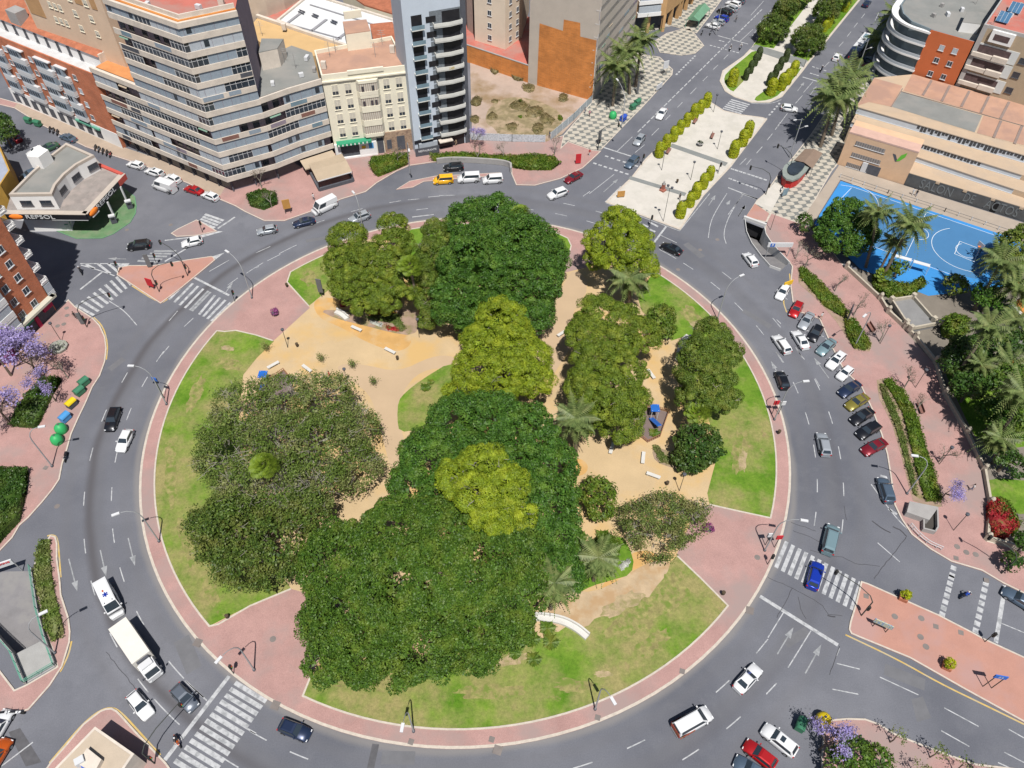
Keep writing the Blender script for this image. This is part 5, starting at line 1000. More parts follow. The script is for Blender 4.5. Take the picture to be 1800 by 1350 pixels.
# low garden wall with scalloped balustrade bays
gw = thing('garden_wall', 'low cream garden wall with stone gateposts running down beside the east pavement', 'wall')
q = GG([(1487, 472), (1546, 527), (1560, 550), (1590, 578), (1608, 595), (1643, 638), (1659, 693), (1698, 763), (1728, 827), (1738, 886), (1733, 948), (1800, 967), (1900, 985)], .15); b = MB().use(mat('cream_stone', (.40, .36, .29), var=.12, scale=1.5)); b.ribbon(q, .35, .1, 1.0); b.build('coping_wall', gw); b = MB().use(_M['cream_stone'])
for a, c in zip(q, q[1:]):
    n = max(1, int((c - a).length / 5))
    for j in range(n): p = a.lerp(c, j / n); b.box((p.x, p.y, .85), (.55, .55, 1.5), .6); b.lathe((p.x, p.y, 1.6), [(.36, 0), (.36, .1), (.2, .35), (.02, .5)], 8)
b.parts('wall_post', gw)
te2 = thing('raised_terrace', 'raised grey paved terrace with a cream balustrade in the garden corner', 'terrace'); c_ = [G(*p, .9)[:2] for p in ((1566, 530), (1604, 524), (1640, 565), (1652, 570), (1600, 580), (1592, 570))]
MB().use(mat('terrace_slabs', (.20, .20, .20), var=.1)).prism(c_, .15, .9).build('floor', te2); b = MB().use(_M['cream_stone']); b.ribbon([Vector((*p, 0)) for p in c_ + c_[:1]], .3, .9, 1.6)
for p in c_: b.box((*p, 1.4), (.7, .7, 1.3), .5)
b.build('balustrade', te2)
# ================================================================== TREES AND PLANTS
RNG = np.random.default_rng(11)
def rot_basis(nrm):
    a = np.where(np.abs(nrm[:, 2:3]) < .9, np.array([[0, 0, 1.]]), np.array([[1., 0, 0]])); t = np.cross(a, nrm); t /= np.linalg.norm(t, axis=1)[:, None] + 1e-9
    return t, np.cross(nrm, t)
def quads(pos, nrm, size, asp=1.5):
    n = len(pos); t, b = rot_basis(nrm); th = RNG.uniform(0, 2 * np.pi, n)[:, None]
    u = t * np.cos(th) + b * np.sin(th); v = -t * np.sin(th) + b * np.cos(th); s = (size * RNG.uniform(.65, 1.35, n))[:, None] if np.isscalar(size) else size[:, None]
    u = u * s * .5 * asp; v = v * s * .5
    V = np.empty((n, 4, 3)); V[:, 0] = pos - u; V[:, 1] = pos - v * .9; V[:, 2] = pos + u; V[:, 3] = pos + v * .9
    return V
def mesh_np(name, V, mats, extra=None):
    """leaf quads V plus an optional MB of wood or core joined in"""
    n = len(V); v = V.reshape(-1, 3); fe = []
    me = bpy.data.meshes.new(name)
    if extra is not None and extra.f:
        ev = np.array(extra.v); ls = [len(f) for f in extra.f]; li = np.concatenate([np.array(f) for f in extra.f]) + 4 * n
        v = np.vstack([v, ev])
    else: ls = []; li = np.zeros(0, int)
    me.vertices.add(len(v)); me.vertices.foreach_set('co', v.astype(np.float32).ravel())
    me.loops.add(4 * n + len(li)); me.loops.foreach_set('vertex_index', np.concatenate([np.arange(4 * n), li]).astype(np.int32))
    me.polygons.add(n + len(ls)); st_ = np.concatenate([np.arange(n) * 4, 4 * n + np.concatenate([[0], np.cumsum(ls)[:-1]]) if ls else np.zeros(0)]).astype(np.int32)
    me.polygons.foreach_set('loop_start', st_)
    for m in mats: me.materials.append(m)
    if ls: me.polygons.foreach_set('material_index', np.concatenate([np.zeros(n), np.array(extra.m)]).astype(np.int32))
    me.update(calc_edges=True); return me
def sph(n, zmin=-.5):
    z = RNG.uniform(zmin, 1, n); a = RNG.uniform(0, 2 * np.pi, n); r = np.sqrt(1 - z * z); return np.stack([r * np.cos(a), r * np.sin(a), z], 1)
def crown(blobs, size, dens, rc=1.2, bump=.35, zmin=-.45, jit=.5, loose=0.0, gap=.0):
    """leaf quads over clumps which sit on the surface of the blobs (x, y, z, rx, ry, rz)"""
    B = np.array(blobs, float); out = []
    cl = []; B[:, 3:6] = np.maximum(B[:, 3:6] - rc * .55, .4 * B[:, 3:6])
    for i, b in enumerate(B):
        area = 4 * np.pi * ((b[3] * b[4]) ** .5 * b[5] + b[3] * b[4]) / 2 * .75
        k = max(5, int(area / (rc * rc * 1.5))); d = sph(k, zmin); rr = RNG.uniform(.82, 1.05, k)[:, None]
        c = b[:3] + d * b[3:6] * rr + RNG.normal(size=(k, 3)) * rc * .12
        keep = RNG.uniform(size=k) > gap
        for j, o in enumerate(B):
            if j != i: keep &= (((c - o[:3]) / o[3:6]) ** 2).sum(1) > .72
        d2 = d / b[3:6]; d2 /= np.linalg.norm(d2, axis=1)[:, None]; cl.append(np.hstack([c, d2])[keep])
    cl = np.vstack(cl); k = len(cl); per = max(6, int(dens * rc * rc * 3.0)); n = k * per
    cc = np.repeat(cl, per, 0); r = np.repeat(RNG.uniform(.6, 1.4, k) * rc, per)[:, None]
    d = RNG.normal(size=(n, 3)); d /= np.linalg.norm(d, axis=1)[:, None]; flip = (d * (cc[:, 3:] + [0, 0, .5])).sum(1) < -.1; d[flip] *= -1
    rad = RNG.uniform(.72, 1.0, n)[:, None] if not loose else RNG.uniform(.3, 1.0 + loose, n)[:, None]
    pos = cc[:, :3] + d * r * rad * [1, 1, .8]; nr = d + RNG.normal(size=(n, 3)) * jit + [0, 0, .3]; nr /= np.linalg.norm(nr, axis=1)[:, None]
    return quads(pos, nr, size)
def core(mb, blobs, k=.55):
    for x, y, z, rx, ry, rz in blobs:
        rows = []
        for i in range(7):
            ph = math.pi * i / 6 - math.pi / 2; rows.append([(x + rx * k * math.cos(ph) * math.cos(a) * random.uniform(.9, 1.08), y + ry * k * math.cos(ph) * math.sin(a) * random.uniform(.9, 1.08), z + rz * k * math.sin(ph)) for a in [2 * math.pi * j / 10 for j in range(10)]])
        mb.grid(rows, True)
m_bark = mat('bark', (.13, .10, .075), var=.25, scale=2); m_gbark = mat('grey_bark', (.24, .225, .185), var=.2, scale=2)
LF = {'wlow': leafmat('dusky_leaf', (.035, .075, .012), (.125, .19, .03), (.17, .19, .045), .4, .25, .5), 'ficus': leafmat('ficus_leaf', (.028, .075, .009), (.105, .195, .022), (.135, .20, .026), .5, .22, .5),
      'ficus2': leafmat('ficus_leaf_deep', (.024, .074, .010), (.09, .20, .025), (.12, .215, .028), .5, .25, .5),
      'pine': leafmat('pine_needles', (.07, .125, .014), (.20, .275, .026), (.26, .31, .035), .5, .32), 'pineb': leafmat('bright_pine_needles', (.12, .19, .012), (.29, .37, .022), (.36, .42, .03), .5, .32),
      'pined': leafmat('dull_pine_needles', (.055, .105, .014), (.15, .22, .026), (.20, .235, .04), .5, .28), 'grey': leafmat('grey_green_leaf', (.065, .115, .020), (.175, .25, .045), (.25, .26, .10), .25, .3),
      'dark': leafmat('dark_evergreen_leaf', (.022, .06, .012), (.06, .125, .018), (.095, .14, .028), .3, .2, .45), 'mid': leafmat('shrub_leaf', (.05, .10, .010), (.13, .215, .02), (.18, .20, .03), .5, .25),
      'lime': leafmat('clipped_conifer', (.22, .28, .010), (.42, .46, .014), (.48, .48, .02), .8, .35), 'cyp': leafmat('dark_conifer', (.035, .055, .018), (.06, .09, .02)), 'palm': leafmat('palm_frond', (.09, .14, .04), (.21, .27, .09), (.24, .27, .10), .4, .35, .45),
      'fan': leafmat('fan_palm_frond', (.12, .19, .015), (.20, .28, .025), None, .4, .35), 'purple': leafmat('jacaranda_blossom', (.30, .25, .56), (.48, .42, .70), (.36, .30, .50), .5, .35), 'flower_o': leafmat('orange_flowers', (.55, .24, .02), (.42, .28, .03)),
      'flower_r': leafmat('red_flowers', (.48, .02, .03), (.34, .03, .04), (.10, .14, .03), .9), 'flower_w': leafmat('white_flowers', (.55, .55, .52), (.45, .47, .42)), 'flower_p': leafmat('purple_flowers', (.20, .04, .12), (.30, .08, .25)), 'dry': leafmat('dry_scrub', (.19, .16, .07), (.27, .22, .11), (.14, .13, .05), .6), 'olive': leafmat('olive_leaf', (.09, .14, .030), (.19, .25, .06), (.24, .23, .09), .4, .35)}
def px_blobs(bl):                              # (px, py, z, radius in picture units, height ratio)
    o = []
    for x, y, z, r, k in bl: p = G(x, y, z); R_ = r * GD(x, y, z); o.append((p.x, p.y, z, R_, R_, R_ * k))
    return o
def tree(name, label, group, kind, bl, size, dens, rc=1.2, jit=.5, trunk_r=.45, loose=0, wood=m_bark, zmin=-.45, cr=True, twigs=0, cat='tree', base=None, limbs=True, ck=.3):
    B = px_blobs(bl); c = np.array(B); w_ = c[:, 3] ** 2; cx, cy = (c[:, 0] * w_).sum() / w_.sum(), (c[:, 1] * w_).sum() / w_.sum()
    if base: q = G(*base); cx, cy = q.x, q.y
    t = thing(name, label, cat, (cx, cy, 0), 0, group); L = [(x - cx, y - cy, z, a, b, d) for x, y, z, a, b, d in B]
    L = [(x, y, z + random.uniform(-.5, .5), a * random.uniform(.88, 1.1), b_ * random.uniform(.88, 1.1), c_) for x, y, z, a, b_, c_ in L]; V = crown(L, size, dens, rc, zmin=zmin, jit=jit, loose=loose, gap=.2 if 'pine' in kind else .06); ex = MB().use(LF[kind])
    if cr: V = np.concatenate([V, crown([(x, y, z, a * .78, b_ * .78, c_ * .8) for x, y, z, a, b_, c_ in L], size * 1.9, dens * .16, rc * 1.2, zmin=zmin, jit=.8)])
    mats = [LF[kind]]; ex.mats = mats
    link('crown', mesh_np('crown', V, mats, ex), t)
    b = MB().use(wood, True); zt = max(1.2, min(x[2] for x in L) - .2)
    b.tube([(0, 0, -.1), (.1, 0, zt * .5), (0, .1, zt)], [trunk_r * 1.4, trunk_r, trunk_r * .85], 8)
    if limbs:
        for x, y, z, a, _, _ in L: b.tube([(0, 0.1, zt * .8), (x * .45, y * .45, (zt + z) / 2), (x, y, z)], [trunk_r * .6, trunk_r * .4, trunk_r * .15], 5)
    b.build('trunk', t)
    if 'pine' in kind: twigs = 22
    if twigs:
        g_ = MB().use(m_gbark)
        for _ in range(twigs):
            i = random.randrange(len(L)); x, y, z, a, _b, d = L[i]; th = random.uniform(0, 6.28); el = random.uniform(.2, 1.3); dr = Vector((math.cos(th) * math.cos(el), math.sin(th) * math.cos(el), math.sin(el) * .75))
            p0 = Vector((x, y, z)) + Vector((dr.x * a, dr.y * a, dr.z * d)) * random.uniform(.3, .7); p1 = Vector((x, y, z)) + Vector((dr.x * a, dr.y * a, dr.z * d)) * random.uniform(1.0, 1.14) + Vector((random.uniform(-.5, .5), random.uniform(-.5, .5), .1))
            g_.tube([p0, (p0 + p1) / 2 + Vector((random.uniform(-.3, .3), random.uniform(-.3, .3), .2)), p1], [.06, .045, .02], 3, False)
            for _k in range(2): q = p0.lerp(p1, random.uniform(.3, .8)); g_.tube([q, q + Vector((random.uniform(-1, 1), random.uniform(-1, 1), random.uniform(.2, .7)))], [.035, .015], 3, False)
        g_.build('twig_tangle', t)
    return t
IG = 'large trees in the island garden'
tree('ficus_tree', 'huge dark green ficus filling the north of the island', IG, 'ficus2', [(830, 395, 9.5, 52, .8), (872, 378, 10, 45, .8), (900, 430, 10.5, 75, .8), (945, 435, 8, 52, .8), (850, 465, 10, 78, .75), (930, 490, 9, 62, .8), (805, 530, 7, 52, .8), (870, 545, 7, 62, .8), (935, 545, 6, 45, .85), (840, 575, 4.5, 40, .8), (968, 455, 6, 34, .9)], .19, 62, 1.0, trunk_r=1.1)
tree('ficus_tree', 'widest ficus crown sweeping over the south lawn of the island', IG, 'ficus', [(600, 985, 9, 85, .62), (620, 1080, 8, 88, .6), (640, 1150, 6, 62, .65), (720, 1030, 10.5, 110, .55), (735, 1110, 8.5, 85, .55), (700, 940, 9.5, 75, .6), (830, 1000, 10, 95, .55), (850, 1080, 8.5, 88, .55), (830, 1130, 6, 58, .6), (905, 1040, 8, 62, .6), (800, 930, 9.5, 75, .55), (880, 960, 9, 70, .6), (560, 1100, 5, 38, .8), (575, 1165, 4, 38, .8), (700, 1180, 4, 36, .8), (900, 1110, 5, 40, .8)], .19, 62, 1.0, trunk_r=1.4, jit=.75)
tree('ficus_tree', 'dome shaped ficus in the middle of the island behind a yellow green pine', IG, 'ficus2', [(800, 745, 9, 58, .8), (760, 800, 8, 62, .8), (725, 850, 6, 48, .85), (860, 745, 10, 62, .75), (920, 770, 9.5, 70, .75), (960, 820, 8, 52, .9), (850, 800, 9.5, 75, .7), (960, 880, 8, 58, .9), (985, 940, 6.5, 48, 1), (975, 1000, 6, 52, .9), (925, 900, 8, 55, .8), (780, 870, 6, 55, .8)], .19, 62, .95, trunk_r=1.2)
tree('broadleaf_tree', 'grey green thin leaved tree with bare twigs beside the west lawn', IG, 'grey', [(430, 720, 8, 55, .75), (500, 700, 8.5, 55, .75), (570, 700, 8, 60, .75), (625, 745, 7.5, 48, .8), (480, 780, 9, 78, .7), (570, 790, 9, 80, .7), (430, 870, 7, 55, .75), (500, 880, 7.5, 55, .75), (405, 800, 7, 62, .75), (390, 760, 6, 40, .8), (625, 820, 6.5, 50, .8), (550, 860, 8, 62, .7), (470, 850, 8, 70, .7)], .19, 22, 1.2, jit=.9, loose=.25, twigs=520, wood=m_gbark, trunk_r=.6, ck=.45)
tree('broadleaf_tree', 'dense green lower crown spreading over the west lawn below the thin leaved tree', IG, 'wlow', [(410, 930, 6.5, 68, .75), (370, 920, 5, 42, .8), (430, 985, 5.5, 55, .75), (490, 950, 7, 68, .7), (530, 900, 7.5, 50, .8), (480, 1010, 4.5, 38, .8), (380, 960, 4.5, 38, .8)], .22, 28, 1.1, jit=.8, loose=.15, twigs=80, trunk_r=.5, ck=.5)
PG = 'umbrella pines in the island garden'
tree('pine_tree', 'bright yellow green pine in the centre of the island above the round ficus', PG, 'pineb', [(880, 575, 11, 50, .8), (850, 610, 10, 46, .8), (905, 605, 10, 46, .8), (935, 625, 8.5, 38, .8), (840, 655, 8, 48, .75), (895, 650, 9, 52, .75), (940, 665, 7, 34, .8), (815, 690, 6, 34, .8), (865, 690, 6.5, 40, .75)], .145, 115, .9, jit=.34, trunk_r=.4)
tree('pine_tree', 'olive pine at the east of the island, nearer the twin pines', PG, 'pine', [(1055, 555, 9, 46, .7), (1090, 565, 9, 44, .7), (1125, 585, 8, 36, .75), (1035, 590, 8, 40, .75), (1080, 600, 8, 42, .7)], .145, 115, .9, jit=.34, trunk_r=.35, base=(1075, 640))
tree('pine_tree', 'broad olive pine just below the other east pine, beside the sandy playground', PG, 'pine', [(1050, 635, 9, 48, .75), (1095, 650, 8.5, 44, .75), (1030, 680, 8, 42, .75), (1075, 700, 8.5, 52, .7), (1115, 700, 7, 30, .8), (1050, 730, 6, 38, .8), (1090, 740, 5.5, 40, .8)], .145, 115, .9, jit=.34, trunk_r=.35)
tree('pine_tree', 'tall pine beside the ring pavement at the north entrance of the island', PG, 'pineb', [(1090, 395, 10, 38, .8), (1060, 425, 9, 34, .8), (1105, 430, 10, 48, .75), (1070, 452, 8.5, 38, .75), (1130, 465, 8, 28, .8), (1050, 460, 6.5, 22, .9)], .145, 115, .9, jit=.34, trunk_r=.35, base=(1100, 525))
tree('pine_tree', 'dark olive pine leaning over the east lawn by the curved white bench', PG, 'pined', [(1250, 590, 8.5, 38, .8), (1225, 625, 8.5, 40, .8), (1275, 620, 7.5, 32, .85), (1240, 660, 8, 46, .8), (1225, 700, 6, 38, .85), (1265, 700, 5, 34, .85)], .145, 115, .9, jit=.34, trunk_r=.3)
tree('pine_tree', 'leftmost pine of the north west cluster next to a small lawn', PG, 'pine', [(612, 420, 8.5, 36, .8), (600, 460, 7.5, 38, .8), (640, 460, 8.5, 42, .8), (620, 505, 6, 40, .8), (655, 510, 6, 36, .8), (640, 535, 4.5, 28, .8)], .145, 115, .9, jit=.34, trunk_r=.35)
tree('pine_tree', 'taller pine behind in the north west cluster, above the marigold bed', PG, 'pine', [(692, 395, 10.5, 30, .85), (690, 430, 9, 34, .8), (680, 465, 8, 36, .8), (705, 500, 7, 34, .8), (675, 520, 5, 36, .8)], .145, 115, .9, jit=.34, trunk_r=.35)
tree('pine_tree', 'brownish pine squeezed against the north ficus', PG, 'pined', [(768, 408, 9, 28, .9), (758, 450, 8, 30, .85), (748, 490, 7, 24, .9), (755, 530, 5, 24, .9), (752, 560, 3.5, 20, .9)], .14, 110, .75, jit=.34, trunk_r=.3)
tree('pine_tree', 'low spreading yellow green pine on top of the central ficus', PG, 'pineb', [(850, 815, 15, 42, .6), (800, 840, 14, 38, .6), (845, 855, 14.5, 52, .55), (895, 855, 14, 42, .6), (865, 900, 12.5, 48, .55), (915, 905, 11.5, 30, .6)], .145, 115, .9, jit=.34, trunk_r=.4)
SG = 'small trees in the island garden'
tree('round_tree', 'round dark tree on sand at the south east sand court, next to benches', SG, 'dark', [(1228, 785, 3.5, 40, .85), (1215, 805, 2.5, 30, .8)], .26, 26, .7, trunk_r=.2)
tree('round_tree', 'small round green tree standing alone on sand right of the central ficus', SG, 'mid', [(1048, 868, 3.5, 32, .85), (1055, 890, 2.5, 30, .85)], .24, 24, .7, trunk_r=.18, loose=.15)
tree('round_tree', 'mid green tree on the north east lawn beside an olive pine', SG, 'mid', [(1163, 555, 4, 24, .9), (1165, 580, 3, 26, .85)], .24, 24, .7, trunk_r=.18)
tree('olive_tree', 'loose feathery olive brown tree overhanging the east brick entrance', SG, 'olive', [(1130, 915, 3.5, 40, .7), (1170, 905, 3.5, 42, .7), (1205, 915, 3, 34, .7), (1160, 945, 3, 46, .65), (1230, 895, 3, 20, .8), (1110, 935, 2.5, 26, .8)], .19, 30, .8, jit=.9, loose=.5, twigs=90, wood=m_gbark, trunk_r=.15, cr=False)
# street, court and garden trees
OG = 'garden and street trees outside the ring'
tree('ficus_tree', 'clipped round dark ficus between the blue court and the pavement', OG, 'ficus2', [(1489, 392, 6, 49, .9), (1476, 412, 5, 38, .85), (1504, 412, 5, 38, .85), (1490, 422, 4, 34, .85)], .22, 46, .8, trunk_r=.35)
tree('round_tree', 'small round tree at the corner of the wave tiled pavement beside the court', OG, 'dark', [(1414, 388, 3, 13, 1.1), (1418, 396, 2.4, 12, 1)], .24, 22, .6, trunk_r=.15)
for lb, bl, kd in (('dark evergreen tree filling the garden below the terrace corner', [(1700, 615, 5, 34, .8), (1745, 610, 5, 36, .8), (1680, 640, 4, 28, .8)], 'dark'), ('bright green bush tree behind the raised terrace', [(1680, 570, 3, 22, .8)], 'mid'), ('large green tree at the right edge under garden palms', [(1775, 670, 6, 40, .8), (1800, 720, 5.5, 42, .8), (1785, 745, 4, 30, .8)], 'ficus'), ('big olive green tree beyond the far corner of the blue court', [(1790, 435, 6, 36, .9), (1770, 460, 5, 26, .9), (1820, 420, 7, 36, .9)], 'pined'), ('dark garden tree between palms at the far right', [(1785, 600, 4.5, 28, .8)], 'dark'), ('ochre flowering shrub tree at the court corner', [(1680, 500, 3, 22, .8)], 'pined'), ('slim dark tree rising from the lower garden', [(1760, 790, 4, 24, .9), (1790, 820, 3.5, 24, .9)], 'dark'), ('dark broad tree behind the long trunked garden palm', [(1700, 680, 5, 30, .8), (1725, 665, 5, 28, .8)], 'dark'), ('olive tree by the garden path above the lower lawn', [(1745, 725, 4, 26, .9), (1760, 745, 4, 22, .9)], 'ficus2'), ('leafy garden tree under the bluish palm', [(1730, 520, 3.5, 22, .9), (1755, 535, 3, 18, .9)], 'ficus2'), ('dense evergreen at the right edge below the lower lawn', [(1800, 955, 3, 20, .9), (1780, 985, 2.5, 16, .9)], 'dark'), ('small bushy tree beside the court palms', [(1580, 470, 2.5, 16, .9)], 'mid')):
    tree('garden_tree', lb, OG, kd, bl, .28, 22, .8, trunk_r=.2)
for i, (x, y, r) in enumerate(((1360, 48, 26), (1422, 68, 27), (1382, 15, 20), (1452, 18, 22), (1408, -10, 20), (1475, -5, 18))):
    tree('median_tree', '%s olive tree counted from the crossing along the planted median, %s side' % (ORD[i // 2], ('left', 'right')[i % 2]), 'olive trees on the planted median', 'wlow', [(x, y, 4, r * 1.05, .9), (x - r * .4, y + 4, 3.2, r * .75, .9), (x + r * .4, y + 3, 3.2, r * .75, .9)], .2, 40, .7, trunk_r=.2, loose=.1)
tree('street_tree', 'dark leafy tree at the left edge near the parked cars', OG, 'dark', [(8, 235, 4.5, 24, .9), (-5, 215, 5, 22, .9)], .28, 20, .8, trunk_r=.2)
tree('park_tree', 'dark leafy crown at the very top left corner behind the roofs', OG, 'dark', [(25, 5, 5, 24, .8)], .3, 20, .9, trunk_r=.2)
tree('street_tree', 'dark green tree on the lower right pavement corner', OG, 'ficus', [(1500, 1325, 3.5, 36, .8), (1480, 1345, 3, 30, .8), (1540, 1340, 3, 30, .8)], .22, 26, .6, trunk_r=.2)
for i, (x, y, r) in enumerate(((1578, 1288, 14), (1650, 1315, 14), (1692, 1340, 14), (1735, 1352, 16), (1620, 1345, 18), (1560, 1345, 16))):
    tree('young_tree', ('small leafy tree', 'small pale leafy tree')[i % 2] + ' over the kerb, %s along the lower right pavement' % ORD[i], 'young trees along the lower right kerb', 'grey', [(x, y, 3.2, r * .7, .8), (x + r * .4, y + r * .7, 2.8, r * .6, .8)], .16, 22, .45, jit=.9, loose=.5, trunk_r=.07, cr=False)

# bare and blossoming street trees
def branchy(seed, H=4.5, spread=2.4, blossom=None, n=0, leaf=.16, pods=True):
    r = random.Random(seed); b = MB().use(m_gbark if blossom is None else m_bark); tips = []
    def grow(p, d, L, rad, lv):
        q = p + d * L; b.tube([p, q], [rad, rad * .7], 5 if lv < 2 else 3, False)
        if lv == 4: tips.append(q); return
        for _ in range(3 if lv < 3 else 4):
            nd = (d + Vector((r.uniform(-1, 1), r.uniform(-1, 1), r.uniform(-.15, .55))) * .85).normalized(); nd.z = max(nd.z, .05); grow(q, nd, L * r.uniform(.55, .8), rad * .6, lv + 1)
    grow(Vector((0, 0, 0)), Vector((0, 0, 1)), H * .38, .13, 0); me = b.build('x'); data = me.data; bpy.data.objects.remove(me)
    T = np.array([tuple(t) for t in tips]); V = None
    k = max(1, n // len(T)); pos = np.repeat(T, k, 0) + RNG.normal(size=(len(T) * k, 3)) * .28; nr = RNG.normal(size=pos.shape) + [0, 0, .4]; nr /= np.linalg.norm(nr, axis=1)[:, None]
    if n: V = quads(pos, nr, leaf)
    return data, V
BR = [branchy(s, n=260, leaf=.10) for s in (1, 2, 3)]; JC = [branchy(s, 5.6, 3, 1, 1350, .14) for s in (7, 8)]
brown = leafmat('seed_pods', (.12, .09, .06), (.2, .15, .1)); bm_ = [mesh_np('twigs', v, [brown]) for _, v in BR]; jm_ = [mesh_np('blossom', v, [LF['purple']]) for _, v in JC]
def stree(i, x, y, lb, s=1, j=False, grp=None):
    p = G(x, y, .15); t = thing('jacaranda_tree' if j else 'bare_street_tree', lb, 'tree', p, random.uniform(0, 6), grp or ('blossoming jacarandas' if j else 'bare street trees')); t.scale = (s,) * 3
    src = (JC if j else BR)[i % (2 if j else 3)]; link('branches', src[0], t); link('blossom' if j else 'twigs', (jm_ if j else bm_)[i % (2 if j else 3)], t)
for i, (x, y, s, lb) in enumerate(((75, 668, 1.75, 'purple jacaranda over the west pavement corner, nearest the stone planter'), (20, 660, 1.8, 'purple jacaranda by the brick block at the left edge'), (22, 750, 1.7, 'purple jacaranda above the dark hedge beside the recycling bins'), (1652, 880, .9, 'small purple jacaranda at the end of the long east shrub bed'), (1440, 1318, 1.1, 'purple jacaranda beside parked cars at the lower right'), (835, 262, .9, 'purple jacaranda at the left end of the vacant lot hoarding'), (98, 705, 1.1, 'sparse purple jacaranda near the green bins'))): stree(i, x, y, lb, s, True)
for i, (x, y, s, lb) in enumerate(((1415, 470, 1.1, 'beside the garage ramp wall'), (1467, 512, .9, 'behind the first east shrub bed, upper end'), (1500, 555, 1, 'next to the dark advert panel'), (1546, 600, 1, 'beside the bench and lamp'), (1590, 680, 1, 'behind the brown bench'), (1608, 725, .85, 'midway down the long east bed'), (1650, 812, 1, 'leaning beside the lantern near the jacaranda'), (700, 290, 1, 'before the stone base of the art deco block'), (840, 285, .9, 'in front of the lot hoarding, left one'), (885, 280, .9, 'in front of the lot hoarding, middle one'), (975, 272, .9, 'at the right end of the oval hedge'), (460, 330, 1, 'beside the corner tower foot'), (478, 365, .8, 'at the low round bush by the crossing'), (1790, 990, 1, 'casting a shadow at the right edge'), (120, 665, 1, 'beside the jacaranda on the west pavement'), (1398, 455, .9, 'over the sign of the garage ramp'))): stree(i, x, y, 'bare grey branching tree ' + lb, s)

# palms
def frond(mb, L, droop, rise, az, w=.5, n=9, nl=15, r=random):
    """one feather frond as a folded strip of leaflets"""
    ca, sa = math.cos(az), math.sin(az); pts = []
    for i in range(n + 1):
        s = i / n; pts.append(Vector((ca * L * s * (1 - .18 * s * s), sa * L * s * (1 - .18 * s * s), rise * L * s - droop * L * s * s)))
    side = Vector((-sa, ca, 0))
    for i in range(n * 2):
        s = (i + .6) / (n * 2); k = s * n; a = pts[int(k)].lerp(pts[min(n, int(k) + 1)], k - int(k)); wd = w * (math.sin(min(1, s * 1.15 + .12) * math.pi) ** .5 + .12); fwd = Vector((ca, sa, 0)) * wd * .55
        for sg in (-1, 1):
            tip = a + side * sg * wd * r.uniform(.8, 1.1) + fwd + Vector((0, 0, -wd * .45)); hw = Vector((ca, sa, 0)) * .13; mb.face([a - hw, a + hw, tip])
def palm_mesh(seed, L=3.8, nf=36, kind='palm', w=.62):
    r = random.Random(seed); b = MB().use(LF[kind])
    for i in range(nf):
        s = i / nf; az = i * 2.39996 + r.uniform(-.2, .2); frond(b, L * r.uniform(.85, 1.05), .35 + .75 * s + r.uniform(-.1, .1), 1.0 - 1.15 * s, az, w, r=r)
    o = b.build('crown'); d = o.data; bpy.data.objects.remove(o); return d
def fan_mesh(seed):
    r = random.Random(seed); b = MB().use(LF['fan'])
    for i in range(38):
        az = i * 2.4; el = 1.25 - 1.7 * i / 38; c = Vector((math.cos(az) * math.cos(el), math.sin(az) * math.cos(el), math.sin(el))) * (.35 + 1.2 * i / 38); u = c.normalized(); v = u.cross(Vector((0, 0, 1))).normalized(); n_ = u.cross(v)
        b.face([(0, 0, 0), c + v * .03, c - v * .03])
        for k in range(-5, 6): a0 = k * .26; p = c + (u * math.cos(a0) + v * math.sin(a0)) * 1.0 - Vector((0, 0, .35)); q = c + (u * math.cos(a0 + .2) + v * math.sin(a0 + .2)) * .85 - Vector((0, 0, .2)); b.face([c, p, q])
    o = b.build('crown'); d = o.data; bpy.data.objects.remove(o); return d
PM = [palm_mesh(1), palm_mesh(2, 3.9, 42), palm_mesh(3, 3.4, 28, 'palm', .55)]; FM = fan_mesh(4); m_fruit = leafmat('date_clusters', (.38, .20, .03), (.30, .19, .05))
ptr = mat('palm_trunk', (.15, .12, .09), var=.3, scale=4)
def palm(i, x, y, bx, by, lb, grp, h=None, s=1, fan=False, fruit=True):
    """crown seen at (x, y), foot at (bx, by)"""
    q = G(bx, by, .15); dz_ = 0; h = h or min(np.arange(1.5, 22, .1), key=lambda z: (G(x, y, z) - q).xy.length)
    top = G(x, y, h); t = thing('fan_palm' if fan else 'palm_tree', lb, 'palm tree', q, 0, grp); d = top - q
    b = MB().use(ptr, True); b.tube([(0, 0, -.2), (d.x * .4, d.y * .4, d.z * .5), (d.x, d.y, d.z)], [.34 * s, .26 * s, .24 * s], 8); b.build('trunk', t)
    c = link('crown', FM if fan else PM[i % 3], t, (d.x, d.y, d.z)); c.rotation_euler = (random.uniform(-.08, .08), random.uniform(-.08, .08), random.uniform(0, 6)); k_ = s * (1.42 if grp == AG else 1.22 if not fan else 1.1); c.scale = (k_,) * 3
    if fruit and not fan:
        pos = RNG.normal(size=(160, 3)) * [.5, .5, .3] + [0, 0, -.3]; nr = RNG.normal(size=(160, 3)); nr /= np.linalg.norm(nr, axis=1)[:, None]; link('fruit', mesh_np('fruit', quads(pos, nr, .16), [m_fruit]), t, (d.x, d.y, d.z))
    return t
AG = 'date palms along the avenue'; GP = 'palms in the east garden'; IP = 'palms in the island garden'
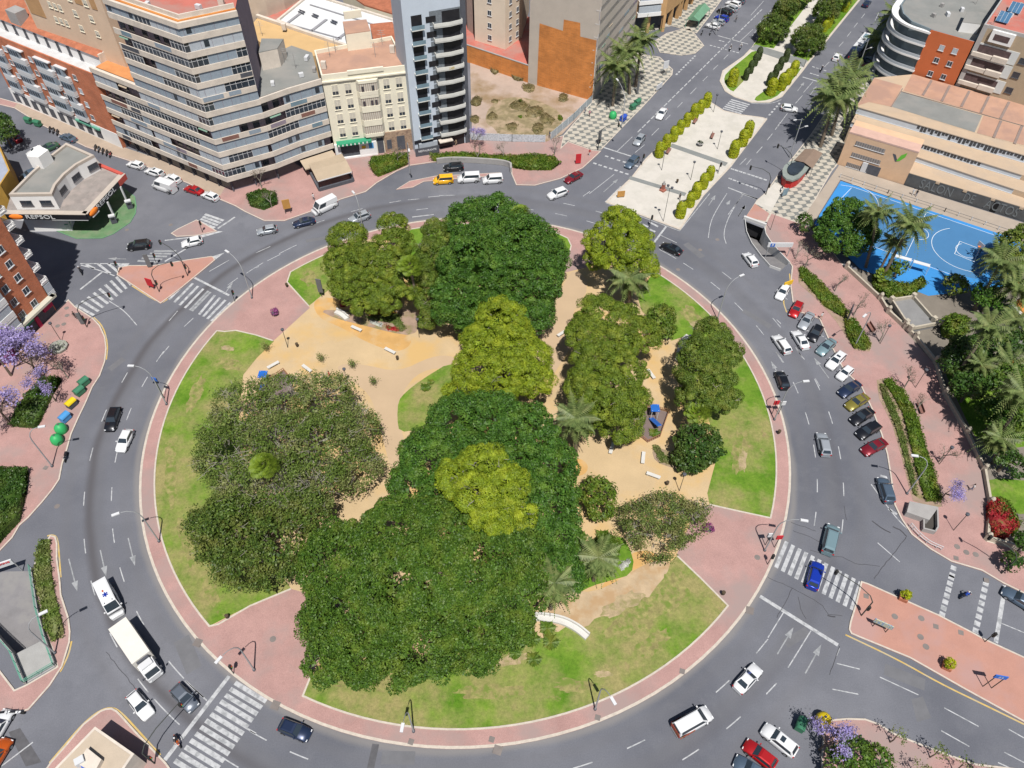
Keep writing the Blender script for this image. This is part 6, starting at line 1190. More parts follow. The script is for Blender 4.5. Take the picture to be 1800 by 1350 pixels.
for i, (x, y, bx, by, lb, s) in enumerate(((1084, 115, 1077, 186, 'date palm nearest the vacant lot on the left avenue pavement', 1.15), (1103, 90, 1107, 165, 'middle date palm on the left avenue pavement, partly hidden', 1.15), (1128, 68, 1117, 152, 'tallest date palm on the left avenue pavement', 1.25), (1468, 170, 1442, 258, 'date palm on the right avenue pavement with orange fruit, nearest the kiosk', 1.3), (1483, 150, 1462, 238, 'second date palm up the right avenue pavement behind the nearest', 1.25), (1500, 128, 1484, 205, 'third date palm up the right avenue pavement, beside parked cars', 1.3), (1552, 70, 1538, 115, 'date palm beside the bus', 1.2), (1578, 30, 1572, 85, 'date palm in front of the curved balconies', 1.25), (1600, 0, 1592, 50, 'farthest date palm of the right avenue row', 1.2))): palm(i, x, y, bx, by, lb, AG, None, s)
for i, (x, y, bx, by, lb, s) in enumerate(((1543, 372, 1522, 470, 'palm overhanging the court behind the clipped round ficus', .95), (1602, 392, 1545, 498, 'tallest palm leaning over the blue court centre', 1.05), (1572, 425, 1538, 492, 'lower palm in front of the court fence', .85), (1762, 458, 1712, 545, 'palm at the near right corner of the blue court', 1.1), (1790, 500, 1733, 540, 'bluish palm beside the tiled pavilion', 1.15), (1740, 572, 1668, 680, 'long trunked palm leaning over the garden wall', 1.05), (1778, 640, 1745, 685, 'palm low in the dark garden trees', 1.0), (1800, 690, 1742, 790, 'palm at the right edge over a green lawn', 1.0), (1725, 640, 1708, 700, 'short palm between dark garden trees', .8), (1785, 560, 1768, 610, 'palm beside the orange tiled pavilion wall', .8), (1760, 770, 1745, 815, 'low palm by the lower garden lawn', .8))): palm(i, x, y, bx, by, lb, GP, None, s, fruit=i % 2 == 0)
for i, (x, y, bx, by, lb, s) in enumerate(((1106, 488, 1107, 540, 'grey green date palm below the north entrance pine', 1.25), (1012, 735, 1012, 800, 'slender date palm between central ficus and east pine', .95), (1052, 980, 1043, 1020, 'date palm on the flower mound by the east entrance', .85), (975, 1025, 968, 1070, 'date palm drooping from the edge of the south ficus', .95))): palm(i + 2, x, y, bx, by, lb, IP, None, s, fruit=False)
palm(0, 1138, 400 + 15, 1132, 440, 'young date palm tucked beside the north entrance pine', IP, 5.5, .6, fruit=False) if False else None
for x, y, bx, by, lb, s in ((720, 463, 738, 560, 'bright fan palm over the shady hollow of the north west cluster', .95), (917, 372, 905, 420, 'fan palm poking from the far side of the north ficus', .85), (462, 815, 480, 860, 'yellow green fan palm inside the grey twiggy tree', .85), (1228, 722, 1215, 765, 'fan palm under the dark olive east pine', .9), (1555, 480, 1545, 500, 'bushy fan palm by the court fence', .7)): palm(0, x, y, bx, by, lb, IP if x < 1300 else GP, None if x not in (462, 917) else {462: 13.5, 917: 14.5}[x], s, True)

# shrubs, hedges, topiary, flower beds
def mound(name, lb, cat, grp, pts, kind, h, size=.2, dens=26, rc=.5, seed=0, kindcol=None):
    """foliage filling a polygon given in picture positions, clipped to height h"""
    q = GG(pts, .15); cx = sum(p.x for p in q) / len(q); cy = sum(p.y for p in q) / len(q); poly = [(p.x - cx, p.y - cy) for p in q]
    A = abs(sum(poly[i][0] * poly[(i + 1) % len(poly)][1] - poly[(i + 1) % len(poly)][0] * poly[i][1] for i in range(len(poly)))) / 2
    xs = [p[0] for p in poly]; ys = [p[1] for p in poly]; P_ = []
    def inside(x, y):
        c = False
        for i in range(len(poly)):
            a, b = poly[i], poly[(i + 1) % len(poly)]
            if (a[1] > y) != (b[1] > y) and x < (b[0] - a[0]) * (y - a[1]) / (b[1] - a[1]) + a[0]: c = not c
        return c
    k = max(5, int(A / (rc * rc) * (1.1 if name != 'scrub_bush' else .5))); tries = 0
    while len(P_) < k and tries < k * 30:
        tries += 1; x, y = RNG.uniform(min(xs), max(xs)), RNG.uniform(min(ys), max(ys))
        if inside(x, y): P_.append((x, y, h - rc * .8 + RNG.uniform(-.15, .12) * h))
    C_ = np.array(P_); per = int(dens * rc * rc * 3); n = len(C_) * per; cc = np.repeat(C_, per, 0); d = RNG.normal(size=(n, 3)); d /= np.linalg.norm(d, axis=1)[:, None]; d[:, 2] = np.abs(d[:, 2]) * .9
    pos = cc + d * rc * RNG.uniform(.7, 1.1, n)[:, None]; nr = d + RNG.normal(size=(n, 3)) * .5; nr /= np.linalg.norm(nr, axis=1)[:, None]
    lo = quads(pos, nr, size); b = MB().use(LF[kind]); ins = [(p[0] * .94, p[1] * .94) for p in poly]; b.prism(ins, 0, max(.1, h - rc * .75))
    sx = RNG.uniform(0, 1, int(A ** .5 * 4 * h * dens * 1.2)); edge = []
    for s in sx: i = RNG.integers(len(poly)); a, e = poly[i], poly[(i + 1) % len(poly)]; f = RNG.uniform(); edge.append((a[0] + (e[0] - a[0]) * f, a[1] + (e[1] - a[1]) * f, s * (h - .1)))
    if edge and h > .5: e = np.array(edge) * [.97, .97, 1]; nr = np.hstack([e[:, :2], np.zeros((len(e), 1))]) + RNG.normal(size=e.shape) * .4; nr /= np.linalg.norm(nr, axis=1)[:, None] + 1e-6; lo = np.concatenate([lo, quads(e, nr, size * 1.3)])
    b.mats = [LF[kind]]; me = mesh_np(name, lo, [LF[kind]], b); o = link(name, me, None, (cx, cy, .15)); tag(o, lb, cat, grp); return o
HG = 'clipped hedges'
mound('hedge', 'dark clipped hedge beside the recycling bins on the west pavement', 'hedge', HG, [(110, 668), (97, 690), (65, 755), (22, 752), (30, 725), (60, 690), (80, 668)], 'dark', 1.3, .2, 26, .5)
mound('hedge', 'large dark hedge block at the left edge above the garage drive', 'hedge', HG, [(52, 828), (48, 870), (36, 918), (10, 945), (-30, 990), (-60, 900), (-20, 825)], 'dark', 1.5, .2, 26, .5)
mound('hedge', 'dark hedge in front of the art deco block', 'hedge', HG, [(650, 292), (655, 282), (690, 277), (718, 276), (718, 290), (690, 302), (664, 312), (654, 303)], 'mid', 1.3, .2, 26, .5)
mound('hedge', 'long low green hedge behind the white curved wall', 'hedge', HG, [(756, 275), (800, 272), (900, 278), (900, 286), (830, 284), (775, 284), (758, 284)], 'mid', 1.0, .2, 26, .4)
mound('hedge', 'oval green hedge on the brick pavement near the red post', 'hedge', HG, [(898, 278), (940, 275), (975, 280), (984, 290), (970, 300), (930, 300), (900, 296)], 'mid', 1.1, .2, 26, .5)
mound('hedge', 'round dark bush beside the crossing at the tower foot', 'hedge', HG, [(435, 348), (460, 338), (487, 345), (488, 360), (465, 370), (440, 364)], 'dark', 1.2, .2, 26, .5)
mound('shrub_bed', 'narrow weedy shrub bed between the ring road and the garage ramp', 'shrub bed', 'shrub beds', [(72, 950), (87, 948), (89, 990), (98, 1050), (110, 1100), (113, 1118), (95, 1130), (84, 1112), (72, 1060), (61, 1010), (64, 975)], 'grey', .6, .2, 22, .4)
mound('shrub_bed', 'upper shrub bed behind the parked cars on the east pavement', 'shrub bed', 'shrub beds', [(1404, 472), (1414, 474), (1440, 495), (1470, 525), (1490, 550), (1480, 558), (1450, 540), (1425, 510), (1406, 488)], 'mid', .7, .2, 24, .45)
mound('shrub_bed', 'short shrub bed beside the black advert panel', 'shrub bed', 'shrub beds', [(1484, 565), (1500, 562), (1520, 590), (1531, 608), (1520, 617), (1500, 612), (1488, 590)], 'mid', .7, .2, 24, .45)
sheet('planting_bed', [(1541, 668), (1562, 664), (1588, 686), (1610, 725), (1628, 780), (1648, 845), (1656, 890), (1640, 893), (1605, 880), (1596, 848), (1584, 800), (1568, 745), (1545, 700)], m_soil, .16)
sheet('planting_bed', [(1402, 470), (1416, 472), (1472, 524), (1500, 560), (1533, 604), (1528, 618), (1502, 615), (1470, 565), (1438, 528), (1404, 498)], m_soil, .16)
mound('shrub_bed', 'yellowish inner strip of the long shrub bed nearest the parked cars', 'shrub bed', 'shrub beds', [(1546, 674), (1556, 682), (1578, 730), (1592, 780), (1606, 840), (1612, 876), (1606, 872), (1598, 840), (1588, 800), (1572, 745), (1552, 700)], 'olive', .6, .18, 26, .4)
mound('shrub_bed', 'green outer strip of the long shrub bed nearest the garden wall', 'shrub bed', 'shrub beds', [(1552, 670), (1564, 668), (1587, 690), (1608, 725), (1624, 780), (1643, 840), (1652, 885), (1628, 886), (1614, 840), (1600, 780), (1586, 725), (1568, 692)], 'mid', .8, .2, 24, .45)
mound('shrub_bed', 'leafy shrub belt along the near edge of the blue court', 'shrub bed', 'shrub beds', [(1530, 490), (1560, 500), (1600, 505), (1618, 492), (1625, 505), (1600, 522), (1560, 524), (1535, 510)], 'mid', 1.4, .22, 24, .6)
mound('shrub_bed', 'dark round clipped shrub beside the raised terrace', 'shrub bed', 'shrub beds', [(1650, 570), (1670, 560), (1697, 570), (1698, 592), (1675, 600), (1655, 592)], 'mid', 1.8, .22, 24, .6)
mound('bougainvillea', 'crimson bougainvillea mass at the lower end of the garden wall', 'flowering shrub', None, [(1732, 890), (1745, 882), (1770, 905), (1782, 930), (1765, 950), (1745, 945), (1733, 925)], 'flower_r', 1.5, .2, 22, .5)
mound('shrub_bed', 'green shrubs mixed with the bougainvillea by the garden path', 'shrub bed', 'shrub beds', [(1745, 880), (1765, 885), (1790, 925), (1780, 945), (1762, 915)], 'mid', 1.4, .2, 22, .5)
mound('bougainvillea', 'magenta bougainvillea under the brick block at the left edge', 'flowering shrub', None, [(0, 615), (30, 620), (32, 635), (0, 642), (-20, 630)], 'flower_p', 1.6, .2, 22, .5)
for lb, pts, kd, h in (('orange marigold patch in the north west flower bed', [(640, 545), (690, 540), (695, 550), (650, 556)], 'flower_o', .35), ('white flower patch at the front of the north west bed', [(650, 562), (672, 570), (672, 576), (650, 568)], 'flower_w', .3), ('red flower strip right of the white flowers', [(678, 572), (700, 577), (702, 583), (680, 580)], 'flower_r', .3), ('white flower clump on the mound by the east entrance', [(1088, 995), (1104, 982), (1110, 988), (1092, 1005)], 'flower_w', .35), ('red flowers by the standing board of the north west lawn', [(596, 530), (606, 532), (606, 540), (598, 540)], 'flower_r', .3), ('low green foliage behind the marigolds', [(625, 530), (655, 528), (655, 540), (628, 545)], 'mid', .6), ('mixed green foliage in front of the marigolds', [(640, 557), (700, 552), (715, 580), (705, 584), (690, 568), (650, 562)], 'olive', .4), ('leafy foliage on the mound below the olive brown tree', [(1030, 960), (1070, 940), (1092, 960), (1085, 990), (1030, 975)], 'mid', .9), ('brownish trimmed border round the playground planting', [(1146, 785), (1156, 782), (1166, 800), (1200, 815), (1195, 822), (1160, 812)], 'olive', .4)): mound('flower_bed' if 'flower' in kd else 'low_planting', lb, 'flower bed' if 'flower' in kd else 'planting', 'island flower beds', pts, kd, h, .14, 40, .3)
for i, (x, y, r, kd, h) in enumerate(((870, 125, 9, 'dry', 1.6), (912, 135, 13, 'dry', 2), (930, 155, 14, 'dry', 1), (990, 172, 10, 'dry', 1), (838, 180, 11, 'dry', 1.2), (870, 178, 7, 'dry', .8), (910, 185, 18, 'dry', .8), (940, 195, 20, 'dry', .8), (960, 210, 16, 'dry', .7), (915, 206, 4, 'mid', .8), (985, 209, 5, 'mid', 1.2), (865, 205, 12, 'dry', .8), (945, 225, 14, 'dry', .7), (835, 210, 10, 'dry', 1), (914, 177, 4, 'mid', .7), (900, 222, 12, 'dry', .6))):
    mound('scrub_bush', ('green' if kd == 'mid' else 'dry yellow') + ' scrub in the vacant lot, %s' % ('against the orange wall, left', 'against the orange wall, under the brick wall centre', 'below the wall scrub, spreading', 'at the foot of the gable patch', 'beside the modern tower, upper', 'small clump right of the tower scrub', 'wide clump in the lot middle', 'wide clump right of the lot middle', 'clump near the grey hoarding', 'tiny bush amid the dry clumps', 'beside the hoarding corner', 'clump left of the lot middle', 'near the sheet metal hoarding, right', 'beside the modern tower, lower', 'tiny bush at the top of the clumps', 'near the sheet metal hoarding, middle')[i], 'bush', 'scrub in the vacant lot', [(x + r * math.cos(a) * random.uniform(.7, 1.1), y + r * .75 * math.sin(a) * random.uniform(.6, 1.2)) for a in np.linspace(0, 5.6, 8)], kd, h * .5, .2, 14, .45)
# palmetto clumps in the south of the island, cycads
def cyc():
    b = MB().use(LF['mid']); r = random.Random(2)
    for i in range(26): frond(b, 1.25 * r.uniform(.8, 1.1), .5, .9 - .8 * i / 26, i * 2.4, .25, 6, r=r)
    o = b.build('cyc'); d = o.data; bpy.data.objects.remove(o); return d
CY = cyc()
for x, y, s, lb in ((748, 682, 1, 'spiky cycad on the small oval lawn'), (935, 1125, 1.2, 'palmetto clump inside the long white curved bench, upper'), (962, 1105, 1.2, 'palmetto clump against the long white curved bench'), (938, 1160, 1.1, 'lowest palmetto clump on the south lawn'), (968, 1130, 1.2, 'palmetto clump between the two others on the south lawn'), (1615, 497, 1, 'spiky plant on the blue court edge'), (905, 1150, .9, 'palmetto at the edge of the south ficus'), (1020, 945, 1.1, 'bushy palm low beside the round green tree'), (1060, 945, 1.3, 'bright bushy palm on the flower mound'), (757, 672, .7, 'second smaller cycad on the small oval lawn'), (1150, 762, 1, 'spiky plant beside the playground fence')):
    tag(link('spiky_plant', CY, None, G(x, y, .17)), lb, 'plant', 'spiky plants').scale = (s,) * 3; COL.objects[-1] if False else None
def topi(kind, H=3.7, R=.98, seed=0):
    n = 1500; z = RNG.uniform(0.05, 1, n); a = RNG.uniform(0, 2 * np.pi, n); r = R * np.where(z < .6, .92 + .08 * np.sin(z * 5), np.sqrt(np.clip(1 - ((z - .6) / .42) ** 2, 0, 1))) ; pos = np.stack([r * np.cos(a), r * np.sin(a), z * H], 1) + RNG.normal(size=(n, 3)) * .03
    nr = np.stack([np.cos(a), np.sin(a), np.where(z < .6, .1, (z - .6) * 3)], 1) + RNG.normal(size=(n, 3)) * .3 + [0, 0, .35]; nr /= np.linalg.norm(nr, axis=1)[:, None]; b = MB().use(LF[kind]); b.lathe((0, 0, 0), [(R * .85, 0), (R * .9, H * .6), (R * .6, H * .86), (.05, H * .97)], 10); return mesh_np('topiary', quads(pos, nr, .2), [LF[kind]], b)
TL = topi('lime'); TD = topi('cyp', 3.4, .75)
for grp, pts, me, sc_ in (('yellow green clipped bushes on the left of the cream plaza', [(1241, 187), (1230, 198), (1219, 208), (1206, 221), (1194, 234), (1183, 247), (1170, 261), (1158, 275)], TL, 1), ('yellow green clipped bushes at the near right side of the plaza', [(1246, 315), (1235, 330), (1222, 347), (1212, 362), (1195, 381)], TL, 1), ('yellow green clipped bushes at the far right side of the plaza', [(1313, 240), (1304, 255), (1288, 275)], TL, 1.1), ('yellow green clipped bushes at the tip of the planted median', [(1286, 150), (1354, 166), (1372, 157), (1382, 147), (1393, 132)], TL, 1.15), ('dark clipped bushes beside the median path', [(1310, 140), (1318, 128), (1326, 115), (1332, 105), (1351, 150), (1362, 135), (1370, 122), (1380, 108)], TD, 1), ('yellow green clipped bushes farther along the median', [(1377, 33), (1448, 55), (1455, 48), (1490, 8), (1484, 20)], TL, .9)):
    for i, (x, y) in enumerate(pts):
        o = link('clipped_bush', me, None, G(x, y, .15)); o.scale = (sc_ * random.uniform(.92, 1.06),) * 3; o.rotation_euler.z = random.uniform(0, 6); tag(o, grp.replace('bushes', 'bush').replace('yellow green', 'lime') + ', %s from the far end' % ORD[i] if len(pts) > 5 and me is TL else grp.replace('bushes', 'bush').replace('yellow green', 'lime') + ', %s in row' % ORD[i], 'clipped bush', grp)
for x, y, r, kd, lb in ((1587, 1052, 1, 'lime', 'round yellow green bush in a square terracotta planter by the zebra crossing'), (1663, 1172, 1, 'lime', 'round yellow green bush in a square terracotta planter mid traffic island')):
    t = thing('planter_bush', lb, 'planter', G(x, y, .14), RAD(-28), 'planters on the traffic island'); MB().use(mat('terracotta', (.36, .14, .08), var=.1)).prism([(-.55, -.55), (.55, -.55), (.55, .55), (-.55, .55)], 0, .6).build('planter', t)
    V = crown([(0, 0, 1.25, .68, .68, .72)], .14, 120, .2); link('foliage', mesh_np('foliage', V, [LF['lime']], None), t); 
for x, y, lb in ((484, 553, 'purple flower ball planter on the north west brick entrance'), (1244, 932, 'purple flower bowl on the east brick entrance')):
    t = thing('flower_planter', lb, 'planter', G(x, y, .15)); MB().use(m_dark).lathe((0, 0, 0), [(.35, 0), (.6, .5)], 10).build('bowl', t); link('flowers', mesh_np('flowers', crown([(0, 0, .75, .8, .8, .5)], .14, 60, .25), [LF['flower_p']]), t)
pt_ = [G(*p) for p in ((568, 637), (563, 628), (622, 648), (620, 637), (660, 680), (658, 672), (467, 614), (1000, 0))][:7:2]
SP = mesh_np('sap', quads(RNG.normal(size=(220, 3)) * [.35, .35, .4] + [0, 0, 1.2], sph(220, -1), .14), [LF['olive']])
for i, (x, y) in enumerate(((566, 636), (621, 647), (658, 677), (470, 617))):
    t = thing('sapling', 'staked young sapling on the west sand court, %s from the left' % ('second', 'third', 'fourth', 'first')[i], 'sapling', G(x, y, .15), 0, 'saplings on the sand court'); MB().use(m_bark).tube([(0, 0, 0), (0, 0, 1.5)], .04, 5).build('stem', t); link('leaves', SP, t)
# ================================================================== VEHICLES
_P = {}
def paint(nm, c, metal=.0, rough=.3):
    if nm not in _P: _P[nm] = mat('paint_' + nm, c, rough=rough, var=0, metal=metal, spec=.5, coat=.6)
    return _P[nm]
COLR = {'white': (.62, .63, .64), 'silver': (.36, .39, .42), 'grey': (.13, .15, .18), 'black': (.012, .013, .017), 'navy': (.018, .03, .07), 'blue': (.01, .04, .38), 'red': (.42, .012, .015), 'dark red': (.20, .012, .022), 'yellow': (.72, .38, .01), 'gold': (.22, .19, .035), 'orange': (.55, .10, .01), 'slate': (.09, .13, .18), 'teal': (.20, .30, .33), 'green': (.05, .12, .07)}
m_tyre = mat('tyre_rubber', (.02, .02, .02), var=0); m_rim = mat('wheel_rim', (.35, .36, .38), var=0, metal=.6, rough=.35); m_cgl = mat('car_glass', (.025, .035, .045), rough=.06, var=0, spec=.8, coat=.3)
m_hl = mat('headlamp', (.65, .67, .68), var=0, rough=.2); m_tl = mat('tail_lamp', (.35, .01, .01), var=0, rough=.3)
# L W H, nose height, belt, windscreen base/top x, rear top/base x (fractions of L from centre, front +), tail height
CT = {'hatch': (4.1, 1.78, 1.5, .74, .98, .19, .03, -.36, -.46, .98), 'sedan': (4.6, 1.8, 1.45, .72, .95, .17, .02, -.20, -.36, .96), 'suv': (4.5, 1.86, 1.68, .90, 1.12, .22, .09, -.38, -.47, 1.1), 'wagon': (4.6, 1.82, 1.52, .74, .98, .2, .06, -.39, -.485, .98), 'mini': (3.7, 1.66, 1.42, .76, .95, .18, .05, -.33, -.46, .9), 'van': (4.4, 1.82, 1.85, .88, 1.15, .30, .16, -.47, -.49, 1.15), 'panel': (5.6, 2.05, 2.5, 1.0, 1.35, .37, .24, -.485, -.495, 1.35)}
_CM = {}
def car_parts(ty, colr, sun=False, blind=False):
    key = (ty, colr, sun)
    if key in _CM: return _CM[key]
    L, W, H, nz, bz, xa, xb, xc, xd, tz = CT[ty]; w = W / 2; pm = paint(colr.replace(' ', '_'), COLR[colr], .35 if colr not in ('white', 'yellow') else 0, .32); out = []
    def add(nm, b): o = b.build(nm); out.append((nm, o.data)); bpy.data.objects.remove(o)
    b = MB().use(pm, True); rows = []
    for s in (-.5, -.485, -.44, xd, -.2, 0, xa, (xa + .44) / 2, .40, .465, .5):
        x = s * L; zt = tz - .12 if s <= -.48 else tz if s <= xd else bz if s < xa else bz + (nz - bz) * ((s - xa) / (.44 - xa)) ** 1.3 if s < .44 else nz - .14 if s < .48 else nz - .3
        e = 1 - .035 * (abs(s) > .3) - .09 * (abs(s) > .43) - .10 * (abs(s) > .475); zt = max(zt, .45); ww = w * e
        rows.append([(x, -ww * .9, .2), (x, -ww, .34), (x, -ww, zt * .62), (x, -ww * .97, zt * .9), (x, -ww * .86, zt), (x, 0, zt + .04), (x, ww * .86, zt), (x, ww * .97, zt * .9), (x, ww, zt * .62), (x, ww, .34), (x, ww * .9, .2)])
    b.grid(rows); b.face(rows[0][::-1]); b.face(rows[-1])
    wb, wt = w * .9, w * (.70 if ty != 'panel' else .84); R0 = [(xd * L, -wb, tz), (xa * L, -wb, bz), (xa * L, wb, bz), (xd * L, wb, tz)]; R1 = [(xc * L, -wt, H - .06), (xb * L, -wt, H - .07), (xb * L, wt, H - .07), (xc * L, wt, H - .06)]
    b.use(pm); b.face([R0[0], R0[1], R1[1], R1[0]]); b.face([R0[1], R0[2], R1[2], R1[1]]); b.face([R0[2], R0[3], R1[3], R1[2]]); b.face([R0[3], R0[0], R1[0], R1[3]])
    R2 = [(p[0] * .86 if i in (0, 3) else p[0] - .25, p[1] * .8, H) for i, p in enumerate(R1)]; b.use(pm, True)
    for i in range(4): j = (i + 1) % 4; b.face([R1[i], R1[j], R2[j], R2[i]])
    b.face(R2); add('body', b)
    def pane(nm, q, i0, i1, j0, j1):
        q = [Vector(p) for p in q]; n = (q[1] - q[0]).cross(q[3] - q[0]).normalized() * .018; f_ = lambda s, t: q[0].lerp(q[1], s).lerp(q[3].lerp(q[2], s), t) + n; add(nm, MB().use(m_cgl).face([f_(i0, j0), f_(i1, j0), f_(i1, j1), f_(i0, j1)]))
    pane('windscreen', [R0[1], R0[2], R1[2], R1[1]], .05, .95, .04, .93)
    if not (ty == 'panel' or blind): pane('rear_window', [R0[3], R0[0], R1[0], R1[3]], .1, .9, .12, .88)
    lim = .38 if ty in ('panel',) or blind else .93; sq = [R0[0], R0[1], R1[1], R1[0]]; s2 = [R0[2], R0[3], R1[3], R1[2]]
    pane('side_window', sq, 1 - lim if lim < .9 else .07, .95, .1, .86); pane('side_window', s2, .05, lim, .1, .86)
    if sun: add('sunroof', MB().use(m_cgl).face([(xb * L - .35, -wt * .55, H + .012), (xb * L - .35, wt * .55, H + .012), (xc * L * .3, wt * .55, H + .012), (xc * L * .3, -wt * .55, H + .012)]))
    r = .33 if ty != 'panel' else .36
    for sx in (-.30, .31):
        for sy in (-1, 1):
            b = MB().use(m_tyre); c = [(sx * L + r * math.cos(a), r * math.sin(a) + r) for a in [2 * math.pi * k / 14 for k in range(14)]]; y0, y1 = sy * (w - .2), sy * (w + .015); A = [(x, y0, z) for x, z in c]; B_ = [(x, y1, z) for x, z in c]; b.grid([A, B_], True); b.face(B_ if sy < 0 else B_[::-1]); b.use(m_rim); c2 = [(sx * L + .62 * r * math.cos(a), sy * (w + .025), .62 * r * math.sin(a) + r) for a in [2 * math.pi * k / 10 for k in range(10)]]; b.face(c2 if sy < 0 else c2[::-1]); add('wheel', b)
    for sy in (-1, 1):
        add('headlight', MB().use(m_hl).box((.47 * L, sy * w * .70, nz - .19), (.14, .28, .11))); add('tail_light', MB().use(m_tl).box((-.487 * L, sy * w * .72, tz - .22), (.12, .3, .18)))
        add('mirror', MB().use(pm).box((xa * L - .25, sy * (w + .08), bz + .06), (.14, .2, .14)))
    _CM[key] = out; return out
def car(x, y, fx, fy, ty, colr, lb, grp='vehicles on the ring road', sun=False, nm=None, cat=None, zc=.7):
    p = G(x, y, zc); q = G(fx, fy, zc); p.z = 0; rz = math.atan2(q.y - p.y, q.x - p.x); nm = nm or {'van': 'small_van', 'panel': 'panel_van'}.get(ty, 'car')
    t = thing(nm, lb, cat or ('van' if 'van' in nm else 'car'), (p.x, p.y, .008), rz, grp)
    for n_, d in car_parts(ty, colr, sun): link(n_, d, t)
    return t
RG = 'vehicles on the ring road'; PK = 'cars parked at an angle on the east side'; AV = 'vehicles on the avenue'; ST_ = 'vehicles in the side street by the filling station'
for a in ((198, 736, 188, 764, 'wagon', 'black', 'long black car on the left of the ring road, behind the white hatchback'), (219, 774, 209, 795, 'hatch', 'white', 'white hatchback on the left of the ring road'), (246, 1239, 264, 1262, 'hatch', 'white', 'white hatchback with dark windscreen behind the zebra stop line, lower left'), (324, 1226, 342, 1246, 'hatch', 'grey', 'dark grey hatchback waiting beside the white one at the lower left'), (518, 1283, 546, 1294, 'hatch', 'navy', 'navy blue hatchback just past the lower left zebra'), (1315, 1192, 1333, 1172, 'sedan', 'white', 'white saloon at the lower right of the ring road'), (1433, 1011, 1438, 992, 'suv', 'blue', 'bright blue car driving over the right zebra crossing'), (1448, 780, 1444, 762, 'wagon', 'silver', 'silver estate car alone on the right of the ring road'), (1375, 667, 1369, 650, 'hatch', 'black', 'black car on the inner lane right of the island'), (1374, 604, 1362, 587, 'wagon', 'white', 'white estate car beside the parked row'), (1407, 596, 1397, 580, 'sedan', 'white', 'white saloon pulling past the black and red parked car'), (1319, 455, 1309, 442, 'hatch', 'white', 'white hatchback passing the garage ramp mouth'), (1180, 436, 1163, 428, 'sedan', 'black', 'black saloon at the upper right near the stop line'), (980, 340, 963, 346, 'suv', 'white', 'white suv at the top of the ring road'), (1008, 311, 993, 319, 'sedan', 'dark red', 'dark red saloon entering the ring beside the brick pavement'), (632, 382, 615, 388, 'suv', 'silver', 'silver suv with dark roof glass at the top left of the ring'), (534, 390, 517, 394, 'sedan', 'navy', 'dark blue car between a silver car and a white van'), (469, 404, 452, 407, 'hatch', 'silver', 'silver hatchback behind the dark blue car at the top left'), (337, 425, 319, 429, 'hatch', 'white', 'white hatchback between the two north west traffic islands'), (244, 431, 226, 433, 'suv', 'black', 'black suv in front of the filling station'), (1557, 861, 1551, 842, 'suv', 'slate', 'dark grey suv waiting at the kerb end of the parked row'), (1793, 1053, 1780, 1045, 'sedan', 'slate', 'dark car cut off by the right edge'), (-2, 1276, 12, 1252, 'hatch', 'white', 'white car cut off at the left edge'), (-6, 1328, 4, 1312, 'hatch', 'orange', 'orange and black car cut off at the lower left edge')): car(*a, RG, 'dark roof glass' in a[6])
for x, y, fx, fy, c, ty, lb in ((1376, 513, 1369, 524, 'white', 'hatch', 'white parked hatchback nearest the yellow sign'), (1400, 543, 1393, 556, 'red', 'hatch', 'bright red parked hatchback'), (1418, 563, 1410, 575, 'silver', 'sedan', 'blue grey parked saloon'), (1434, 585, 1426, 598, 'black', 'hatch', 'black parked car with a red glint'), (1453, 609, 1442, 619, 'teal', 'sedan', 'greenish silver parked saloon'), (1470, 633, 1458, 645, 'white', 'wagon', 'white parked car with a long dark sunroof'), (1486, 655, 1475, 665, 'white', 'mini', 'small white parked car'), (1494, 683, 1480, 692, 'navy', 'sedan', 'navy parked saloon before the gold one'), (1507, 706, 1492, 715, 'gold', 'sedan', 'gold green parked saloon'), (1516, 731, 1500, 741, 'black', 'sedan', 'black parked saloon next to the gold one'), (1527, 756, 1510, 766, 'black', 'wagon', 'black parked car with silver roof bars'), (1537, 785, 1518, 795, 'dark red', 'sedan', 'dark red parked saloon at the end of the row')): car(x, y, fx, fy, ty, c, lb, PK, 'sunroof' in lb)
for a in ((1472, 99, 1478, 91, 'hatch', 'white', 'white hatchback driving up the right carriageway'), (1388, 190, 1404, 192, 'hatch', 'white', 'white hatchback turning across by the median tip'), (1524, 5, 1530, -3, 'sedan', 'navy', 'dark saloon farthest up the right carriageway'), (1163, 199, 1157, 208, 'sedan', 'white', 'white saloon coming down the left carriageway'), (1124, 245, 1116, 255, 'hatch', 'silver', 'silver hatchback behind the blue grey estate'), (1111, 284, 1101, 294, 'wagon', 'slate', 'blue grey estate beside the cream plaza'), (1527, 105, 1519, 100, 'hatch', 'slate', 'dark parked car behind the bus with a pale windscreen'), (1530, 116, 1522, 113, 'hatch', 'dark red', 'dark red parked car under the avenue palms'), (1522, 123, 1514, 120, 'hatch', 'silver', 'silver parked car under the avenue palms'), (1253, 45, 1245, 43, 'hatch', 'white', 'white parked car nearest the green tent'), (1263, 38, 1255, 36, 'mini', 'silver', 'small silver parked car second from the green tent'), (1269, 31, 1260, 28, 'hatch', 'blue', 'bright blue parked car by the avenue'), (1274, 20, 1263, 16, 'suv', 'black', 'black parked suv by the avenue'), (1286, 14, 1277, 10, 'hatch', 'silver', 'silver parked car behind the black suv'), (1289, 7, 1280, 4, 'suv', 'white', 'white parked suv at the top of the avenue bays'), (1298, 0, 1290, -3, 'hatch', 'grey', 'dark parked car at the very top of the avenue bays')): car(*a, AV)
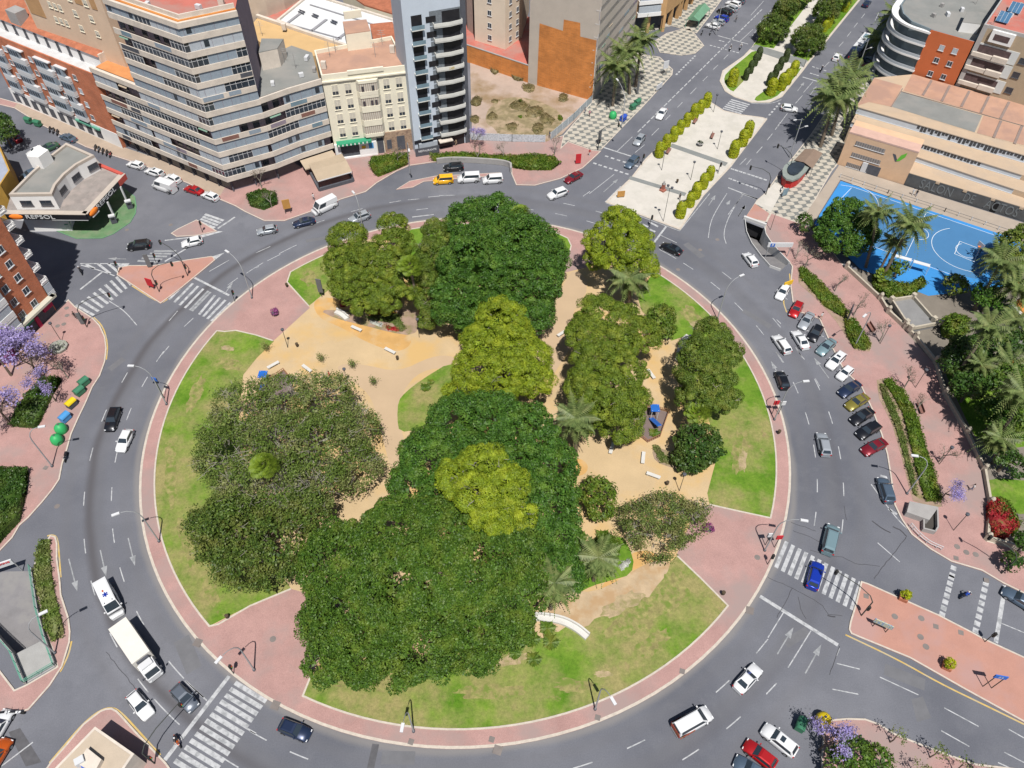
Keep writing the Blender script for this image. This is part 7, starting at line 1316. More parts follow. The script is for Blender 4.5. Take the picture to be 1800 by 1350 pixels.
for a in ((238, 289, 227, 286, 'hatch', 'white', 'first white parked car under the corner tower'), (271, 302, 259, 298, 'wagon', 'white', 'white parked estate with a sunroof under the corner tower'), (303, 313, 292, 308, 'hatch', 'white', 'white car half hidden behind the parked white van'), (340, 333, 328, 329, 'sedan', 'red', 'bright red parked car under the corner tower'), (369, 344, 359, 340, 'hatch', 'white', 'white parked car at the end of the row next to the red one'), (119, 241, 109, 237, 'sedan', 'slate', 'blue grey saloon parked by the brick apartments'), (27, 241, 20, 234, 'hatch', 'dark red', 'red car under the leafy tree at the left edge'), (63, 266, 52, 270, 'hatch', 'white', 'white car in the yard behind the filling station, upper'), (70, 278, 58, 283, 'hatch', 'white', 'white car in the yard behind the filling station, lower'), (85, 259, 78, 262, 'sedan', 'green', 'dark olive car in the yard behind the filling station'), (52, 306, 44, 309, 'hatch', 'slate', 'dark car beside the filling station roof house')): car(*a, ST_, 'sunroof' in a[6], zc=.7)
LP_ = 'vehicles parked at the lower right'
car(1370, 1301, 1345, 1281, 'suv', 'white', 'white parked suv with a black sunroof at the lower right', LP_, True); car(1336, 1326, 1314, 1309, 'hatch', 'red', 'red car with white trim parked at the lower right', LP_); car(1320, 1352, 1300, 1340, 'hatch', 'slate', 'blue grey car at the bottom edge under jacaranda flowers', LP_)
car(570, 361, 547, 372, 'panel', 'white', 'tall white delivery van at the top left of the ring', RG, zc=1.1); car(288, 326, 270, 320, 'panel', 'white', 'white van parked beside the red car under the corner tower', ST_, zc=1.1)
NV = 'vehicles standing in the north lay-by'
car(779, 315, 764, 316, 'van', 'yellow', 'yellow delivery van in the north lay-by', NV, zc=.9); car(824, 312, 806, 313, 'van', 'white', 'larger white van between the yellow van and a small white one', NV, zc=.9).scale = (1.12, 1.1, 1.12); car(866, 314, 851, 315, 'van', 'white', 'small white window van at the right of the north lay-by', NV, zc=.9); car(797, 294, 783, 295, 'suv', 'black', 'black suv behind the yellow van in the north lay-by', NV)
car(1461, 946, 1467, 920, 'van', 'teal', 'silver blue people carrier before the right zebra', RG, zc=1).scale = (1.18, 1.1, 1.02)
pv_ = car(1218, 1267, 1243, 1253, 'van', 'white', 'white van with red flower graphics round its tail at the lower right', RG, zc=1); pv_.scale = (1.2, 1.12, 1.1)
b = MB().use(mat('van_graphics', (.45, .06, .05), var=.4, scale=6, c2=(.10, .18, .05), s2=5))
for sy in (-1, 1): b.box((-1.2, sy * .925, .75), (1.8, .02, .6))
b.box((-2.19, 0, .95), (.03, 1.5, .8)); b.build('graphics', pv_)
am = car(191, 1052, 207, 1086, 'panel', 'white', 'white ambulance with a blue star of life on its roof', RG, nm='ambulance', cat='ambulance', zc=1.3)
b = MB().use(paint('blue', COLR['blue']))
for k in range(3): b.box((.0, 0, 2.515 + .004 * k), (.75, .17, .012), k * math.pi / 3)
b.build('emblem', am); b = MB().use(_P['orange'] if 'orange' in _P else paint('orange', COLR['orange'])); b.box((-.7, -.1, 2.515), (.3, .2, .02)); b.build('roof_mark', am)
for x, y in ((1.2, -.5), (1.2, .5)): MB().use(m_dark).box((x, y, 2.53), (.12, .12, .1)).build('roof_vent', am)
# box truck
p, q = G(250, 1160, 1.2), G(272, 1192, 1.2); rz = math.atan2(q.y - p.y, q.x - p.x); c_ = G(240, 1142, 1.8); tk = thing('box_truck', 'white box truck driving behind the ambulance on the lower left of the ring', 'truck', (c_.x, c_.y, .008), rz, RG)
pw = paint('white', COLR['white']); MB().use(mat('box_white', (.60, .58, .53), var=.04)).box((-.9, 0, 2.1), (6.3, 2.4, 2.5)).build('cargo_box', tk)
b = MB().use(pw); b.prism([(2.5, -1.05), (4.3, -1.0), (4.5, -.8), (4.5, .8), (4.3, 1.0), (2.5, 1.05)], .5, 1.5, True); b.face([(2.5, -1.03, 1.5), (4.4, -.95, 1.5), (3.9, -.9, 2.45), (2.5, -.98, 2.45)]); b.face([(2.5, 1.03, 1.5), (2.5, .98, 2.45), (3.9, .9, 2.45), (4.4, .95, 1.5)]); b.face([(2.5, -.98, 2.45), (3.9, -.9, 2.45), (3.9, .9, 2.45), (2.5, .98, 2.45)]); b.face([(4.4, -.95, 1.5), (4.4, .95, 1.5), (3.9, .9, 2.45), (3.9, -.9, 2.45)]); b.build('cab', tk)
MB().use(m_cgl).face([(4.40, -.85, 1.56), (4.40, .85, 1.56), (4.0, .8, 2.35), (4.0, -.8, 2.35)]).build('windscreen', tk); MB().use(m_alu).box((3.0, 0, 2.62), (.9, 1.5, .3)).build('wind_deflector', tk); MB().use(m_dark).box((2.45, 0, 2.9), (.25, 1.5, .55)).build('cooling_unit', tk); MB().use(m_dark).box((-.8, 0, .62), (6.2, 1.0, .3)).build('chassis', tk)
for x in (-2.8, 3.2):
    for sy in (-1, 1):
        b = MB().use(m_tyre); cc_ = [(x + .45 * math.cos(a), .45 * math.sin(a) + .45) for a in [2 * math.pi * k / 14 for k in range(14)]]; A = [(u, sy * .75, z) for u, z in cc_]; B_ = [(u, sy * 1.08, z) for u, z in cc_]; b.grid([A, B_], True); b.face(B_ if sy < 0 else B_[::-1]); b.build('wheel', tk)
for sy in (-1, 1): MB().use(m_dark).box((4.2, sy * 1.2, 1.9), (.12, .22, .4)).build('mirror', tk); MB().use(m_hl).box((4.5, sy * .75, .8), (.08, .3, .2)).build('headlight', tk)
# bus
p, q = G(1502, 93, 2.4), G(1533, 54, 2.8); rz = math.atan2(q.y - p.y, q.x - p.x); c_ = G(1515, 76, 2.6); bs = thing('bus', 'white and dark blue city bus at the avenue stop under palms', 'bus', (c_.x, c_.y, .008), rz, AV)
MB().use(pw).box((.2, 0, 1.75), (11.2, 2.5, 2.6)).build('body', bs); b = MB().use(paint('navy', COLR['navy'])); b.box((-5.55, 0, 1.7), (1.2, 2.54, 2.5)); b.box((-5.0, 0, 3.03), (2.0, 2.5, .1)); b.build('tail', bs)
for sy in (-1, 1): MB().use(m_cgl).box((.4, sy * 1.26, 2.1), (9.6, .03, 1.0)).build('side_window', bs); MB().use(m_tl).box((-6.16, sy * .95, 1.1), (.03, .3, .5)).build('tail_light', bs)
MB().use(m_cgl).box((5.8, 0, 2.0), (.05, 2.2, 1.4)).build('windscreen', bs); MB().use(m_cgl).box((-6.16, 0, 2.3), (.03, 1.8, .7)).build('rear_window', bs)
for x, w_, l_ in ((-2.6, .7, .7), (1.6, .7, .7), (3.6, 1.5, 2.2)): MB().use(m_dark if w_ < 1 else m_blueglass).box((x, 0, 3.12), (l_, w_, .14)).build('roof_hatch', bs)
for x in (-3.6, 3.8):
    for sy in (-1, 1):
        b = MB().use(m_tyre); cc_ = [(x + .48 * math.cos(a), .48 * math.sin(a) + .48) for a in [2 * math.pi * k / 12 for k in range(12)]]; B_ = [(u, sy * 1.27, z) for u, z in cc_]; b.grid([[(u, sy * 1.0, z) for u, z in cc_], B_], True); b.face(B_ if sy < 0 else B_[::-1]); b.build('wheel', bs)
# ------------------------------------------------------------------ people
def person_mesh(pose, cols):
    """one continuous body grown on a joint skeleton; returns mesh data"""
    sh, tr_, sk, so_ = cols; V_ = []; E_ = []; R_ = []
    def v(p, r, par=None): V_.append(p); R_.append(r); (E_.append((par, len(V_) - 1)) if par is not None else None); return len(V_) - 1
    sit = pose == 'sit'; st_ = .22 if pose == 'walk' else .04; hz_ = .93 if not sit else .82
    pel = v((0, 0, hz_), (.15, .11)); ch = v((.02 + (.12 if sit else 0), 0, hz_ + .27), (.155, .11), pel); up = v((.0 + (.2 if sit else 0), 0, hz_ + .46), (.15, .10), ch); nk = v((.02 + (.22 if sit else 0), 0, hz_ + .57), (.055, .055), up); hd = v((.03 + (.24 if sit else 0), 0, hz_ + .66), (.085, .095), nk); v((.04 + (.25 if sit else 0), 0, hz_ + .78), (.08, .09), hd)
    v((.125 + (.25 if sit else 0), 0, hz_ + .69), (.018, .018), hd)
    for s in (-1, 1):
        x0 = up; sx = .2 if sit else 0
        if sit: pts = [((sx, s * .19, hz_ + .46), .06), ((sx + .18, s * .25, hz_ + .24), .045), ((sx + .42, s * .27, hz_ + .22), .035), ((sx + .47, s * .27, hz_ + .21), .035)]
        else: pts = [((0, s * .2, hz_ + .46), .055), ((-s * st_ * .4, s * .25, hz_ + .2), .043), ((-s * st_ * .9 + .05, s * .26, hz_ - .03), .032), ((-s * st_ * 1.1 + .08, s * .26, hz_ - .10), .034)]
        pr = x0
        for p_, r_ in pts: pr = v(p_, (r_, r_), pr)
        h_ = Vector(pts[-1][0]); dn = Vector((.6, 0, -.3)) if sit else Vector((.25, 0, -1)); dn.normalize()
        for k in range(4): a = v(tuple(h_ + Vector((0, (k - 1.5) * .019, 0)) + dn * (.045 + .008 * (1.5 - abs(k - 1.5)))), (.009, .009), pr); v(tuple(h_ + Vector((0, (k - 1.5) * .018, 0)) + dn * .085 + Vector((.01, 0, 0))), (.008, .008), a)
        v(tuple(h_ + Vector((.045, 0, -.02))), (.011, .011), pr)
        if sit: pts = [((.05, s * .1, hz_ - .02), .085), ((.42, s * .16, hz_ - .1), .065), ((.38, s * .17, hz_ - .5), .04), ((.48, s * .17, hz_ - .53), .04)]
        else: pts = [((0, s * .09, hz_ - .1), .085), ((s * st_ * .6 + .03, s * .1, .5), .062), ((s * st_ * 1.2 - .02, s * .1, .1), .038), ((s * st_ * 1.2 + .12, s * .11, .04), .036)]
        pr = pel
        for p_, r_ in pts: pr = v(p_, (r_, r_), pr)
    me = bpy.data.meshes.new('body'); me.from_pydata(V_, E_, []); o = bpy.data.objects.new('tmp', me); COL.objects.link(o); m_ = o.modifiers.new('s', 'SKIN'); sv = me.skin_vertices[0].data
    for i, r_ in enumerate(R_): sv[i].radius = r_
    sv[0].use_root = True; m2 = o.modifiers.new('u', 'SUBSURF'); m2.levels = 1; dg = bpy.context.evaluated_depsgraph_get(); d = bpy.data.meshes.new_from_object(o.evaluated_get(dg)); bpy.data.objects.remove(o); d.name = 'person'
    d.materials.clear()
    for m in (sh, tr_, sk, so_): d.materials.append(m)
    mi = []
    for p in d.polygons:
        c = p.center; z = c.z; mi.append(3 if z < (.09 if not sit else .36) else 2 if z > hz_ + .56 or (abs(c.y) > .215 and (z < hz_ + .18 if not sit else c.x > .45)) else 1 if (z < hz_ + .02 and abs(c.y) < .235) else 0)
    d.polygons.foreach_set('material_index', mi); d.polygons.foreach_set('use_smooth', [True] * len(mi)); return d
CLO = {k: mat('cloth_' + k, c, var=.1, scale=8) for k, c in {'red': (.35, .03, .03), 'white': (.55, .55, .55), 'black': (.02, .02, .025), 'blue': (.02, .07, .40), 'grey': (.18, .18, .19), 'denim': (.05, .08, .16), 'beige': (.35, .27, .18), 'pink': (.45, .2, .25)}.items()}
m_skin = mat('skin', (.42, .26, .18), var=0, rough=.6); m_hair = mat('hair', (.03, .02, .015), var=0)
_PM = {}
def person(x, y, ang_, top, bot, pose, lb, z=.15, grp='pedestrians', off=0):
    k = (top, bot, pose)
    if k not in _PM: _PM[k] = person_mesh(pose, (CLO[top], CLO[bot], m_skin, CLO['black']))
    o = link('person', _PM[k], None, G(x, y, z)); o.location.z = z + off; o.rotation_euler.z = RAD(ang_); tag(o, lb, 'person', grp)
    hz_ = .82 if pose == 'sit' else .93; hx = .24 if pose == 'sit' else .02; h = MB().use(m_hair if pose != 'sit' else pw, True); h.lathe((hx, 0, hz_ + .72), [(.105, -.05), (.112, .03), (.09, .11), (.03, .145)], 8)
    h.build('hair' if pose != 'sit' else 'helmet', o); return o
for a in ((580, 664, 200, 'red', 'red', 'walk', 'person in red walking on the west sand court'), (552, 352, 90, 'white', 'grey', 'walk', 'person in a white top on the brick pavement by the pergola'), (608, 276, 300, 'white', 'denim', 'walk', 'person in white passing the green awning shop'), (603, 279, 300, 'grey', 'black', 'walk', 'grey dressed person beside the one in white near the green awning'), (660, 265, 270, 'black', 'black', 'stand', 'person in black before the art deco block'), (802, 256, 200, 'beige', 'beige', 'walk', 'person in beige on the pavement below the vacant lot'), (781, 258, 180, 'black', 'denim', 'stand', 'dark dressed person beside the restaurant screen'), (1036, 274, 240, 'red', 'white', 'walk', 'person in a red shirt and white trousers by the avenue corner'), (1028, 200, 240, 'grey', 'denim', 'walk', 'grey dressed person walking beside the grey hoarding, left of two'), (1036, 205, 240, 'pink', 'black', 'walk', 'pink topped person walking beside the grey hoarding, right of two'), (966, 242, 200, 'denim', 'black', 'walk', 'person in denim at the hoarding corner'), (134, 560, 120, 'black', 'black', 'walk', 'person in black near the west zebra'), (1442, 561, 100, 'white', 'beige', 'walk', 'person in white behind the parked cars'), (1603, 343, 60, 'white', 'white', 'walk', 'person in white on the school terrace'), (1609, 345, 60, 'black', 'denim', 'walk', 'person in black on the school terrace'), (1706, 862, 160, 'white', 'denim', 'walk', 'person in white and denim walking near the garden wall'), (1293, 38, 250, 'grey', 'black', 'walk', 'person standing near the parked cars on the avenue'), (1194, 352, 90, 'black', 'black', 'walk', 'person in black on the cream plaza near the bust')): person(*a)
# motorbikes and scooters
def bike_mesh(c):
    pm = paint(c, COLR[c]); out = []
    def add(nm, b): o = b.build(nm); out.append((nm, o.data)); bpy.data.objects.remove(o)
    for x in (-.68, .68):
        b = MB().use(m_tyre); cc_ = [(x + .3 * math.cos(a), .3 * math.sin(a) + .3) for a in [2 * math.pi * k / 12 for k in range(12)]]; A = [(u, -.06, z) for u, z in cc_]; B_ = [(u, .06, z) for u, z in cc_]; b.grid([A, B_], True); b.face(A); b.face(B_[::-1]); add('wheel', b)
    b = MB().use(pm, True); rows = [[(x, w_ * math.sin(a), zc_ + h_ * math.cos(a)) for a in [2 * math.pi * k / 8 for k in range(8)]] for x, w_, zc_, h_ in ((-.85, .05, .72, .05), (-.6, .16, .7, .12), (-.1, .17, .6, .2), (.35, .2, .66, .22), (.6, .12, .8, .2), (.75, .04, .85, .08))]; b.grid(rows, True); b.face(rows[0]); b.face(rows[-1]); add('body', b)
    add('seat', MB().use(m_black).box((-.3, 0, .85), (.75, .28, .12))); b = MB().use(m_dark); b.tube([(.68, 0, .3), (.5, 0, 1.0)], .05, 5); b.tube([(.45, -.36, 1.02), (.5, 0, 1.04), (.45, .36, 1.02)], .03, 5); add('handlebar', b); add('headlight', MB().use(m_hl).box((.7, 0, .85), (.08, .18, .14))); return out
_BK = {}
def bike(x, y, fx, fy, c, lb, grp='parked motorbikes', rider=None, z=.01, nm='motorbike'):
    if c not in _BK: _BK[c] = bike_mesh(c)
    p = G(x, y, .4); q = G(fx, fy, .4); rz = math.atan2(q.y - p.y, q.x - p.x); t = thing(nm, lb, 'motorbike', (p.x, p.y, z), rz, grp)
    for n_, d in _BK[c]: link(n_, d, t)
    if rider: o = person(0, 0, 0, rider[0], rider[1], 'sit', rider[2], z, 'motorbike riders'); o.location = (p.x - .28 * math.cos(rz), p.y - .28 * math.sin(rz), z + .08); o.rotation_euler.z = rz
MR = 'ridden motorbikes'
bike(312, 1303, 319, 1317, 'orange', 'orange motorbike crossing the stop line at the lower left zebra', MR, ('black', 'black', 'rider in black on the orange motorbike')); bike(1444, 123, 1450, 113, 'black', 'black scooter going up the right carriageway', MR, ('black', 'denim', 'rider in black on the avenue scooter')); bike(1284, 86, 1279, 93, 'white', 'white scooter on the left carriageway', MR, ('grey', 'black', 'rider in grey on the white scooter')); bike(1302, 84, 1297, 91, 'silver', 'silver scooter beside the white one on the avenue', MR, ('white', 'denim', 'rider in white on the silver scooter')); bike(1697, 1047, 1706, 1043, 'navy', 'dark scooter waiting between the dashed crossing lines', MR, ('blue', 'denim', 'rider in bright blue on the dark scooter')); bike(142, 477, 138, 466, 'black', 'black motorbike at the edge of the big building shadow', MR, ('black', 'black', 'rider in black beside the big building shadow'))
for i, (x, y, c, lb) in enumerate(((88, 228, 'black', 'leftmost of three motorbikes by the brick apartments'), (94, 230, 'grey', 'middle one of three motorbikes by the brick apartments'), (101, 233, 'black', 'rightmost of three motorbikes by the brick apartments'), (168, 260, 'black', 'leftmost of five motorbikes above the filling station'), (174, 263, 'grey', 'second of five motorbikes above the filling station'), (181, 266, 'black', 'middle one of five motorbikes above the filling station'), (188, 269, 'black', 'fourth of five motorbikes above the filling station'), (194, 272, 'red', 'red one of five motorbikes above the filling station'), (1234, 58, 'black', 'left motorbike near the green tent'), (1249, 58, 'grey', 'right motorbike near the green tent'), (1374, 333, 'white', 'white motorbike parked on the wave tiles by the kiosk'))): bike(x, y, x - 4, y + 9, c, lb)
bike(116, 803, 113, 815, 'black', 'black scooter parked at the kerb below the green bins'); bike(10, 1254, 18, 1253, 'white', 'white scooter at the left edge, outer one'); bike(29, 1253, 36, 1253, 'white', 'white scooter at the left edge, inner one')

# ================================================================== STREET FURNITURE
m_pole = mat('galvanised_pole', (.30, .31, .32), var=.05, rough=.5); m_lhead = mat('lamp_head', (.55, .56, .57), var=0, rough=.4); m_gp = mat('dark_pole', (.05, .055, .05), var=0)
def lamp(bx, by, hx, hy, lb, H=9.6, grp='arched street lamps'):
    q = G(bx, by, .15); h = G(hx, hy, H) - q; h.z = H - .15; t = thing('street_lamp', lb, 'street lamp', q, 0, grp); d = Vector((h.x, h.y, 0)); L = max(.3, d.length); u = d / L
    pts = [Vector((0, 0, 0)), Vector((0, 0, h.z * .72))] + [u * (L - .5) * (1 - math.cos(a)) + Vector((0, 0, h.z * .72 + h.z * .28 * math.sin(a))) for a in (.35, .75, 1.15, 1.5)]
    MB().use(m_pole, True).tube(pts, [.11, .085, .07, .06, .05, .05], 7).build('pole', t); R = Matrix.Rotation(math.atan2(u.y, u.x), 3, 'Z'); MB().use(m_lhead).box(h, (1.0, .36, .16), R=R).build('lamp_head', t); MB().use(m_dark).lathe((0, 0, 0), [(.2, 0), (.2, .25)], 8).build('base', t)
for a in ((280, 952, 203, 904, 'on the left of the island ring, reaching over the inner lane'), (727, 1286, 707, 1279, 'at the bottom of the island ring, left one'), (1046, 1247, 1078, 1232, 'at the bottom of the island ring, right one'), (97, 1148, 76, 1077, 'beside the west garage ramp'), (1594, 868, 1608, 801, 'at the end of the long east shrub bed'), (443, 524, 399, 442, 'on the island pavement by the north west crossing'), (293, 711, 230, 643, 'on the island pavement above the left lanes'), (1261, 561, 1304, 484, 'on the north east island pavement'), (1361, 738, 1417, 670, 'on the east island pavement with shop banners'), (1344, 968, 1414, 915, 'on the island pavement before the right zebra'), (92, 820, 73, 750, 'by the green recycling bins'), (447, 1178, 384, 1160, 'on the brick entrance at the lower left'), (640, 416, 621, 338, 'at the top of the island behind the pine cluster'), (721, 306, 719, 264, 'beside the north lay-by'), (1503, 607, 1520, 555, 'on the east pavement between planting beds')): lamp(*a[:4], 'arched silver street lamp ' + a[4])
lamp(1092, 225, 1085, 140, 'tall avenue lamp beside the blue and green bins', 9.6); lamp(1409, 262, 1409, 218, 'tall avenue lamp near the kiosk canopy', 9.6) if False else None
def dlamp(bx, by, lb, H=9.6, rz=0, grp='double armed avenue lamps'):
    q = G(bx, by, .15); t = thing('street_lamp', lb, 'street lamp', q, RAD(rz), grp); MB().use(m_pole, True).tube([(0, 0, 0), (0, 0, H)], [.12, .08], 7).build('pole', t)
    for s, z in ((-1, H), (1, H - 2.2)): MB().use(m_pole).tube([(0, 0, z - .3), (s * 1.6, 0, z)], .04, 5).build('arm', t); MB().use(m_lhead).box((s * 1.8, 0, z), (.8, .26, .12)).build('lamp_head', t)
for a in ((1388, 276, 'double armed lamp beside the kiosk on the right avenue pavement'), (1503, 135, 'double armed lamp beyond the avenue bus stop'), (1556, 55, 'double armed lamp far up the right avenue pavement'), (1258, 60, 'double armed lamp beside the avenue parking bays')): dlamp(*a, rz=20)
def lantern(bx, by, lb, H=4.2, grp='small park lanterns', twin=False, c=None):
    q = G(bx, by, .16); t = thing('lantern', lb, 'street lamp', q, random.uniform(0, 3), grp); b = MB().use(m_gp, True); b.tube([(0, 0, 0), (0, 0, H)], [.06, .045], 6); b.build('post', t)
    for s in ((-.5, .5) if twin else (0,)): b = MB().use(m_dark); b.lathe((s, 0, H), [(.08, 0), (.24, .12), (.3, .42), (.06, .55)], 8); b.build('lamp_head', t); (MB().use(m_gp).tube([(0, 0, H - .1), (s, 0, H)], .03, 4).build('arm', t) if s else None)
for a in ((506, 611, 'lantern on the north west edge of the sand court'), (1194, 863, 'lantern on the sand by the east lawn'), (737, 593, 'lantern beside the north west flower bed'), (612, 680, 'lantern half hidden at the top of the grey twiggy tree'), (1163, 299, 'lantern on the cream plaza by the nearer cross band'), (1214, 316, 'lantern on the cream plaza centre, near'), (1261, 262, 'lantern on the cream plaza centre, far'), (1254, 197, 'lantern at the far corner of the cream plaza'), (108, 600, 'brown lantern beside the stone planter on the west'), (1547, 604, 'brown lantern beside the bench on the east pavement'), (1609, 681, 'brown lantern by the middle of the long shrub bed'), (1651, 816, 'brown lantern near the small purple jacaranda'), (1676, 932, 'brown lantern near the lower garden wall'), (1413, 118, 'lantern at the edge of the median crossing path'), (1354, 404, 'thin lantern on brick between ramp and wave tiles')): lantern(*a)
lantern(1166, 389, 'tall ornate twin lantern at the near tip of the plaza', 8.2, 'small park lanterns', True)
m_ytl = mat('signal_black', (.02, .02, .02), var=0); SIGL = [mat('signal_' + n_, c, var=0) for n_, c in (('red', (.3, .02, .02)), ('amber', (.3, .15, .02)), ('green', (.02, .25, .12)))]
def signal(bx, by, lb, ax=0, ay=0, H=2.6, z=.15):
    q = G(bx, by, z); t = thing('traffic_light', lb, 'traffic light', q, 0, 'traffic lights'); d = Vector((ax, ay, 0)); b = MB().use(m_gp, True)
    heads = [(Vector((0, 0, 2.3)), 0)]
    if d.length: b.tube([(0, 0, 0), (0, 0, 4.2), d * .12 + Vector((0, 0, 5.2)), d * .45 + Vector((0, 0, 5.9)), d + Vector((0, 0, 6.0))], [.09, .08, .07, .06, .05], 6); heads.append((d + Vector((0, 0, 5.6)), 0))
    else: b.tube([(0, 0, 0), (0, 0, H)], .06, 6)
    b.build('pole', t); a_ = math.atan2(q.y - IC.y, q.x - IC.x)
    for h, _ in heads:
        g_ = MB().use(m_ytl).box(h + Vector((.18, 0, 0)), (.3, .34, .95)).build('signal_head', t)
        for k in range(3): MB().use(SIGL[k]).lathe(h + Vector((.34, 0, .28 - .28 * k)), [(.09, 0), (.09, .03)], 8).build('lens', g_)
for a in ((330, 485, 'tall arched traffic light on the north west traffic island', -4.5, 3), (280, 513, 'arched traffic light at the near tip of the north west island', 3.5, 1.5), (153, 575, 'arched traffic light at the west zebra', 5, 2.5), (209, 479, 'short traffic light at the left tip of the north west island'), (276, 465, 'short traffic light behind the grey panel of the north west island'), (356, 408, 'short traffic light on the small north traffic island'), (413, 530, 'short traffic light on the island side of the north west crossing'), (1514, 1082, 'arched traffic light at the tip of the right traffic island', -4.5, 3.5), (1349, 992, 'short traffic light on the island side of the right zebra'), (411, 1184, 'short traffic light before the lower left zebra'), (272, 1342, 'arched traffic light at the bottom left pavement corner', 3.2, 5), (1051, 264, 'arched traffic light at the avenue mouth on wave tiles', 4.0, 1.5), (1346, 342, 'arched traffic light beside the glass case on the right pavement', -4.5, 1.5), (1731, 1128, 'short traffic light midway on the right traffic island'), (1128, 290, 'short traffic light at the plaza left kerb'), (1262, 305, 'short traffic light at the plaza right kerb'), (1142, 398, 'short traffic light near the ring crossing of the plaza'), (1760, 1008, 'arched traffic light on the east pavement corner', -3.5, 2.5), (1383, 310, 'arched traffic light reaching over the right carriageway', -3, 3)): signal(*a)
# benches
m_bw = mat('white_bench', (.52, .51, .48), var=.06)
def bench(x, y, fx, fy, lb, w_=2.2, brown=False):
    p = G(x, y, .16); q = G(fx, fy, .16); t = thing('bench', lb, 'bench', p, math.atan2(q.y - p.y, q.x - p.x), 'park benches'); mm = m_brown if brown else m_bw
    MB().use(mm).box((0, 0, .45), (w_, .55, .12)).build('seat', t)
    for s in (-1, 1): MB().use(mm if not brown else m_gp).box((s * w_ * .38, 0, .2), (.14, .45, .4)).build('leg', t)
    if brown: MB().use(mm).box((0, .27, .75), (w_, .06, .45)).build('backrest', t)
for a in ((627, 580, 636, 584, 'white bench below the north west flower bed, left one'), (686, 619, 696, 624, 'white bench below the north west flower bed, right one'), (481, 644, 490, 639, 'white bench beside the west playground fence'), (540, 650, 548, 656, 'white bench over the top of the grey twiggy tree'), (988, 588, 996, 583, 'white bench at the foot of the olive east pine'), (1144, 660, 1150, 668, 'white bench by the curved white wall in the east'), (1130, 807, 1131, 797, 'short white bench on the sand court, upper'), (1148, 838, 1159, 842, 'long white bench on the sand court, lower'), (1075, 790, 1078, 780, 'white bench in the shade of the broad olive pine')): bench(*a)
for a in ((1222, 215, 1227, 208, 'brown bench beside the fifth clipped bush of the plaza'), (1175, 268, 1179, 262, 'brown bench between the nearest clipped bushes of the plaza'), (1529, 578, 1534, 586, 'brown bench beside the short shrub bed'), (1616, 720, 1619, 728, 'brown bench behind the long shrub bed'), (1252, 241, 1255, 234, 'brown bench on the cream plaza by the lantern')): bench(*a, brown=True)
def cbench(pts, lb):
    t = thing('curved_bench', lb, 'bench'); q = smooth(GG(pts, .17), 2); b = MB().use(m_bw); b.ribbon(q, .8, .17, .62); b.build('seat', t); b = MB().use(m_bw); b.ribbon([Vector((*p, 0)) for p in offs(q, .45)], .22, .17, 1.05); b.build('backrest', t)
cbench([(928, 1088), (950, 1087), (985, 1092), (1012, 1105), (1032, 1122)], 'long white curved bench on the south lawn beside the palmettos'); cbench([(1209, 592), (1200, 600), (1194, 615), (1190, 635)], 'white curved bench between sand and the dark olive east pine'); cbench([(590, 550), (600, 554), (610, 563)], 'short thick white stone bench at the corner of the north west flower bed')
# bins, containers
def binn(x, y, lb): t = thing('litter_bin', lb, 'litter bin', G(x, y, .16), 0, 'litter bins'); MB().use(m_gp).tube([(0, 0, 0), (0, 0, .5)], .05, 5).build('post', t); MB().use(mat('bin_brown', (.07, .05, .03), var=0)).lathe((0, 0, .35), [(.22, 0), (.27, .6), (.2, .65)], 9).build('bucket', t)
for a in ((523, 610, 'brown litter bin on the sand near the north west lantern'), (699, 633, 'brown litter bin by the right white bench of the flower bed'), (1172, 853, 'brown litter bin by the long white bench'), (505, 505, 'litter bin on the kerb of the north west lawn'), (401, 1087, 'litter bin on the kerb tip of the west lawn'), (1270, 1046, 'litter bin on the kerb tip of the east brick entrance'), (1190, 322, 'litter bin on the cream plaza'), (1368, 763, 'dark litter bin on the east island kerb')): binn(*a)
def cont(x, y, rz, c, lb, kind='box'):
    t = thing('recycling_container', lb, 'recycling bin', G(x, y, .15), RAD(rz), 'recycling and waste containers'); m1 = mat('bin_' + c, {'green': (.04, .16, .09), 'bright green': (.03, .33, .10), 'yellow': (.62, .46, .01), 'blue': (.06, .25, .52), 'dark blue': (.03, .08, .40)}[c], var=.06, rough=.5)
    if kind == 'box': MB().use(m_dark if c == 'yellow' else m1).prism([(-.75, -.5), (.75, -.5), (.75, .5), (-.75, .5)], .15, 1.05).build('body', t); b = MB().use(m1, True); b.grid([[(-.82, .58 * math.cos(a), 1.05 + .42 * math.sin(a)) for a in np.linspace(0, math.pi, 7)], [(.82, .58 * math.cos(a), 1.05 + .42 * math.sin(a)) for a in np.linspace(0, math.pi, 7)]]); b.face([(-.82, .58 * math.cos(a), 1.05 + .42 * math.sin(a)) for a in np.linspace(0, math.pi, 7)]); b.face([(.82, .58 * math.cos(a), 1.05 + .42 * math.sin(a)) for a in np.linspace(math.pi, 0, 7)]); b.build('lid', t)
    else: b = MB().use(m1, True); b.lathe((0, 0, 0), [(.8, 0), (.95, .5), (.85, 1.2), (.5, 1.6), (.1, 1.75)], 12); b.build('body', t); MB().use(m_dark).lathe((0, 0, 1.68), [(.16, 0), (.16, .12)], 8).build('lifting_ring', t)
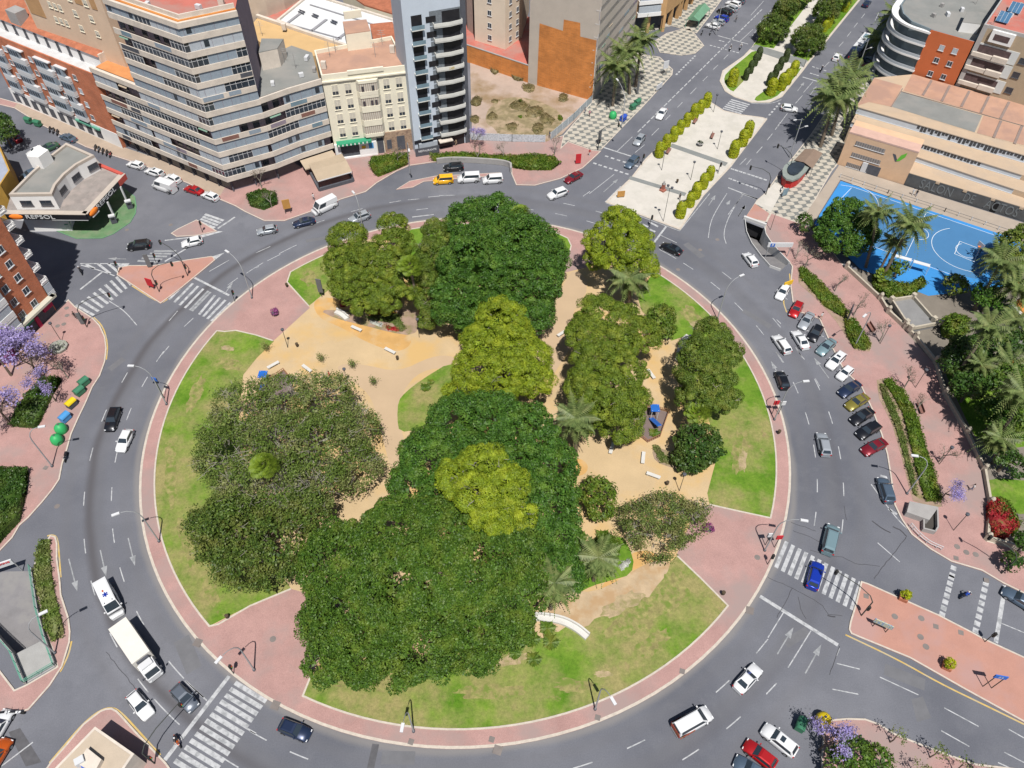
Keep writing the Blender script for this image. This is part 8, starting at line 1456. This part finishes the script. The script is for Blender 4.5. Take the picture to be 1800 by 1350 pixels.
for a in ((150, 676, 60, 'green', 'green waste container at the top of the west row'), (142, 692, 62, 'green', 'second green waste container of the west row'), (128, 714, 64, 'yellow', 'yellow lidded container of the west row'), (117, 738, 66, 'blue', 'blue paper container of the west row'), (52, 216, -20, 'green', 'green waste container by the brick apartments, left'), (68, 221, -20, 'green', 'green waste container by the brick apartments, right'), (1112, 192, 45, 'green', 'dark green container on the left avenue pavement, lower'), (1120, 184, 45, 'green', 'dark green container on the left avenue pavement, upper'), (1095, 212, 50, 'dark blue', 'dark blue container beside the avenue lamp'), (1405, 1277, 60, 'green', 'green container under the lower right jacaranda')): cont(*a)
for a in ((110, 758, 0, 'bright green', 'bright green bottle bank of the west row, upper', 'igloo'), (103, 777, 0, 'bright green', 'bright green bottle bank of the west row, lower', 'igloo'), (1077, 207, 0, 'bright green', 'bright green bottle bank on the left avenue pavement', 'igloo'), (1444, 1268, 0, 'yellow', 'yellow igloo container under the lower right jacaranda', 'igloo')): cont(*a)
# panels and signs
def panel(x, y, lb, w_, h_, z0, c, rz, name='advert_panel', txt=None, back=None, tc=None, cat='sign', legs=True, ts=None, grp=None):
    t = thing(name, lb, cat, G(x, y, .15), RAD(rz), grp); MB().use(c).box((0, 0, z0 + h_ / 2), (w_, .14, h_)).build('panel', t)
    for s in ((-.35, .35) if w_ > 1.2 else (0,)): MB().use(m_gp).tube([(s * w_, 0, 0), (s * w_, 0, z0 + .1)], .06, 5).build('post', t)
    if txt:
        M_ = Matrix.Translation((0, -.09, z0 + h_ / 2)) @ Matrix.Rotation(math.pi / 2, 4, 'X'); text(txt, ts or h_ * .5, tc or m_alu, t, M_, ext=.005)
    return t
mred = mat('sign_red', (.45, .02, .03), var=.05); mblu = mat('sign_blue', (.03, .12, .45), var=0); mwh = mat('sign_white', (.55, .56, .57), var=.05); mgr = mat('panel_grey', (.12, .125, .13), var=.05)
panel(264, 470, 'tall grey information pillar on the north west traffic island', .8, 3.0, .2, mgr, 15); panel(147, 570, 'grey information pillar at the west zebra', .8, 2.6, .2, mgr, 15); panel(566, 522, 'tall narrow grey display board on the north west lawn edge', 1.0, 3.2, 1.2, mgr, -15); panel(1489, 562, 'black advert panel between the two upper shrub beds', 1.6, 2.6, .5, m_dark, 65); panel(267, 507, 'red advertising board on the north west traffic island', 1.4, 1.8, .6, mred, -20); panel(1016, 288, 'red pillar sign on the brick pavement by the avenue corner', 1.2, 2.3, .2, mred, 10); panel(1053, 253, 'tall grey pillar sign at the avenue mouth', .9, 3.2, .3, mgr, 40); panel(1120, 165, 'tall grey pillar by the avenue palms', .6, 4, .3, mgr, 30)
panel(1545, 1106, 'striped yellow and blue direction board on the right traffic island', 2.4, .9, 1.2, mat('striped_sign', (.45, .45, .30), var=.25, scale=6, c2=(.10, .22, .45), s2=5), -28); panel(1735, 1208, 'small blue direction signs on a leaning lamp post', 1.5, .8, 3.2, mblu, -10, txt='54', ts=.6); panel(289, 700, 'blue direction sign on the left island pavement', 1.0, .7, 4.5, mblu, -20); panel(1382, 508, 'yellow arrow board at the top of the parked row', 2.0, 1.0, 1.0, mat('sign_yellow', (.65, .40, .02), var=.1), 25)
for x, y, c, lb in ((1357, 727, mred, 'small red banner by the east island lamp'), (1368, 728, mwh, 'small white banner by the east island lamp'), (1345, 958, mwh, 'white banner beside the lamp before the right zebra'), (1361, 962, mred, 'red banner beside the lamp before the right zebra')): panel(x, y, lb, .9, .9, 2.4, c, 5, 'lamp_banner', grp='lamp banners')
panel(507, 375, 'orange direction board on the pavement at the top left', 1.5, 2.2, 1.2, mat('sign_orange_brown', (.42, .22, .06), var=.1), 20); panel(1091, 347, 'brown slanted board on the near left corner of the plaza', 1.6, 1.4, .2, mat('sign_orange_brown', (.4, .2, .1)), 10); panel(1168, 131, 'white bus timetable board on the left avenue pavement', 1.6, 2.0, 1.6, mwh, 30); panel(1158, 158, 'white bus stop panel at the avenue kerb', 2.6, 1.3, .3, mwh, 50)
panel(1378, 345, 'glass display case on the right pavement', 1.4, 1.6, .3, m_blueglass, 30)
t = thing('parking_sign', 'white and blue parking gantry sign over the east garage ramp', 'sign'); a, c = G(1345, 452), G(1383, 452); f_ = FC(a, c); H_ = 2.6
for q in (a, c): MB().use(m_pole).tube([(q.x, q.y, 0), (q.x, q.y, H_)], .08, 6).build('post', t)
b = MB().use(mwh); f_.box(b, -.3, f_.L + .3, H_, H_ + 1.0, -.1, .1); b.build('panel', t); b = MB().use(mblu); f_.box(b, .2, 1.1, H_ + .1, H_ + .9, .1, .13); b.build('blue_field', t); ftext('P', .75, mwh, t, f_, .65, H_ + .5, .14, .02)
t = thing('garage_sign', 'white garage gantry sign with red lettering over the west ramp', 'sign'); a, c = G(-25, 1026), G(40, 1004); f_ = FC(a, c)
for q in (a, c): MB().use(m_pole).tube([(q.x, q.y, 0), (q.x, q.y, 2.4)], .08, 6).build('post', t)
b = MB().use(mwh); f_.box(b, 0, f_.L, 2.4, 3.5, -.1, .1); b.build('panel', t); ftext('PARKING', .5, mred, t, f_, f_.L * .72, 3.2, .12, .01); ftext('LIBRE', .4, mblu, t, f_, f_.L * .72, 2.7, .12, .01) if False else None
# playground enclosures
def play(pts, lb, slide, extra=None):
    t = thing('playground', lb, 'playground'); q = GG(pts, .17); MB().use(mat('play_floor', (.16, .12, .11), var=.1)).face([(p.x, p.y, .18) for p in (q if sum((q[i].x * q[(i + 1) % len(q)].y - q[(i + 1) % len(q)].x * q[i].y) for i in range(len(q))) > 0 else q[::-1])]).build('floor', t)
    b = MB().use(mat('wood_fence', (.30, .15, .08), var=.2))
    for a, c in zip(q, q[1:] + q[:1]):
        b.seg((a.x, a.y, .9), (c.x, c.y, .9), .06, .08); b.seg((a.x, a.y, .4), (c.x, c.y, .4), .06, .08); n = int((c - a).length / .35)
        for j in range(n): p = a.lerp(c, j / n); b.box((p.x, p.y, .6), (.07, .07, .8), .5)
    b.build('fence', t); s = G(*slide, .2); b = MB().use(mat('slide_blue', (.02, .12, .45), rough=.4, var=.1)); b.box(s + Vector((0, 0, 1)), (.8, 3.2, .12), R=Matrix.Rotation(.3, 3, 'Z') @ Matrix.Rotation(-.5, 3, 'X')); b.build('slide', t); b = MB().use(m_alu)
    for dx in (-.5, .5):
        for dy in (1.2, 2.4): b.tube([s + Vector((dx, dy, 0)), s + Vector((dx, dy, 2.4))], .06, 5)
    b.build('tower_frame', t); MB().use(_M['slide_blue']).box(s + Vector((0, 1.8, 2.3)), (1.4, 1.5, .1)).build('tower_roof', t)
play([(1122, 765), (1138, 778), (1160, 768), (1175, 725), (1140, 715), (1118, 735)], 'fenced playground with a blue slide beside the broad olive pine', (1150, 748)); play([(450, 685), (499, 652), (512, 668), (520, 700), (470, 720)], 'fenced playground with blue equipment under the grey twiggy tree', (463, 688))
# plaza and pavement objects
t = thing('bust_monument', 'stone bust on a red plinth near the plaza foot', 'monument', G(1165, 335, .15)); MB().use(mat('red_granite', (.28, .10, .07), var=.1)).lathe((0, 0, 0), [(.8, 0), (.8, .3), (.45, .5), (.4, 1.5), (.5, 1.6)], 4).build('plinth', t); MB().use(m_conc, True).lathe((0, 0, 1.6), [(.35, 0), (.42, .15), (.14, .4), (.2, .6), (.14, .8), (.03, .86)], 10).build('bust', t)
t = thing('fountain_bowl', 'small dark planted bowl standing mid plaza', 'planter', G(1230, 256, .15)); MB().use(m_conc, True).lathe((0, 0, 0), [(.4, 0), (.25, .3), (.8, .7), (.75, .75)], 12).build('bowl', t); link('foliage', mesh_np('foliage', crown([(0, 0, .85, .6, .6, .35)], .15, 60, .25), [LF['cyp']]), t)
t = thing('rock_planter', 'rough grey stone planter on the west pavement corner', 'planter', G(104, 612, .15), .4); b = MB().use(mat('rough_stone', (.30, .30, .27), var=.3, scale=2, c2=(.18, .2, .15), s2=2)); b.lathe((0, 0, 0), [(1.5, 0), (1.6, .5), (1.2, .55), (1.0, .3)], 9); b.build('basin', t); b = MB().use(_M['rough_stone'])
for k in range(9): b.box((random.uniform(-1, 1), random.uniform(-1, 1), .6), (random.uniform(.4, .9), random.uniform(.4, .8), random.uniform(.4, 1)), random.uniform(0, 3))
b.build('boulder', t)
t = thing('stair_entrance', 'concrete underground stair entrance at the foot of the long shrub bed', 'entrance'); c_ = [G(*p) for p in Zt('23', (965, 830), (1165, 870), (1100, 960), (945, 905))]; MB().use(m_conc).prism([p[:2] for p in c_], 0, 1.3).build('roof_block', t); d_ = [G(*p) for p in Zt('23', (1070, 930), (1165, 870), (1168, 1000), (1150, 1030), (1070, 1010))]
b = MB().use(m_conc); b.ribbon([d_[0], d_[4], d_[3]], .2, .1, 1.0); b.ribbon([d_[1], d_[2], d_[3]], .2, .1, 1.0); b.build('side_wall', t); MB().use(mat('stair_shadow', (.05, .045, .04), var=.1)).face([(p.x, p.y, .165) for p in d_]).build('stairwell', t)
t = thing('curved_rail', 'white curved kerb railing near the east stair entrance', 'railing'); b = MB().use(m_alu); q = smooth(GG(Zt('23', (985, 975), (1040, 1040), (1110, 1100), (1205, 1140)), .15), 2)
for z in (.5, 1.0): b.tube([p + Vector((0, 0, z)) for p in q], .05, 5)
for p in q[::3]: b.tube([p, p + Vector((0, 0, 1))], .05, 5)
b.build('rail', t)
for x, y, rz, lb in ((1580, 470, -25, 'white portable goal on the near side of the court, left'), (1612, 480, -25, 'white portable goal on the near side of the court, right')):
    t = thing('portable_goal', lb, 'goal', G(x, y, .17), RAD(rz), 'court equipment'); b = MB().use(m_alu)
    for s in (-1.5, 1.5): b.tube([(s, 0, 0), (s, 0, 2.1), (s, 1, 2.1), (s, 1.2, 0)], .05, 5)
    b.tube([(-1.5, 0, 2.1), (1.5, 0, 2.1)], .05, 5); b.build('frame', t); MB().use(mwh).box((0, .4, 2.15), (2.9, .8, .05)).build('net_top', t)
t = thing('basketball_hoop', 'basketball hoop at the far end of the blue court', 'hoop', G(1718, 452, .17), RAD(200)); MB().use(m_gp).tube([(0, 0, 0), (0, 0, 3), (.9, 0, 3.2)], .08, 6).build('post', t); MB().use(mwh).box((1, 0, 3.3), (.06, 1.6, 1)).build('backboard', t); MB().use(_M['sign_orange']).lathe((1.3, 0, 3), [(.24, 0), (.24, .03)], 10).build('rim', t)
cw = thing('lay_by_wall', 'low curved white wall behind the black suv of the north lay-by', 'wall'); q = smooth(GG([(768, 287), (790, 284), (830, 285), (898, 290), (898, 303)], .1), 2); b = MB().use(m_conc); b.ribbon(q, .4, .05, 1.3); b.build('wall', cw)
for i, (x, y) in enumerate(((640, 384), (655, 381), (668, 378))): pass
